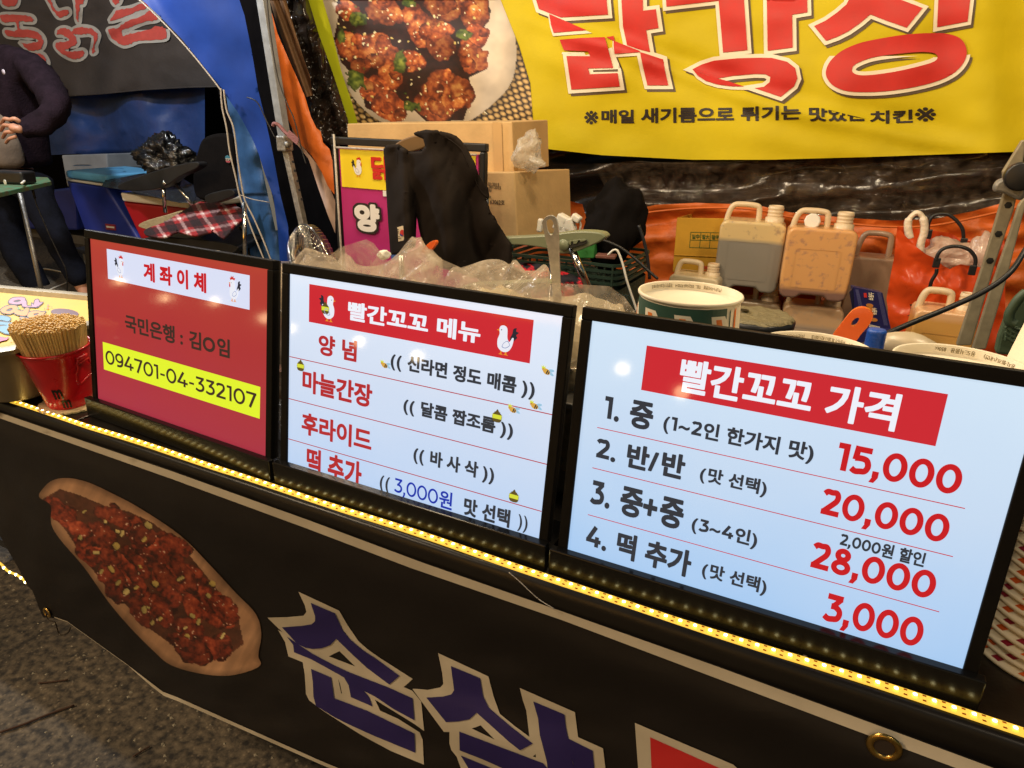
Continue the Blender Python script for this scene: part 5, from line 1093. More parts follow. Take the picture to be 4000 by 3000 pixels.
# red bucket with skewers
bc = at(262, 1583, z=TOP+.003)+np.array((-.004, .010, 0))
doily = []
for k in range(120):
    a = 2*math.pi*k/120; r_ = .052+.0035*abs(math.sin(a*12)); doily.append((bc[0]+r_*math.cos(a), bc[1]+r_*math.sin(a)))
V = [(x, y, TOP+.0012) for x, y in doily]+[(x, y, TOP+.004) for x, y in doily]
setp(mk('doily', V, [tuple(range(120, 240)), tuple(range(120))[::-1]]+[(i, (i+1) % 120, (i+1) % 120+120, i+120) for i in range(120)], mat('embossed_cream_card', lin((222, 200, 150)), rough=.6, bump=.6, bscale=140, bdist=.003)), 'round scalloped cream doily under the red bucket', 'doily')
axb = Vector(at(209, 1347, z=TOP+.122))-Vector(bc); tilt = axb.normalized().to_track_quat('Z', 'Y').to_matrix()
t = thing('bucket', (bc[0], bc[1], TOP+.005), 'small glossy red tin bucket packed with bamboo skewers', 'bucket')
rt = mat('glossy_red_tin', (.55, .008, .014), rough=.3, spec=.5, coat=.2, var=.1, vscale=20)
h_ = .112; r0 = .0375; r1_ = .0570
prof = [(0, 0), (r0-.002, 0), (r0, .002)]
for k in range(1, 25):
    z = h_*k/24; rr_ = r0+(r1_-r0)*k/24+(.0012*math.sin(z*700) if .008 < z < .026 else 0); prof.append((rr_, z))
prof += [(r1_+.0025, h_+.0005), (r1_+.003, h_+.003), (r1_, h_+.004), (r1_-.002, h_+.001), (r0, .01)]
MB().lathe(prof, (bc[0], bc[1], TOP+.006), 48, tilt).build('bucket_wall', rt, t, smooth=True)
def onb(ang, z, out_=0):
    r_ = r0+(r1_-r0)*z/h_+out_; return np.array(Vector((bc[0], bc[1], TOP+.006))+tilt @ Vector((r_*math.cos(ang), r_*math.sin(ang), z)))
a0 = R(-5)
hp_ = [(-.26, .098), (-.26, .09), (.28, .092), (.3, .085), (.42, .078), (.72, .076), (.78, .066), (.6, .06), (-.3, .05), (-.42, .058), (-.4, .072), (-.28, .08), (-.3, .094), (.2, .1)]
MB().tube([onb(a0+a*.75, z, .006) for a, z in hp_], .0016, 8).build('wire_handle', rt, t, smooth=True)
MB().tube([onb(a0+a, .1, .003) for a in (-.2, -.1, 0, .1, .2)], .0035, 8).build('handle_hinge', rt, t, smooth=True)
def bucketmap(u, v, h): return onb(a0+u, v, .0006+h)
V2, F2 = text2d('m', .03); V2 = np.array(V2); V2 = (V2-V2.min(0)); V2 /= V2.max(0)
for a_, z_, w_, hh_ in ((-1.22, .026, .34, .021), (-1.02, .005, .34, .018)):
    frame_from('letter_mark', np.stack([V2[:, 0]*w_+a_, V2[:, 1]*hh_+z_], 1), F2, bucketmap, mat('black_tin_ink', (.01, .008, .006), rough=.25), t, .0004, (.05, .5))
adopt(t)
# skewers: the ones that show largest each stand alone, the rest of the bunch is one mass
skm = mat('bamboo', lin((232, 196, 124)), rough=.6, var=.15, vscale=60)
pts_ = []
for i in range(30):
    for j in range(34):
        x = (i-15+.5*(j % 2))*.0037; y = (j-17)*.0031
        if x*x+y*y < .0515**2: pts_.append((x+random.uniform(-.0006, .0006), y+random.uniform(-.0006, .0006)))
pts_.sort(key=lambda p: p[1]*.9-p[0]*.1)
SLn = .150; sm_ = MB().lathe([(.0016, 0), (.0016, SLn), (0, SLn)], (0, 0, 0), 7)
skme = bpy.data.meshes.new('bamboo_skewer'); skme.from_pydata([tuple(v) for v in sm_.V], [], sm_.F); skme.materials.append(skm)
rest = MB()
for k, (x, y) in enumerate(pts_):
    r_ = math.hypot(x, y)/.0515; zt_ = TOP+.006+.152+random.uniform(-.004, .004)+.008*(1-r_**2)
    axn = axb.normalized(); top = Vector((bc[0]+x*1.16, bc[1]+y*1.14, 0))+Vector((axn.x, axn.y, 0))/axn.z*(zt_-TOP); top.z = zt_; bot = Vector((bc[0]+x*.66, bc[1]+y*.66, TOP+.02))+Vector((axn.x, axn.y, 0))*.02; d_ = (top-bot).normalized()
    Mx = d_.to_track_quat('Z', 'Y').to_matrix(); base_ = top-d_*SLn*.97
    if k < 290:
        o = bpy.data.objects.new('bamboo_skewer', skme); COL.objects.link(o); o.location = base_; o.rotation_euler = Mx.to_euler()
        setp(o, 'thin bamboo skewer packed upright with many others in the small red bucket', 'skewer', 'bamboo skewers in the red bucket')
    else: rest.add([tuple(base_+Mx @ Vector(v)) for v in sm_.V], sm_.F)
o = rest.build('bamboo_skewers', skm); setp(o, 'rear mass of thin bamboo skewers standing tightly in the red bucket', 'skewers', kind='stuff')
# ================================================================== pots, bags, cups behind the boards
potm = mat('dull_stainless', (.42, .39, .34), rough=.28, metal=1, var=.2, vscale=10)
def pot(x, y, r, h, label, cat='pot'):
    t = thing('steel_pot', (x, y, TOP), label, cat)
    prof = [(0, .001), (r-.004, .001), (r, .006)]
    for k in range(20): prof.append((r-(.0015 if k in (2, 4, 6) else 0), .01+(h-.012)*k/19))
    prof += [(r+.006, h), (r+.007, h+.004), (r, h+.005), (r-.003, h-.002), (r-.004, h*.5), (0, .01)]
    MB().lathe(prof, (x, y, TOP+.001), 48).build('pot_wall', potm, t, smooth=True)
    for s_ in (-1, 1):
        MB().tube(smoothpts([(x+s_*r, y-.04, TOP+h*.8), (x+s_*(r+.03), y-.03, TOP+h*.82), (x+s_*(r+.03), y+.03, TOP+h*.82), (x+s_*r, y+.04, TOP+h*.8)], 4), .005, 8).build('handle', potm, t, smooth=True)
    adopt(t); return t
pot(-.86, 1.02, .15, .2, 'wide steel pot wrapped in clear plastic, behind the left half of the menu board')
pot(-.60, 1.08, .11, .18, 'steel pot under the plastic bag behind the right half of the menu board')
pot(-.415, .955, .125, .20, 'steel pot seen through the gap between menu board and price board')
def bagsheet(name, cx, cy, rx, ry, z0, top, seed, label, m, ragged=.03, n=90, mmm=34, zlow=None):
    n, mmm = int(n*.8), int(mmm*.8)
    """plastic bag draped over a pot: skirt below, ragged crumpled rim and creased top"""
    V = []; Fc = []
    for j in range(mmm+1):
        s_ = j/mmm
        for i in range(n):
            a = 2*math.pi*i/n
            if s_ < .55:   # skirt up to rim
                q = s_/.55; r_ = 1+.05*math.sin(a*9+seed)+.03*q; z = z0+(top(a)-z0)*q
            else:
                q = (s_-.55)/.45; r_ = (1.03+.05*math.sin(a*9+seed)*(1-q))*(1-q*.98); z = top(a)*(1-q)+(np.mean([top(b) for b in (0, 1.5, 3, 4.5)])-.045)*q
            x, y = cx+rx*r_*math.cos(a), cy+ry*r_*math.sin(a)
            c = .010*n3(x*12+seed, y*12, z*9)
            c2 = ragged*max(0, n3(math.cos(a)*3+seed, math.sin(a)*3, s_*2))*math.exp(-((s_-.55)/.14)**2)
            V.append((x+c, y+c*.8, z+c*1.0+c2))
    for j in range(mmm):
        for i in range(n): Fc.append((j*n+i, j*n+(i+1) % n, (j+1)*n+(i+1) % n, (j+1)*n+i))
    o = mk(name, V, Fc, m, None, smooth=True); setp(o, label, 'plastic bag'); return o
def top1(a):
    x = math.cos(a)  # left .. right
    return 1.0+.0*x+.03*math.exp(-((x+.35)/.35)**2)+.025*math.exp(-((x-.1)/.1)**2)
bagsheet('plastic_bag', -.86, 1.02, .165, .155, TOP+.02, lambda a: .955+.075*math.exp(-((math.cos(a)-.35)/.42)**2)+.012*math.sin(3*a), 2.0, 'crumpled milky plastic bag over the pot behind the menu board, below the fan', M['film'], .09, 130, 44)
bagsheet('plastic_bag', -.615, 1.08, .125, .12, TOP+.02, lambda a: .965+.03*math.cos(a-.8)+.012*math.sin(4*a), 5.0, 'thin clear plastic bag with a flared ragged rim below the black shirt', M['film'], .05, 110, 40)
bagsheet('plastic_bag', -.40, .96, .130, .125, TOP+.04, lambda a: .975+.018*math.cos(a+2.6)+.006*math.sin(5*a), 9.0, 'creased milky plastic bag around the upright steel ladle', film('milky_film', lin((236, 218, 180)), .60, rough=.2, bump=.4, bscale=22, milk=.4), .03, 110, 36)
# upright fins of film like torn bag edges
def fin(poly, Y, label, seed, m=None):
    sheet('film_edge', poly, Y, lambda u, v: .020*n3(u/120, v/150, seed)+.006*abs(n3(u/40, v/90, seed+3)), m or M['film'], 9, label, 'plastic film')
fin([(1125, 1180), (1170, 1110), (1250, 1030), (1330, 965), (1430, 935), (1460, 950), (1490, 990), (1530, 1030), (1580, 1020), (1600, 985), (1640, 965), (1690, 975), (1720, 1010), (1800, 1045), (1850, 1030), (1965, 1040), (1962, 1150), (1968, 1180), (1850, 1160), (1600, 1130), (1300, 1110), (1150, 1190)], .98, 'tall wrinkled film edge rising behind the menu board', 2)
fin([(1990, 1150), (2000, 1130), (2040, 1135), (2120, 1105), (2260, 1110), (2380, 1118), (2440, 1160), (2490, 1230), (2490, 1255), (2300, 1230), (2100, 1195), (1990, 1180)], .86, 'pale film edge standing up at the right end of the menu board', 6)
# cloth lump inside the clear bag left of the shirt
crumple('paper_towel', at(1500, 995, y=1.06), (.012, .012, .009), M['white_card'], 5, 'small crumpled white paper on the plastic bag by the orange handle', 'paper', sub=3)
# steel ladle
t = thing('ladle', at(2175, 1120, y=.95), 'steel ladle standing upright in the bagged pot, with an oval hole in its handle', 'ladle')
lo = [(2118, 880), (2120, 862), (2132, 848), (2150, 842), (2166, 848), (2176, 868), (2180, 900), (2183, 980), (2188, 1110), (2190, 1180), (2162, 1180), (2156, 1110), (2143, 1000), (2130, 930)]
li = [(2133, 873), (2138, 860), (2150, 858), (2160, 868), (2164, 895), (2158, 915), (2148, 917), (2138, 900)]
V2, F2 = tri2d([smoothpts(lo, 3, True), smoothpts(li, 3, True)[::-1]])
o = frame_from('handle', V2, F2, lambda u, v, h: at(u, v, y=.95+(v-1000)*.00008), mat('scratched_steel', (.62, .57, .48), rough=.34, metal=.45, var=.3, vscale=40, bump=.1, bscale=60), t, 0, smooth=False)
s = o.modifiers.new('s', 'SOLIDIFY'); s.thickness = .003; s.offset = 1; bb = o.modifiers.new('b', 'BEVEL'); bb.width = .0008; bb.limit_method = 'ANGLE'
q = at(2176, 1180, y=.96); MB().lathe([(.038, 0), (.036, -.015), (.024, -.03), (0, -.036), (.022, -.028), (.034, -.013), (.036, .001)], q-np.array((0, 0, .09)), 24).build('bowl', potm, t, smooth=True); 
MB().tube([q+np.array((0, 0, .01)), q-np.array((.0, 0, .09))+np.array((.0, .034, 0))], .004, 8).build('shaft', potm, t)
adopt(t)
def plastic_handle(poly, hole, Y, label, m):
    t = thing('ladle', at(*poly[0], y=Y), label, 'ladle')
    V2, F2 = tri2d([smoothpts(poly, 3, True)]+([smoothpts(hole, 3, True)] if hole else []))
    o = frame_from('handle', V2, F2, lambda u, v, h: at(u, v, y=Y), m, t, 0, smooth=False)
    s = o.modifiers.new('s', 'SOLIDIFY'); s.thickness = .009; s.offset = 1; bb = o.modifiers.new('b', 'BEVEL'); bb.width = .0028; bb.segments = 3; bb.limit_method = 'ANGLE'
    adopt(t)
orp = mat('orange_plastic', (.85, .13, .015), rough=.25, sss=.15, coat=.3)
w3 = lambda L: [(3200+x*800/2212, 750+y*800/2212) for x, y in L]
plastic_handle(w3([(130, 1600), (150, 1540), (240, 1420), (330, 1310), (390, 1265), (460, 1248), (530, 1265), (575, 1310), (575, 1370), (530, 1450), (460, 1530), (380, 1640), (330, 1700), (160, 1700)]),
               w3([(345, 1440), (352, 1405), (385, 1370), (420, 1358), (430, 1375), (415, 1415), (385, 1445), (355, 1455)]), 1.02, 'bright orange plastic ladle handle with a hanging hole, leaning behind the cups', orp)
plastic_handle([(1650, 985), (1655, 970), (1680, 945), (1698, 940), (1703, 950), (1690, 970), (1668, 992)], None, 1.15, 'small orange plastic handle poking out of the bag below the black shirt', orp)

# ------------------------------------------------------------------ paper chicken cups
def cup(x, y, z, r, h, seed, label, pattern, cat='paper cup', group=None, text=None, a_off=0):
    t = thing('paper_cup', (x, y, z), label, cat, group)
    rb = r*1.09
    MB().lathe([(rb-.003, .004), (rb+.002, .004), (rb+.002, 0), (rb, 0), (r-.0015, h-.004)], (x, y, z), 64).build('cup_wall', M['cream'], t, smooth=True)
    MB().lathe([(r-.0015, h-.004), (r+.0014, h-.004), (r+.0018, h-.002), (r+.001, h), (r-.0006, h), (r-.0022, h-.001), (r-.0036, h-.0095), (r-.0050, h-.0115), (0, h-.012)], (x, y, z), 64).build('rim', M['cream'], t, smooth=True)
    def cm_(a, zz, hh=0): r_ = rb+(r-.0015-rb)*(zz/(h-.004))+.0004+hh; return np.array((x+r_*math.cos(a), y+r_*math.sin(a), z+zz))
    if pattern:
        grn_ = mat('dark_green_cup_ink', lin((44, 78, 62)), rough=.5); ora = mat('orange_cup_ink', lin((232, 120, 28)), rough=.5)
        A0, A1 = R(180), R(328)
        V2, F2 = [(A0, h-.047*h/.12), (A1, h-.047*h/.12), (A1, h-.013), (A0, h-.013)], [(0, 1, 2, 3)]
        frame_from('print_band', [(A0, .02), (A1, .02), (A1, h-.007), (A0, h-.007)], [(0, 1, 2, 3)], cm_, grn_, t, .0001, (.09, .02))
        for k in range(4):
            a = R(188+k*40); Lw = [(a, h-.016), (a+.30, h-.016), (a+.48, h-.034), (a+.48, h-.075), (a+.12, h-.075), (a+.06, h-.04)]
            frame_from('print_block', Lw, [tuple(range(6))], cm_, M['cream'], t, .0003, (.09, .02))
            Lo = [(a+.10, h-.020), (a+.22, h-.020), (a+.40, h-.060), (a+.24, h-.060)]
            frame_from('print_stripe', Lo, [(0, 1, 2, 3)], cm_, ora, t, .0005, (.09, .02))
        MB()
        for a_, w_, mm in ((R(332), .035, grn_), (R(341), .06, ora)):
            frame_from('print_stripe', [(a_, .02), (a_+w_, .02), (a_+w_, h-.008), (a_, h-.012)], [(0, 1, 2, 3)], cm_, mm, t, .0005, (.09, .02))
        V2, F2 = text2d('S', .01); V2 = np.array(V2); V2 -= V2.min(0); V2 /= V2.max(0)
        frame_from('print_letter', np.stack([R(329.5)-V2[:, 1]*-.02+0*V2[:, 0], 0*V2[:, 0]], 1)*0+np.stack([R(328)+V2[:, 1]*.05, h-.045-V2[:, 0]*.012], 1), F2, cm_, M['black_print'], t, .0008)
    if text:   # lettering printed upside down around the inside of the rim, facing the street
        for (body, a0_, a1_) in text:
            V2, F2 = text2d(body, .01); V2 = np.array(V2); V2 -= V2.min(0); V2 /= V2.max(0)
            def im(a, q, hh=0): r_ = r-.0030-(.0055-q*.0055)*0-(1-q)*.0000; zz = h-.0028-q*.0055; r2 = r-.0022-(h-.001-zz)*.165; return np.array((x+(r2-.0004)*math.cos(a), y+(r2-.0004)*math.sin(a), z+zz))
            frame_from('rim_lettering', np.stack([a1_*0+a0_+(a1_-a0_)*V2[:, 0], V2[:, 1]], 1), F2, im, mat('olive_rim_ink', lin((120, 100, 50)), rough=.6), t, 0)
    adopt(t); return t
# shelf that carries the display cups
t = thing('cup_shelf', (0, .92, TOP), 'narrow shelf behind the price board carrying the upturned paper cups', 'shelf')
MB().box((0, .905, .89), (.78, .2, .008)).build('board', M['steel_dark'], t, bevel=.002)
for x in (-.36, .36):
    for y in (.83, .98): MB().box((x, y, (TOP+.886)/2), (.015, .015, .886-TOP)).build('leg', M['steel_dark'], t)
adopt(t)
yc = .905; c = at(2697, 1140, y=yc); rcup = .5*(at(2897, 1140, y=yc)[0]-at(2500, 1130, y=yc)[0])
ZC = c[2]-.118
cup(c[0], yc, ZC, rcup, .118, 1, 'upturned paper cup with green and orange blocks, above the left of the price board', True, text=[('(주)온누리씨앤엠', R(62), R(86)), ('TEL . 032)568-9700-4', R(90), R(122)), ('위생허가 제 2011-9211001호', R(126), R(158))])
MB().lathe([(rcup*.9, .894), (rcup*.9, ZC-.0005), (0, ZC-.0005)], (c[0], yc, 0), 32).build('cup_riser', M['steel_dark'], None, smooth=True)
setp(bpy.data.objects['cup_riser'], 'round metal riser under the green patterned cup, behind the price board', 'riser')
c = at(3190, 1352, y=.89); cup(c[0], .89, c[2]-.118, rcup*.97, .118, 2, 'cream paper cup mostly hidden behind the price board, before the orange ladle handle', False, text=[('TEL . 032)568-9700-4', R(28), R(55)), ('위생허가 제 2011-9211001호', R(60), R(100)), ('(주)온누리씨앤엠', R(108), R(130))])
c = at(3755, 1412, y=.855); cup(c[0], .855, c[2]-.118, rcup*.99, .118, 3, 'cream paper cup with its rim nearest the right frame edge, above the price board', False, text=[('용도:식품용   850cc', R(72), R(110)), ('원지:펄프(내면)', R(30), R(64))])

# stacks of upturned cups at the right
inkA = mat('orange_stack_ink', lin((222, 98, 30)), rough=.5); inkB = mat('maroon_stack_ink', lin((150, 24, 50)), rough=.5)
ORD = 'lowest second third fourth fifth sixth seventh eighth ninth tenth eleventh twelfth thirteenth fourteenth fifteenth sixteenth seventeenth eighteenth nineteenth twentieth twenty-first twenty-second twenty-third twenty-fourth twenty-fifth twenty-sixth'.split()
def cupstack(x, y, n_, r, gap, seed, tag_, lean=(0, 0)):
    rr_ = random.Random(seed)
    for k in range(n_):
        z = TOP+.001+k*gap; X = x+lean[0]*k+rr_.uniform(-.0012, .0012); Y = y+lean[1]*k+rr_.uniform(-.0012, .0012)
        t = thing('stacked_paper_cup', (X, Y, z), None, 'paper cup', tag_)
        t['label'] = ORD[k]+' paper cup from the bottom of the '+('bright front stack at the right edge' if seed == 1 else 'dim rear stack beside the price board')
        hh = gap+.003 if k < n_-1 else .09
        MB().lathe([(r-.003, .0005), (r+.0014, 0), (r+.0022, .002), (r+.0014, .0042), (r-.0002, .0046), (r-.0002-.0022*(hh/gap if k < n_-1 else 6), hh)]+([(0, hh)] if k == n_-1 else []), (X, Y, z), 56).build('cup_wall', M['cream'], t, smooth=True)
        if 1:
            off = rr_.uniform(0, .5); dm = MB(); dn = MB()
            for q in range(18):
                a = off+q*.35+rr_.uniform(-.05, .05); w_ = .12; rz = lambda zz: r-.0002-.0022*((gap+.003)/gap)*(zz-.0046)/(gap-.0016)+.0005
                tgt = dm if (q+k) % 2 else dn
                tgt.add([(X+rz(.005)*math.cos(a), Y+rz(.005)*math.sin(a), z+.0052), (X+rz(.005)*math.cos(a+w_), Y+rz(.005)*math.sin(a+w_), z+.0052), (X+rz(gap)*math.cos(a+w_+.08), Y+rz(gap)*math.sin(a+w_+.08), z+gap-.0003), (X+rz(gap)*math.cos(a+.08), Y+rz(gap)*math.sin(a+.08), z+gap-.0003)], [(0, 1, 2, 3)])
            dm.build('orange_dashes', inkA, t); dn.build('maroon_dashes', inkB, t)
        adopt(t)
c = at(3835, 2560, z=TOP+.01); cupstack(c[0]+.066, c[1]+.055, 26, .071, .0115, 1, 'upturned paper cups in the tall stack at the right frame edge', (.0003, .0))
cupstack(c[0]+.055, c[1]+.235, 22, .071, .0115, 2, 'upturned paper cups in the shaded rear stack', (0, 0))

# ================================================================== behind the counter
# desk fan
t = thing('desk_fan', (at(1210, 1040, y=2.1)[0], 2.1, 0), 'steel wire cage desk fan beside the purple menu stand', 'fan')
fc = at(1228, 1062, y=2.1); fr = .185; wires = MB(); Mf = Matrix.Rotation(R(-25), 3, 'Z') @ Matrix.Rotation(R(6), 3, 'X')
def fpt(r_, a, d): return fc+np.array(Mf @ Vector((r_*math.cos(a), d, r_*math.sin(a))))
for k in range(56):
    a = 2*math.pi*k/56; pts = [fpt(.03, a, -.062), fpt(.08, a, -.06), fpt(.155, a, -.045), fpt(fr, a, -.012), fpt(fr, a, .0)]; wires.tube(pts, .0013, 4, caps=False)
    pts = [fpt(fr, a, 0), fpt(fr*.98, a, .03), fpt(.09, a, .06), fpt(.03, a, .065)]; wires.tube(pts, .0013, 4, caps=False)
w = wires.build('cage_wires', M['chrome'], t, smooth=True); w['kind'] = 'stuff'
for r_, d in ((fr+.002, 0), (.1, -.055), (.034, -.063)): MB().tube([fpt(r_, 2*math.pi*k/48, d) for k in range(48)], .0032 if r_ > .12 else .0014, 8, closed=True).build('cage_ring', M['chrome'], t, smooth=True)
MB().tube([fpt(0, 0, -.066), fpt(0, 0, -.04)], .03, 20).build('hub', mat('fan_hub', lin((150, 140, 135)), rough=.4), t, smooth=True)
fbm_ = mat('smoky_fan_blade', lin((84, 72, 70)), rough=.4)
for k in range(4):
    a = k*math.pi/2+.4; V = []
    for i in range(7):
        for j in range(5): rr_ = .03+.125*i/6; aa = a+(j/4-.5)*(.5+.6*i/6); V.append(fpt(rr_, aa, -.01+.03*(j/4-.5)))
    MB().add(V, [(i*5+j, i*5+j+1, (i+1)*5+j+1, (i+1)*5+j) for i in range(6) for j in range(4)]).build('blade', fbm_, t, smooth=True)
MB().tube([fc-np.array((0, 0, fr)), (fc[0], fc[1]+.04, .03)], .018, 12).build('stand', M['white_plastic'], t, smooth=True)
MB().lathe([(.15, 0), (.15, .015), (.05, .03), (0, .03)], (fc[0], fc[1]+.04, 0), 32).build('base', M['white_plastic'], t, smooth=True)
adopt(t)

# purple and yellow menu stand
YM = 2.35
t = thing('menu_stand', (at(1560, 700, y=YM)[0], YM, 0), 'purple and yellow menu stand with a hen picture, behind the black shirt', 'sign')
mq = lambda x, y: (900+x*1300/1797, y*1200/1659)
pA, pB = at(*mq(578, 795), y=YM), at(*mq(1335, 800), y=YM); pC = at(*mq(604, 1500), y=YM)
WX = pB[0]-pA[0]; ZT = pA[2]; ZB = pC[2]-.25
MB().box(((pA[0]+pB[0])/2, YM+.012, (ZT+ZB)/2), (WX, .012, ZT-ZB)).build('panel', mat('magenta_panel', lin((188, 44, 122)), rough=.45, var=.06), t)
zy = at(*mq(600, 1008), y=YM)[2]
MB().box(((pA[0]+pB[0])/2, YM+.003, (ZT-.006+zy)/2), (WX-.02, .003, ZT-.006-zy)).build('yellow_header', mat('sunny_yellow_print', lin((244, 218, 44)), rough=.45), t)
for a, b_ in (((pA[0]-.02, ZT+.025), (pB[0]+.02, ZT+.025)), ((pA[0]-.02, ZT+.025), (pA[0]-.02, .1)), ((pB[0]+.02, ZT+.025), (pB[0]+.02, .1)), ((pA[0]-.02, ZB-.02), (pB[0]+.02, ZB-.02))):
    d_ = (abs(b_[0]-a[0])+.03, .03, .03) if a[1] == b_[1] else (.022, .03, abs(b_[1]-a[1])-.03 if a[1] != b_[1] else .03)
    MB().box(((a[0]+b_[0])/2, YM+.012, (a[1]+b_[1])/2), d_).build('frame_bar', M['black_plastic'], t, bevel=.005)
rp = [(pA[0]-.006, YM-.008, ZB), (pA[0]-.008, YM-.008, ZT-.3), (pA[0]-.008, YM-.008, ZT+.05)]
MB().tube(rp, .0045, 6).build('rope', M['rope'], t, smooth=True)
MB().tube([(pA[0]-.004, YM-.008, ZT), (pB[0], YM-.008, ZT)], .004, 6).build('rope', M['rope'], t, smooth=True)
mfn = lambda x, y, h=0: np.array((x, YM+.001-.0006-h, y))
KP = dict(bird=mat('hen_white_ink', lin((236, 232, 228)), rough=.5), blk=M['black_print'], comb=mat('comb_red_ink', lin((205, 36, 30)), rough=.5), orange=mat('beak_orange_ink', lin((235, 150, 30)), rough=.5), line=mat('hen_line_ink', lin((190, 190, 196)), rough=.5))
q = at(*mq(690, 905), y=YM); hen(mfn, q[0], q[2], .040, False, t, .0006, 1, mats=KP)
def tbox(body, a, b_, Y, m, parent, bold=.04, h=.001, off=0, nm='lettering'):
    p, q_ = at(*a, y=Y), at(*b_, y=Y); V2, F2, Ly = boldtext(body, bold)
    base = boldtext(body, min(bold, .05))[0]; lo_, hi_ = base.min(0), base.max(0)
    Q = np.stack([(V2[:, 0]-lo_[0])/(hi_[0]-lo_[0])*(q_[0]-p[0])+p[0], (V2[:, 1]-lo_[1])/(hi_[1]-lo_[1])*(q_[2]-p[2])+p[2]], 1)
    return frame_from(nm, Q, F2, lambda x, y, hh=0: np.array((x, Y-h-hh, y)), m, parent, layer=Ly*3)
tbox('닭', mq(765, 968), mq(862, 845), YM, KP['comb'], t, .035, .0025)
tbox('양', mq(678, 1243), mq(803, 1108), YM, M['black_print'], t, .13, .0015, nm='lettering_outline')
tbox('양', mq(678, 1243), mq(803, 1108), YM, KP['bird'], t, .06, .003)
q = at(*mq(835, 1045), y=YM); MB().box((q[0]+.02, YM-.0, q[2]), (.06, .002, .022)).build('white_tab', KP['bird'], t)
adopt(t)

# black shirt on a chair back
YS = 2.0
t = thing('shirt', at(1750, 1000, y=YS), 'black long sleeved shirt draped over a chair back in front of the menu stand', 'shirt')
slab('collar_board', [mq(*p) for p in ((868, 800), (905, 765), (960, 740), (1020, 728), (1050, 745), (1054, 790), (1000, 815), (940, 830), (900, 850), (860, 840))], YS+.05, (0, .02, 0), mat('worn_brown_wood', lin((112, 84, 48)), rough=.6, var=.2), t, .006)
body_ = [mq(*p) for p in ((835, 810), (850, 790), (900, 790), (960, 830), (1040, 825), (1062, 790), (1050, 745), (1000, 722), (1060, 708), (1130, 718), (1210, 745), (1270, 800), (1310, 880), (1340, 960), (1385, 1020), (1390, 1065), (1370, 1080), (1400, 1150), (1450, 1230), (1505, 1320), (1505, 1450), (1500, 1540), (1150, 1440), (1075, 1400), (1040, 1300), (1020, 1200), (1000, 1100), (990, 1330), (940, 1345), (938, 1370), (872, 1368), (860, 1200), (850, 1030), (845, 900))]
def shf(u, v):
    x = (u-1505)/500; b_ = .08*math.sin(max(0, min(1, (u-1490)/430))*math.pi)
    return b_+.018*math.sin((u-v*.22)/30)*min(1, (v-520)/300)+.025*n3(u/90, v/160, 3)+.005*abs(n3((u+v*.4)/55, (v-u*.4)/190, 6))*2+.02*math.exp(-((u-1585-(v-700)*.05)/14)**2)
shm = mat('black_jersey', (.017, .012, .009), rough=.85, spec=.12, var=.25, vscale=10, bump=.25, bscale=9, bdist=.01)
o = sheet('cloth', body_, YS, shf, shm, 8, parent=t)
for L in ([(905, 800), (903, 900), (920, 1000), (945, 1080), (985, 1100)], [(1130, 720), (1240, 800), (1290, 900), (1345, 1020), (1385, 1065)]):
    MB().tube(smoothpts([at(*mq(*p), y=YS-shf(*mq(*p))-.005) for p in L], 5), .0022, 5).build('seam', shm, t, smooth=True); s = o.modifiers.new('s', 'SOLIDIFY'); s.thickness = .006; s.offset = 1
MB().tube(smoothpts([at(*mq(*p), y=YS-.045) for p in ((905, 795), (950, 822), (1000, 826), (1045, 812), (1064, 785), (1052, 745), (1010, 716))], 5), .006, 6).build('collar_rib', M['black_cloth'], t, smooth=True)
fl = [mq(885, 1232), mq(935, 1218), mq(938, 1298), mq(905, 1305)]
ff = lambda u, v, h: at(u, v, y=YS-shf(u, v)-.012)-np.array((0, h, 0))
frame_from('flag_patch', fl, [(0, 1, 2, 3)], ff, mat('patch_cream', lin((222, 200, 160)), rough=.8), t, 0, 8)
fcx, fcy = mq(928, 1258)
V2, F2 = tri2d([[(x, y) for x, y in ell(fcx, fcy, 9, 13) if x < mq(937, 0)[0]]]); frame_from('patch_circle', V2, F2, ff, mat('patch_red', lin((196, 40, 30)), rough=.8), t, .0012, 8)
V2, F2 = tri2d([[(x, y) for x, y in ell(fcx, fcy+4, 9, 9) if y > fcy+1 and x < mq(937, 0)[0]]]); frame_from('patch_circle_half', V2, F2, ff, mat('patch_blue', lin((40, 60, 130)), rough=.8), t, .0018, 8)
for (x, y) in ((905, 1240), (905, 1250), (905, 1258), (912, 1278), (918, 1286), (912, 1288)):
    u, v = mq(x, y); frame_from('patch_bar', [(u-3.5, v-1), (u+3.5, v-1.5), (u+3.5, v+.8), (u-3.5, v+1.2)], [(0, 1, 2, 3)], ff, M['black_print'], t, .0014)
adopt(t)
t = thing('camp_chair', at(1750, 1150, y=2.15), 'chair under the black shirt, only its back posts and feet standing free', 'chair')
for u in (1560, 1900): p = at(u, 760, y=2.12); MB().tube([(p[0], 2.12, p[2]), (p[0], 2.12, 0)], .012, 8).build('back_post', M['chrome'], t, smooth=True)
p = at(1750, 1200, y=2.0); MB().box((p[0], 1.95, .45), (.42, .4, .03)).build('seat', M['black_plastic'], t, bevel=.01); adopt(t)
# small blue and white label below the sleeve
t = MB().box(at(1547, 1000, y=2.2), (.045, .004, .03)).build('price_tag', mat('blue_tag', lin((60, 100, 170)), rough=.5)); setp(t, 'tiny blue and white tag below the shirt sleeve', 'tag')

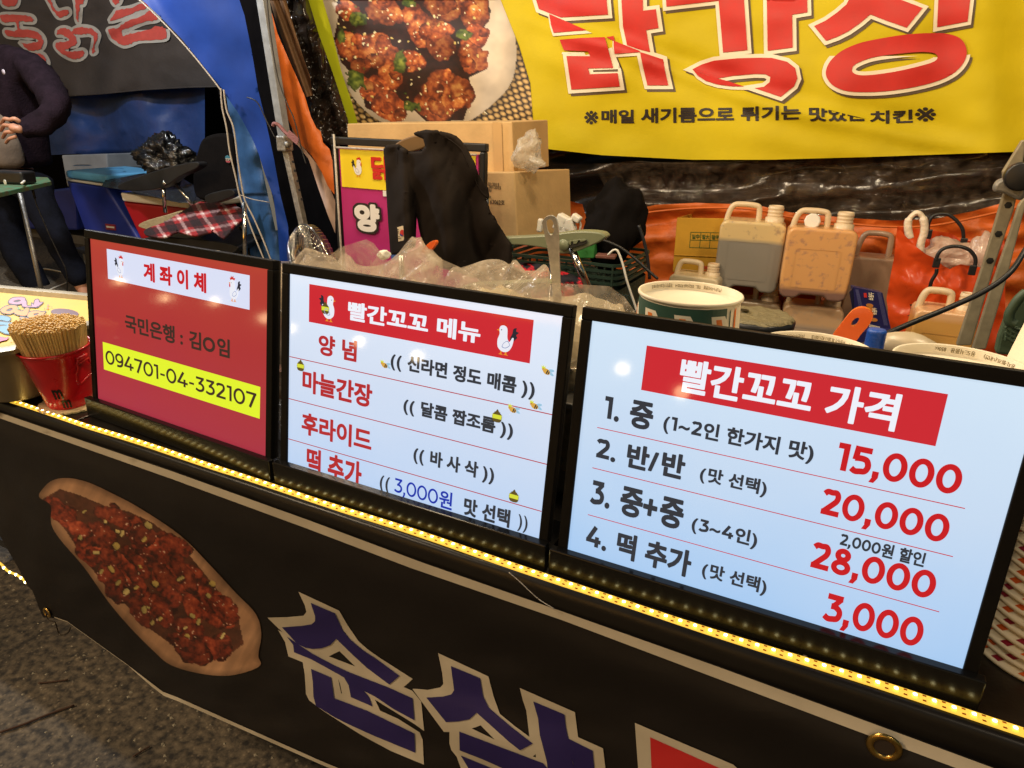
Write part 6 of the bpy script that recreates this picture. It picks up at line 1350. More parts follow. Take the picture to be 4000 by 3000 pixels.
# cardboard boxes
def pbox(name, pf, Y, D, m, label, bevel=.004, t_name='carton'):
    t = thing(t_name, at(*pf[3], y=Y), label, 'cardboard box'); hexa(pf, Y, D).build('carton_body', m, t, bevel=bevel); return t
b1 = pbox('box', [mq(630, 668), mq(1520, 658), mq(1532, 930), mq(640, 980)], 2.62, (.02, .3, .01), M['cardboard'], 'large plain cardboard box directly under the yellow banner')
p = at(*mq(1440, 660), y=2.615); q = at(*mq(1450, 930), y=2.615); MB().extr([(-.02, 0), (.02, 0), (.02, 1), (-.02, 1)], p, (1, 0, 0), (q-p), (0, -1, 0), .001).build('packing_tape', mat('tan_tape', lin((196, 160, 110)), rough=.3, coat=.3), b1)
p = at(*mq(635, 700), y=2.616); adopt(b1)
b2 = pbox('box', [mq(1150, 935), mq(1532, 930), mq(1552, 1290), mq(1150, 1300)], 2.50, (.09, .34, -.0), M['cardboard'], 'cardboard box with black certificate numbers and red Korean print, below the large plain box')
tbox('01:2015', mq(1393, 1002), mq(1452, 988), 2.5, M['black_print'], b2, .01, .002); tbox('001:2015', mq(1396, 1018), mq(1462, 1006), 2.5, M['black_print'], b2, .01, .002)
tbox('점', mq(1394, 1036), mq(1410, 1022), 2.5, M['black_print'], b2, .01, .002); tbox('호', mq(1394, 1070), mq(1410, 1056), 2.5, M['black_print'], b2, .01, .002)
tbox('0363062호', mq(1380, 1098), mq(1482, 1080), 2.5, M['black_print'], b2, .01, .002)
# red print on its right side face
P0 = at(*mq(1532, 930), y=2.5); D2 = np.array((.09, .34, 0)); L2 = np.linalg.norm(D2)
side = lambda x, y, h=0: P0+D2*(x)+np.array((0, 0, -1))*y*.33+np.array((.34, -.09, 0))*.004
for i in range(3):
    x = .10+i*.27; V2, F2 = text2d('담', .05); V2 = np.array(V2); V2 -= V2.min(0); V2 /= V2.max(0); frame_from('lettering', np.stack([x+V2[:, 0]*.2, .2-V2[:, 1]*.14], 1), F2, side, M['red'], b2)
for i in range(10):
    y = .33+i*.055; frame_from('print_line', [(.12, y), (.12+random.uniform(.3, .75), y), (.8, y+.014), (.12, y+.016)], [(0, 1, 2, 3)], side, mat('faint_red_ink', lin((186, 120, 84)), rough=.8), b2)
adopt(b2)
crumple('plastic_bag', at(2062, 595, y=2.55), (.055, .04, .075), film('bag_film', lin((225, 215, 195)), .45, bscale=30, bump=.9), 6, 'clear crumpled plastic bag hanging at the right side of the large cardboard box', 'plastic bag', amp=.5, sub=4, rot=.5)
crumple('plastic_bag', at(2100, 632, y=2.5), (.035, .02, .014), bpy.data.materials['bag_film'], 8, 'small wisp of clear plastic below the hanging bag beside the box', 'plastic bag', amp=.4, sub=3, rot=.3)

# folding armchair with sage green arms
t = thing('folding_armchair', at(2150, 1150, y=2.0), 'folding armchair with sage green plastic arms behind the steel ladle', 'chair')
x5 = lambda L: [(2000+x*700/2212, 780+y*700/2212) for x, y in L]
sage = mat('sage_plastic', lin((126, 132, 104)), rough=.35, var=.08)
slab('armrest', x5([(-500, 490), (0, 462), (400, 440), (700, 400), (900, 390), (1080, 408), (1135, 440), (1140, 475), (1060, 530), (900, 600), (760, 650), (620, 668), (520, 640), (400, 600), (200, 570), (0, 560), (-500, 580)]), 2.0, (0, .05, 0), sage, t, .008)
slab('slot_plate', x5([(580, 600), (600, 530), (700, 520), (860, 490), (910, 495), (915, 540), (800, 580), (700, 610), (640, 625)]), 1.992, (0, .006, 0), mat('dark_slot', (.03, .03, .025), rough=.5), t, .001)
slab('slot_tooth', x5([(720, 560), (728, 530), (742, 512), (756, 530), (760, 545), (800, 540), (810, 515), (832, 500), (850, 520), (905, 505), (905, 490), (860, 488), (700, 515)]), 1.988, (0, .004, 0), sage, t, .001)
q = at(2201, 957, y=1.99); MB().lathe([(.018, 0), (.016, .005), (0, .006)], q, 18, Matrix.Rotation(R(90), 3, 'X')).build('pivot_cap', sage, t, smooth=True)
MB().tube([at(2228, 960, y=2.01), at(2300, 1130, y=2.01)], .012, 12).build('brace_tube', M['chrome'], t, smooth=True)
slab('armrest', x5([(-600, 1060), (0, 1030), (250, 1012), (400, 1020), (460, 1045), (420, 1090), (300, 1110), (0, 1130), (-600, 1150)]), 1.6, (0, .05, 0), sage, t, .008)
for u, v, y in ((2160, 980, 2.03), (2060, 1130, 1.63)): p = at(u, v, y=y); MB().tube([p, (p[0], y, 0)], .012, 8).build('leg', M['chrome'], t, smooth=True)
adopt(t)
# green crate with things in it
t = thing('crate', at(2350, 1200, y=2.45), 'dark green slatted plastic crate holding a bag and cables', 'crate')
cg = mat('dark_green_crate', (.014, .036, .024), rough=.5, var=.3)
cA = at(1930, 985, y=2.35); cB = at(2425, 1020, y=2.35); zt_ = cA[2]; CX0, CX1 = cA[0], cB[0]; CY0, CY1 = 2.35, 2.75
for j in range(4):
    z = zt_-.006-j*.022
    loft([ring(CX0, CX1, CY0, CY1, .05, z), ring(CX0, CX1, CY0, CY1, .05, z+.010), ring(CX0+.012, CX1-.012, CY0+.012, CY1-.012, .04, z+.010), ring(CX0+.012, CX1-.012, CY0+.012, CY1-.012, .04, z), ring(CX0, CX1, CY0, CY1, .05, z)], cg, 'rim_rail', t)
for k in range(16):
    x = CX0+.03+(CX1-CX0-.06)*k/15; MB().box((x, CY0+.008, zt_-.04), (.006, .008, .085)).build('rim_rib', cg, t)
loft([ring(CX0+.01, CX1-.01, CY0+.008, CY1-.01, .05, .3), ring(CX0+.006, CX1-.006, CY0+.006, CY1-.006, .05, zt_-.09)], mat('crate_mesh_wall', (.012, .03, .021), rough=.6, bump=1, bscale=70), 'wall', t, cap0=True)
lat = MB()
for k in range(46):
    x = CX0+.05+k*.011; 
    for s_ in (-1, 1): lat.tube([(x, CY0+.001, zt_-.095), (x+s_*.11, CY0+.001, zt_-.24)], .0016, 4)
lw = lat.build('lattice', cg, t); lw['kind'] = 'stuff'
adopt(t)
crumple('black_bag', at(2395, 880, y=2.62), (.125, .12, .17), M['black_cloth'], 12, 'bulky black cloth bag sitting in the green crate', 'bag', amp=.3, sub=4, fr=2, rot=.25)
slab_ = slab('box_sleeve', [(2230, 970), (2325, 950), (2318, 1010), (2240, 1010)], 2.5, (0, .08, 0), mat('green_packet', lin((70, 140, 70)), rough=.3, var=.3, vscale=30), None, .004, False); setp(slab_, 'bright green packet standing in the crate behind the sage armrest', 'packet')
t = thing('power_adapters', at(2210, 900, y=2.4), 'cluster of white plug adapters on the crate behind the ladle', 'adapter')
for (u, v, s_, a) in ((2195, 870, (.045, .04, .06), .4), (2225, 880, (.04, .04, .05), -.3), (2252, 852, (.035, .03, .025), .5), (2210, 900, (.05, .04, .035), .2), (2110, 880, (.02, .02, .05), .1)):
    MB().box(at(u, v, y=2.4), s_, M=Matrix.Rotation(a, 3, 'Y')).build('plug', M['white_plastic'], t, bevel=.006)
adopt(t)
setp(MB().tube(smoothpts([at(*p, y=2.42) for p in ((2263, 862), (2268, 880), (2262, 905))], 4), .004, 6).build('white_lead', M['white_plastic'], smooth=True), 'short white lead hanging from the plug adapters', 'cable')
setp(MB().tube(smoothpts([at(*p, y=2.28) for p in ((2375, 996), (2395, 978), (2410, 978), (2422, 1000), (2435, 1040), (2450, 1100), (2470, 1160), (2490, 1220))], 5), .004, 6).build('white_lead', M['white_plastic'], smooth=True), 'white charging lead curling out of the green crate', 'cable')
setp(MB().tube(smoothpts([at(*p, y=2.3) for p in ((2355, 937), (2420, 965), (2480, 1010), (2530, 1055), (2570, 1090))], 5), .005, 6).build('black_lead', M['cord'], smooth=True), 'black lead running from the crate down to the right', 'cable')
setp(MB().tube(smoothpts([at(*p, y=2.5) for p in ((2495, 880), (2515, 940), (2530, 1010), (2538, 1090))], 5), .006, 6).build('black_lead', M['cord'], smooth=True), 'black lead hanging steeply beside the black bag', 'cable')
setp(MB().box(at(2368, 1000, y=2.38), (.07, .05, .012), .2).build('phone', mat('pinkish_phone', lin((120, 80, 70)), rough=.3), bevel=.003), 'small reddish phone charging on the rim of the green crate', 'phone')
# ladybird blanket
def lady(o, uv):
    U = np.array([p[0] for p in uv]); V = np.array([p[1] for p in uv]); C = np.zeros((len(U), 3)); C[:] = (24, 20, 30)
    f = fbm(U/42+3, V/26, 3, 4); r_ = f > .52; C[r_] = (196, 28, 44)
    d = np.hypot(((U/13) % 1)-.5, ((V/11+.5*(np.floor(U/13) % 2)) % 1)-.5) < .2; C[r_ & d] = (30, 14, 20); C *= (.8+.35*fbm(U/6, V/6, 2, 2))[:, None]; setcol(o, C)
V2, F2 = tri2d([smoothpts([(1990, 1035), (2040, 1025), (2100, 1030), (2150, 1050), (2230, 1070), (2290, 1110), (2230, 1180), (2000, 1180)], 4, True)])
o = frame_from('ladybird_blanket', V2, F2, lambda u, v, h: at(u, v, y=2.1-.03*n3(u/40, v/25, 3)+(1100-v)*.001), vmat('printed_fleece', .95, bump=.5, bscale=200), None, 0, 6, smooth=True, post=lady); setp(o, 'red and black spotted fleece blanket below the sage armrest', 'blanket')
sheet('cream_fleece', [(1940, 980), (1995, 1000), (2010, 1040), (2060, 1070), (2110, 1100), (2090, 1160), (1940, 1160)], 2.08, lambda u, v: .04*n3(u/25, v/25, 5)+.02, mat('cream_fleece', lin((206, 184, 138)), rough=.95, bump=.8, bscale=90), 8, 'cream fleece edge beside the spotted blanket', 'cloth')

# ------------------------------------------------------------------ canisters
def jug_mat(name, top, liquid, level, stain, spots=True):
    m = mat(name, top, rough=.3, sss=.12, coat=.15); n = m.node_tree; b = n.nodes['Principled BSDF']
    tc = n.nodes.new('ShaderNodeTexCoord'); sp = n.nodes.new('ShaderNodeSeparateXYZ'); n.links.new(tc.outputs['Object'], sp.inputs[0])
    no = n.nodes.new('ShaderNodeTexNoise'); no.inputs['Scale'].default_value = 9; no.inputs['Detail'].default_value = 2; n.links.new(tc.outputs['Object'], no.inputs[0])
    ma = n.nodes.new('ShaderNodeMath'); ma.operation = 'MULTIPLY_ADD'; ma.inputs[1].default_value = .012; n.links.new(no.outputs[0], ma.inputs[0]); n.links.new(sp.outputs['Z'], ma.inputs[2])
    r = n.nodes.new('ShaderNodeValToRGB'); e = r.color_ramp.elements
    lo = level-.004; mr = n.nodes.new('ShaderNodeMapRange'); mr.inputs[1].default_value = lo; mr.inputs[2].default_value = lo+.018; n.links.new(ma.outputs[0], mr.inputs[0])
    e[0].color = (*liquid, 1); e[1].color = (*top, 1); n.links.new(mr.outputs[0], r.inputs[0])
    n2 = n.nodes.new('ShaderNodeTexNoise'); n2.inputs['Scale'].default_value = 42; n2.inputs['Detail'].default_value = 4; n.links.new(tc.outputs['Object'], n2.inputs[0])
    r2 = n.nodes.new('ShaderNodeValToRGB'); f_ = r2.color_ramp.elements; f_[0].position = .56; f_[0].color = (0, 0, 0, 1); f_[1].position = .72; f_[1].color = (.6, .6, .6, 1); n.links.new(n2.outputs[0], r2.inputs[0])
    mu = n.nodes.new('ShaderNodeMath'); mu.operation = 'MULTIPLY'; n.links.new(r2.outputs[0], mu.inputs[0]); n.links.new(mr.outputs[0], mu.inputs[1])
    mx = n.nodes.new('ShaderNodeMixRGB'); n.links.new(mu.outputs[0] if spots else mr.outputs[0], mx.inputs[0]); n.links.new(r.outputs[0], mx.inputs[1]); mx.inputs[2].default_value = (*stain, 1)
    if not spots: mx.inputs[0].default_value = 0; n.links.remove(mx.inputs[0].links[0])
    n.links.new(mx.outputs[0], b.inputs['Base Color']); return m
M['jug_white'] = mat('ivory_jug_plastic', lin((222, 198, 162)), rough=.35, sss=.1)
def canister(x, y, z, w, d, h, rz, m, label, cap=None, notch=True, plain=False, loose_cap=False):
    t = thing('canister', (x, y, z), label, 'canister', 'plastic oil canisters by the back wall')
    Q = Matrix.Rotation(rz, 3, 'Z'); L = lambda p: np.array(Q @ Vector(p))+np.array((x, y, z))
    ex, ey, ez = np.array(Q @ Vector((1, 0, 0))), np.array(Q @ Vector((0, 1, 0))), np.array((0, 0, 1.))
    hb = h*.80; r_ = w*.12
    out_ = []
    for (sx, a0, cx, cz) in ((1, 0, w/2-r_, hb-r_), (-1, 90, -(w/2-r_), hb-r_)):
        for k in range(6): a = R(a0+90*k/5); out_.append((cx+r_*math.cos(a), cz+r_*math.sin(a)))
    out_ += [(-w*.5, hb*.3), (-w*.485, r_*.5), (-w*.42, 0), (-w*.24, 0)] + ([(-w*.17, h*.05), (w*.17, h*.05)] if notch else []) + [(w*.24, 0), (w*.42, 0), (w*.485, r_*.5), (w*.5, hb*.3)]
    o = MB().extr(out_, L((0, -d/2, 0)), ex, ez, ey, d).build('container', m, t, bevel=w*.055, seg=4, smooth=False)
    if not plain:
        pr = rrect(w*.66, hb*.56, .008, 3, -w*.02, hb*.44); pi_ = rrect(w*.63, hb*.54, .007, 3, -w*.02, hb*.44)
        n_ = len(pr); A = [L((p[0], -d/2-.0015, p[1])) for p in pr]; B_ = [L((p[0], -d/2-.0015, p[1])) for p in pi_]
        MB().add(A+B_, [(i, (i+1) % n_, (i+1) % n_+n_, i+n_) for i in range(n_)]).build('label_border', m, t)
        for s_ in (-1, 1):
            for k in range(3):
                xx = s_*(w*.5-.004-k*.012)-(0 if s_ > 0 else 0); MB().tube([L((xx, -d/2+.004+(.010 if k == 0 else .002 if k == 1 else 0), hb*.1)), L((xx, -d/2+.004+(.010 if k == 0 else .002 if k == 1 else 0), hb*.86))], .0035, 8).build('rib', m, t, smooth=True)
    hz = hb-.004
    MB().tube([L(p) for p in smoothpts([(-w*.43, 0, hz-.01), (-w*.40, 0, hz+h*.09), (-w*.34, 0, hz+h*.165), (-w*.22, 0, hz+h*.18), (-w*.02, 0, hz+h*.175), (w*.05, 0, hz+h*.14), (w*.06, 0, hz-.005)], 5)], .0115, 10).build('handle', M['jug_white'] if not plain else m, t, smooth=True)
    nx = w*.30; nr = w*.115
    prof = [(nr*1.25, -.01), (nr*1.25, h*.05), (nr, h*.06)]
    for k in range(12): prof.append((nr*(1.06 if k % 4 in (1, 2) else .99), h*.065+k*h*.0095))
    prof += [(nr*.95, h*.185), (nr*.8, h*.185), (nr*.8, h*.17)]
    MB().lathe(prof, L((nx, 0, hb-.003)), 28).build('neck', M['jug_white'], t, smooth=True)
    MB().lathe([(nr*.8, 0), (0, 0)], L((nx, 0, hb-.003+h*.172)), 24).build('spout_residue' if not cap else 'spout_plug', mat('brown_residue', lin((150, 88, 30)), rough=.3, var=.6, vscale=90, dirt=lin((220, 170, 110))), t)
    if loose_cap: MB().lathe([(0, -.015), (.028, -.015), (.03, -.01), (.03, .012), (.026, .015), (0, .015)], L((-w*.16, -.01, hb+h*.055)), 10, Matrix.Rotation(R(80), 3, 'X')).build('loose_cap', M['white_plastic'], t)
    adopt(t); return t
grey = jug_mat('grey_oil_jug', lin((196, 168, 112)), lin((128, 122, 112)), .0, lin((140, 116, 110)))
def jm(name, top, liq, stain, zl_): return jug_mat(name, top, liq, zl_, stain)
def jpx(l, r, tv, bv, Y, d, rz, mk_, label, **kw):
    a, b_ = at(l, (tv+bv)/2, y=Y), at(r, (tv+bv)/2, y=Y); cx = (l+r)/2; zt_ = at(cx, tv, y=Y)[2]; zb = at(cx, bv, y=Y)[2]
    w_ = (b_[0]-a[0]); return canister((a[0]+b_[0])/2, Y+d/2, zb, w_, d, zt_-zb, rz, mk_(zb, zt_-zb), label, **kw)
jpx(2795, 3052, 795, 1140, 3.0, .15, .12, lambda zb, h: jm('grey_liquid_jug', lin((216, 188, 134)), lin((140, 134, 124)), lin((138, 112, 104)), zb+h*.585), 'upper canister with grey liquid and speckled beige foam line')
jpx(3052, 3330, 820, 1175, 2.95, .15, .14, lambda zb, h: jm('orange_oil_jug', lin((222, 166, 106)), lin((136, 104, 92)), lin((150, 110, 108)), zb+h*.12), 'upper canister full of cloudy orange oil with a loose cap in its handle', loose_cap=True)
jpx(3035, 3275, 1120, 1490, 3.02, .15, .12, lambda zb, h: jm('pale_jug', lin((206, 170, 130)), lin((176, 156, 138)), lin((180, 160, 140)), zb+h*.6), 'pale lower canister carrying the one with orange oil')
jpx(2790, 3030, 1100, 1470, 3.06, .15, .1, lambda zb, h: jm('dark_lower_jug', lin((150, 130, 104)), lin((92, 84, 76)), lin((120, 105, 90)), zb+h*.6), 'dim lower canister carrying the one with grey liquid')
jpx(2605, 2800, 1025, 1290, 2.9, .14, 0, lambda zb, h: jm('white_jug', lin((214, 196, 160)), lin((214, 196, 160)), lin((200, 180, 140)), zb), 'small white canister before the ochre carton, just above the green patterned cup')
jpx(3290, 3560, 905, 1400, 3.13, .14, .1, lambda zb, h: jm('taupe_jug', lin((165, 135, 110)), lin((150, 122, 100)), lin((150, 124, 100)), zb+h*.4), 'tall taupe translucent canister between orange oil canister and orange bag', plain=True)
jpx(3545, 3800, 1140, 1520, 2.55, .15, .05, lambda zb, h: jm('yellow_oil_jug', lin((226, 178, 130)), lin((214, 160, 84)), lin((196, 140, 100)), zb+h*.72), 'canister with yellow oil beside the two metal legs at the right', notch=False)
setp(MB().box(at(3000, 1500, y=3.1)-np.array((0, -.05, .02)), (1.1, .5, .3)).build('pallet_box', M['black_plastic'], bevel=.01), 'dark plastic box under the lower canisters', 'box')
# ochre carton
t = thing('carton', at(2740, 1100, y=3.12), 'open ochre cardboard box with a green printed size table, left of the grey canister', 'cardboard box')
w2 = lambda x, y: (2600+x*800/2212, 750+y*800/2212)
hexa([w2(125, 278), w2(780, 290), w2(720, 900), w2(75, 860)], 3.12, (.0, .012, 0)).build('front_panel', M['cardboard_ochre'], t, bevel=.002)
hexa([w2(125, 278), w2(135, 278), w2(90, 860), w2(75, 860)], 3.133, (.03, .3, 0)).build('side_panel', M['cardboard_ochre'], t)
hexa([w2(250, 205), w2(900, 210), w2(900, 300), w2(250, 290)], 3.42, (0, .01, 0)).build('rear_panel', mat('dark_carton_inside', lin((92, 62, 30)), rough=.9), t)
MB().tube([at(*w2(95, 680), y=3.118), at(*w2(560, 700), y=3.118)], .003, 6).build('fold_line', M['cardboard_ochre'], t)
ogr = mat('green_carton_ink', lin((70, 96, 36)), rough=.8); fo = lambda u, v, h: at(u, v, y=3.1185-h)
def rule(a, b_, wd=3): 
    (x0, y0), (x1, y1) = w2(*a), w2(*b_); n_ = math.hypot(x1-x0, y1-y0); px_, py_ = -(y1-y0)/n_*wd/2.6, (x1-x0)/n_*wd/2.6
    frame_from('table_rule', [(x0-px_, y0-py_), (x1-px_, y1-py_), (x1+px_, y1+py_), (x0+px_, y0+py_)], [(0, 1, 2, 3)], fo, ogr, t, 0)
for a, b_ in (((272, 434), (640, 442)), ((265, 518), (640, 528)), ((258, 598), (640, 612)), ((272, 434), (258, 598)), ((382, 436), (366, 604)), ((486, 440), (472, 608))): rule(a, b_)
for s_, x in (('일中', 284), ('절大', 392), ('절中', 496)): textpx(s_, w2(x, 0)[0], w2(x+82, 0)[0], w2(0, 506+(x-284)*.03)[1], w2(0, 456+(x-284)*.03)[1], fo, ogr, t, .0005, .02)
textpx('전국', w2(385, 0)[0], w2(535, 0)[0], w2(0, 858)[1], w2(0, 795)[1], fo, mat('red_carton_ink', lin((190, 50, 24)), rough=.8), t, .0005, .04)
adopt(t)
# tub with mossy film lid
tc_ = at(2960, 1232, y=2.0); rt_ = at(3108, 1240, y=2.0)[0]-tc_[0]
t = thing('lidded_tub', (tc_[0], 2.0, 0), 'reddish brown tub with a black rim covered by crusty grey green film', 'tub')
MB().lathe([(rt_*.9, .3), (rt_*.985, tc_[2]-.03), (rt_*.985, tc_[2]-.02)], (tc_[0], 2.0, 0), 40).build('tub_wall', mat('terracotta_plastic', lin((158, 66, 32)), rough=.4), t, smooth=True)
MB().lathe([(rt_*.97, tc_[2]-.03), (rt_*1.02, tc_[2]-.024), (rt_*1.03, tc_[2]-.008), (rt_*.95, tc_[2]-.002), (0, tc_[2]-.002)], (tc_[0], 2.0, 0), 40).build('black_rim', M['black_plastic'], t, smooth=True)
V = [(tc_[0], 2.0, tc_[2]+.006)]; Fc = []; nA, nR = 72, 14
for j in range(1, nR+1):
    for i in range(nA):
        a = 2*math.pi*i/nA; r_ = rt_*(.99+.07*n3(math.cos(a)*4, math.sin(a)*4, 2))*j/nR; x, y = tc_[0]+r_*math.cos(a), 2.0+r_*math.sin(a)
        V.append((x, y, tc_[2]+.004+.004*n3(x*50, y*50, 1)-(.008 if j == nR else 0)))
for i in range(nA): Fc.append((0, 1+i, 1+(i+1) % nA))
for j in range(nR-1):
    for i in range(nA): Fc.append((1+j*nA+i, 1+(j+1)*nA+i, 1+(j+1)*nA+(i+1) % nA, 1+j*nA+(i+1) % nA))
mk('crusty_film', V, Fc, mat('crusty_film', lin((138, 126, 92)), rough=.5, var=.3, vscale=50, bump=.9, bscale=60, aniso=(1, 4, 1)), t, smooth=True)
q = at(2905, 1210, y=1.99); MB().lathe([(.014, 0), (0, 0)], (q[0], 2.0+.0, tc_[2]+.0105), 16).build('lid_hole', mat('hole_black', (.005, .005, .005)), t)
adopt(t)
# orange shopping bag
obm = mat('orange_shopping_bag', (.62, .065, .010), rough=.3, spec=.4, var=.12, vscale=6, bump=.2, bscale=10, bdist=.012)
t = thing('shopping_bag', at(3700, 1300, y=2.85), 'shiny orange shopping bag with black strap handles and white plastic inside', 'bag')
bagf = lambda u, v: .05*math.sin(max(0, min(1, (u-3465)/480))*math.pi)+.03*n3(u/90, v/110, 5)+.010*abs(n3(u/45, v/50, 2))
sheet('front_panel', w3([(845, 370), (935, 480), (1060, 600), (1150, 670), (1260, 720), (1330, 790), (1410, 832), (1470, 800), (1530, 780), (1640, 800), (1760, 815), (1900, 800), (2010, 1000), (2010, 1900), (760, 1900), (740, 1250), (725, 1160), (770, 900), (810, 700), (830, 480)]), 2.85, bagf, obm, 9, parent=t)
sheet('rear_panel', w3([(845, 370), (935, 380), (1080, 400), (1180, 410), (1400, 440), (1460, 465), (1530, 520), (1650, 535), (2000, 520), (2020, 1000), (1400, 1000), (1050, 700)]), 3.0, lambda u, v: .02*n3(u/50, v/60, 3), obm, 12, parent=t)
def strap(L, y, w_=5): 
    return MB().tube(smoothpts([at(u, v, y=y) for u, v in w3(L)], 6), .006, 8)
strap([(1180, 430), (1175, 380), (1190, 320), (1225, 265), (1290, 240), (1380, 240), (1450, 280), (1510, 340), (1550, 410), (1560, 520)], 2.96).build('strap', M['black_plastic'], t, smooth=True)
strap([(1265, 740), (1280, 680), (1330, 620), (1420, 590), (1520, 590), (1610, 620), (1670, 680), (1690, 740), (1680, 800)], 2.76).build('strap', M['black_plastic'], t, smooth=True)
for (x, y, yy) in ((1180, 455, 2.95), (1558, 550, 2.95), (1268, 765, 2.76), (1655, 845, 2.75)):
    q = at(*w3([(x, y)])[0], y=yy); MB().box(q, (.022, .008, .034), .1).build('strap_clip', M['black_plastic'], t, bevel=.003)
strap([(1270, 830), (1262, 880), (1220, 950), (1200, 1010), (1185, 1090)], 2.74).build('loose_strap', M['black_plastic'], t, smooth=True)
bgm = lambda u, v, h: at(u, v, y=2.85-bagf(u, v)-.004-h)
for L in ([[(975, 1212), (1040, 1212), (1010, 1240), (1000, 1310), (1015, 1338), (945, 1338), (975, 1325), (990, 1235)]], [[(1225, 1070), (1270, 1070), (1260, 1085), (1255, 1100), (1238, 1100), (1240, 1082)]]):
    V2, F2 = tri2d([w3(L[0])]); frame_from('serif_letter', V2, F2, bgm, M['black_print'], t, 0, 9)
adopt(t)
crumple('plastic_bag', at(*w3([(1420, 680)])[0], y=2.93), (.115, .06, .06), film('white_bag_film', lin((235, 205, 185)), .75, milk=.3, bscale=20), 9, 'white plastic bag bulging inside the orange shopping bag', 'plastic bag', amp=.5, sub=4)
wbm = bpy.data.materials['white_bag_film']
o = MB().tube(smoothpts([at(u, v, y=2.88) for u, v in w3([(980, 500), (960, 400), (965, 310), (1010, 250), (1060, 225), (1110, 260), (1135, 350), (1130, 450), (1100, 540), (1090, 640)])], 6), [.013 if i not in range(14, 32) else .009 for i in range(55)], 8).build('bag_handle_loop', mat('milky_white_bag', lin((235, 215, 190)), rough=.4, sss=.2, bump=.6, bscale=50), smooth=True); setp(o, 'white plastic bag handle looped up out of the orange shopping bag', 'plastic bag')
crumple('plastic_bag', at(*w3([(1760, 640)])[0], y=2.9), (.04, .04, .07), wbm, 14, 'white plastic bag tip between the orange bag and the metal legs', 'plastic bag', amp=.4, sub=3)
# blue snack box
t = thing('snack_box', at(3400, 1350, y=2.3), 'dark blue snack box with a barcode behind the orange ladle handle', 'box')
Ys = 2.3
hexa(w3([(372, 1025), (685, 1090), (790, 1540), (400, 1500)]), Ys, (-.01, .03, -.0)).build('carton_face', mat('dark_blue_print', lin((36, 34, 84)), rough=.35, var=.1), t, bevel=.001)
hexa(w3([(325, 1085), (370, 1027), (410, 1300), (370, 1330)]), Ys+.004, (0, .03, 0)).build('carton_side', mat('deeper_blue_print', lin((20, 20, 50)), rough=.4), t)
hexa(w3([(400, 1500), (800, 1530), (800, 1700), (400, 1680)]), Ys-.06, (0, .06, 0)).build('carton_end', bpy.data.materials['dark_blue_print'], t)
sf = lambda u, v, h: at(u, v, y=Ys-.001-h)
def pq(L, m, nm, h=.0006): V2, F2 = tri2d([w3(L)]); frame_from(nm, V2, F2, sf, m, t, h)
pq([(480, 1090), (512, 1092), (516, 1140), (484, 1138)], M['red'], 'red_mark')
V2, F2 = text2d('구운소', .04); V2 = np.array(V2); V2 -= V2.min(0); V2 /= V2.max(0)
VG, FG = V2, F2
frame_from('lettering', [w3([(590-b_*58, 1175-0*a-(1-a)*-0-90+a*85)])[0] for a, b_ in V2], F2, sf, M['white_print'], t, .0008)
for k, (x, y, w_) in enumerate(((545, 1225, 40), (560, 1265, 45), (565, 1310, 48), (590, 1380, 42))): V2, F2 = tri2d([w3(ell(x, y, w_, 20, .15))]); frame_from('snack_picture', V2, F2, sf, mat('golden_snack_print', lin((190, 120, 50)), rough=.4), t, .0006+.0001*k)
frame_from('lettering', [w3([(625-b_*50, 1250+a*75)])[0] for a, b_ in VG], FG, sf, M['white_print'], t, .0014)
pq([(545, 1430), (655, 1455), (652, 1482), (538, 1460)], M['white_print'], 'barcode_label')
for k in range(11): x = 548+k*9; pq([(x, 1434+(x-548)*.22), (x+3, 1434.7+(x-548)*.22), (x+2, 1458+(x-548)*.2), (x-1, 1457+(x-548)*.2)], M['black_print'], 'barcode_bar', .001)
for s_ in (0, 1, 2, 3): pq([(392+s_*9, 1052), (395+s_*9, 1052), (455+s_*10, 1330), (452+s_*10, 1330)], mat('pale_blue_line', lin((110, 110, 160)), rough=.5), 'printed_line'); pq([(630+s_*10, 1090), (633+s_*10, 1090), (705+s_*12, 1440), (702+s_*12, 1440)], bpy.data.materials['pale_blue_line'], 'printed_line')
adopt(t)
# blue capped bottle
t = thing('bottle', at(3415, 1400, y=1.2), 'clear bottle with a bright blue cap beside the orange ladle handle', 'bottle')
q = at(3417, 1335, y=1.2); cr_ = at(3458, 1335, y=1.2)[0]-q[0]
prof = [(0, .02), (cr_*.85, .0205), (cr_, .017)]+[(cr_*(1 if k % 2 else .975), .015-k*.002) for k in range(10)]+[(cr_, -.012)]
MB().lathe(prof, q, 40).build('cap', mat('bright_blue_cap', (.012, .08, .42), rough=.35, bump=.2, bscale=300), t, smooth=True)
MB().lathe([(cr_*.8, -.012), (cr_*.85, -.03), (cr_*1.8, -.07), (cr_*1.9, -.1), (cr_*1.9, TOP-q[2]+.001), (0, TOP-q[2]+.001)], q, 32).build('bottle_wall', mat('cloudy_bottle_plastic', lin((200, 190, 170)), rough=.25, sss=.2), t, smooth=True); adopt(t)
setp(crumple('plastic_jug', at(3540, 1365, y=1.25), (.05, .03, .028), mat('dull_white_jug', lin((190, 172, 140)), rough=.35), 4, None, None, amp=.12, sub=3), 'rounded whitish container between the blue cap and the rightmost cup', 'container')
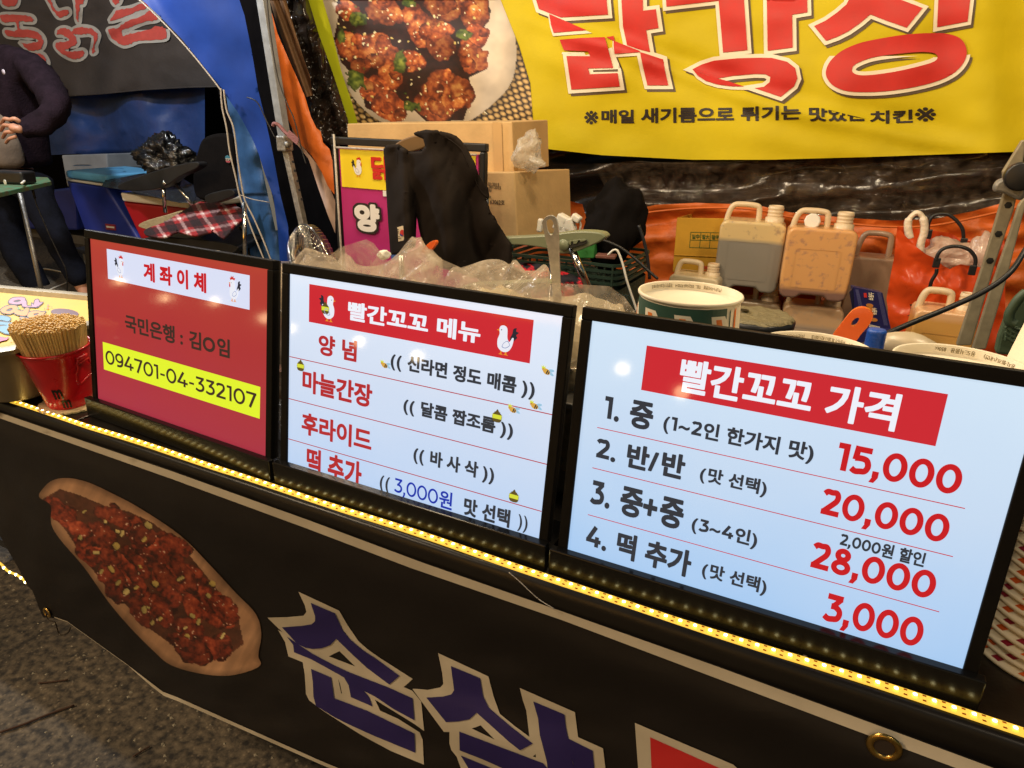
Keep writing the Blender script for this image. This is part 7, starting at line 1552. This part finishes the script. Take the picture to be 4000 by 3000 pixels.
# two metal legs at the right
t = thing('tent_leg', at(3800, 1400, y=2.0), 'pair of scratched galvanised tent legs with bolt holes at the right', 'tent leg')
legm = mat('scratched_galvanised', lin((158, 148, 124)), rough=.45, metal=.35, var=.2, vscale=30, bump=.08, bscale=60, bdist=.004)
slab('slotted_rail', w3([(1980, -220), (2190, -560), (2240, -560), (2150, 0), (2100, 200), (1900, 780), (1640, 1660), (1480, 1660), (1760, 800), (1960, 120), (2000, 0)]), 1.95, (0, .02, 0), legm, t, .003, False)
slab('rear_rail', w3([(2212, 60), (2260, 60), (2200, 260), (2010, 1000), (1800, 1700), (1650, 1700), (1860, 1020), (2060, 440), (2150, 150)]), 2.05, (0, .02, 0), legm, t, .003, False)
slab('knuckle', w3([(1890, -60), (1950, -130), (2120, -170), (2230, -120), (2230, 40), (2160, 90), (2000, 20), (1900, 0)]), 1.92, (0, .03, 0), M['galv'], t, .006)
for x, y in ((2042, 142), (1938, 454), (1845, 743)):
    q = at(*w3([(x, y)])[0], y=1.949); MB().lathe([(.008, 0), (0, .0005)], q, 6, Matrix.Rotation(R(90), 3, 'X')).build('bolt_hole', mat('bolt_hole_dark', (.004, .004, .004)), t)
q = at(3985, 690, y=1.9); MB().tube([q+np.array((0, .02, 0)), q+np.array((0, -.012, 0))], .03, 24).build('black_knob', M['black_plastic'], t, smooth=True, bevel=.004)
adopt(t)
setp(MB().tube(smoothpts([at(u, v, y=y) for (u, v, y) in ((4060, 880, 1.9), (4000, 985, 1.85), (3940, 1070, 1.8), (3840, 1140, 1.78), (3700, 1205, 1.75), (3560, 1262, 1.7), (3450, 1310, 1.65), (3380, 1345, 1.6), (3340, 1362, 1.55))], 6), .006, 10).build('black_cable', M['cord'], smooth=True), 'thick black cable swinging across the metal legs and the yellow oil canister', 'cable')
# green crate at the far right
t = thing('crate', at(3980, 1400, y=1.6), 'greyish green plastic crate corner at the right frame edge', 'crate')
cg2 = mat('grey_green_crate', lin((70, 88, 66)), rough=.5, var=.15)
slab('corner_post', w3([(2210, 1100), (2130, 1200), (2070, 1300), (2000, 1400), (1940, 1560), (1900, 1750), (2300, 1800), (2300, 1100)]), 1.62, (0, .03, 0), cg2, t, .006, False)
for k in range(4):
    MB().tube(smoothpts([at(u, v, y=1.6) for u, v in w3([(2010, 1400+k*52), (2060, 1440+k*52), (2140, 1480+k*50), (2230, 1500+k*48)])], 4), .0035, 6).build('rail', cg2, t, smooth=True)
for x in (2030, 2080, 2130, 2180): MB().tube([at(*w3([(x, 1400+(x-2010)*.45)])[0], y=1.6), at(*w3([(x-18, 1600)])[0], y=1.6)], .003, 6).build('rib', cg2, t)
MB().tube(smoothpts([at(u, v, y=1.58) for u, v in w3([(2240, 1080), (2150, 1160), (2070, 1280), (2050, 1340), (2060, 1400), (2120, 1430)])], 5), .009, 8).build('hand_grip', cg2, t, smooth=True)
adopt(t)
setp(slab('yellow_sheet', w3([(2212, 1540), (2300, 1500), (2300, 1800), (2170, 1800), (2190, 1650)]), 1.5, (0, .02, 0), mat('bright_yellow_plastic', lin((225, 200, 20)), rough=.4), None, .002, False), 'bright yellow plastic edge at the far right behind the cups', 'sheet')
# clear wrap and small pack in the gap between the first two boards
fin([(1075, 1020), (1130, 1020), (1125, 1200), (1118, 1450), (1110, 1640), (1080, 1700), (1070, 1400)], .82, 'clear film between the red board and the menu board', 9)
setp(MB().box(at(1095, 1490, y=.86), (.03, .05, .05)).build('pink_pack', mat('pink_white_pack', lin((215, 160, 140)), rough=.4, var=.4, vscale=60)), 'small pink and white pack seen between the red board and the menu board', 'pack')
# string of bulbs across the lane, mirrored in the boards
sb = thing('string_lights', (-4, -3, 0), 'string of small round warm bulbs strung low across the lane', 'string lights')
MB().tube([(-9.5, -3, .62), (1, -3, .60)], .004, 6).build('wire', M['cord'], sb)
bulbm = bpy.data.meshes.new('bulb'); b_ = MB().lathe([(0, -.045)]+[(.045*math.sin(math.pi*k/10), -.045*math.cos(math.pi*k/10)) for k in range(1, 10)]+[(0, .045)], (0, 0, 0), 16)
bulbm.from_pydata([tuple(v) for v in b_.V], [], b_.F); bulbm.materials.append(mat('warm_bulb_lit', (1, .9, .7), emit=(1, .72, .36), estr=17))
for x in (-1.28, -.8, -2.9, -3.5, -4.15, -5.2, -5.9, -6.7, -7.5):
    o = bpy.data.objects.new('bulb', bulbm); COL.objects.link(o); o.parent = sb; o.location = (x+4+random.uniform(-.05, .05), 0, .54+.03*math.sin(x*3)+random.uniform(-.02, .02)-.03*(x > -2.5)*(x+2.5))
for c in sb.children:
    if c.name.startswith('wire'): c.matrix_parent_inverse = Matrix.Translation(sb.location).inverted()
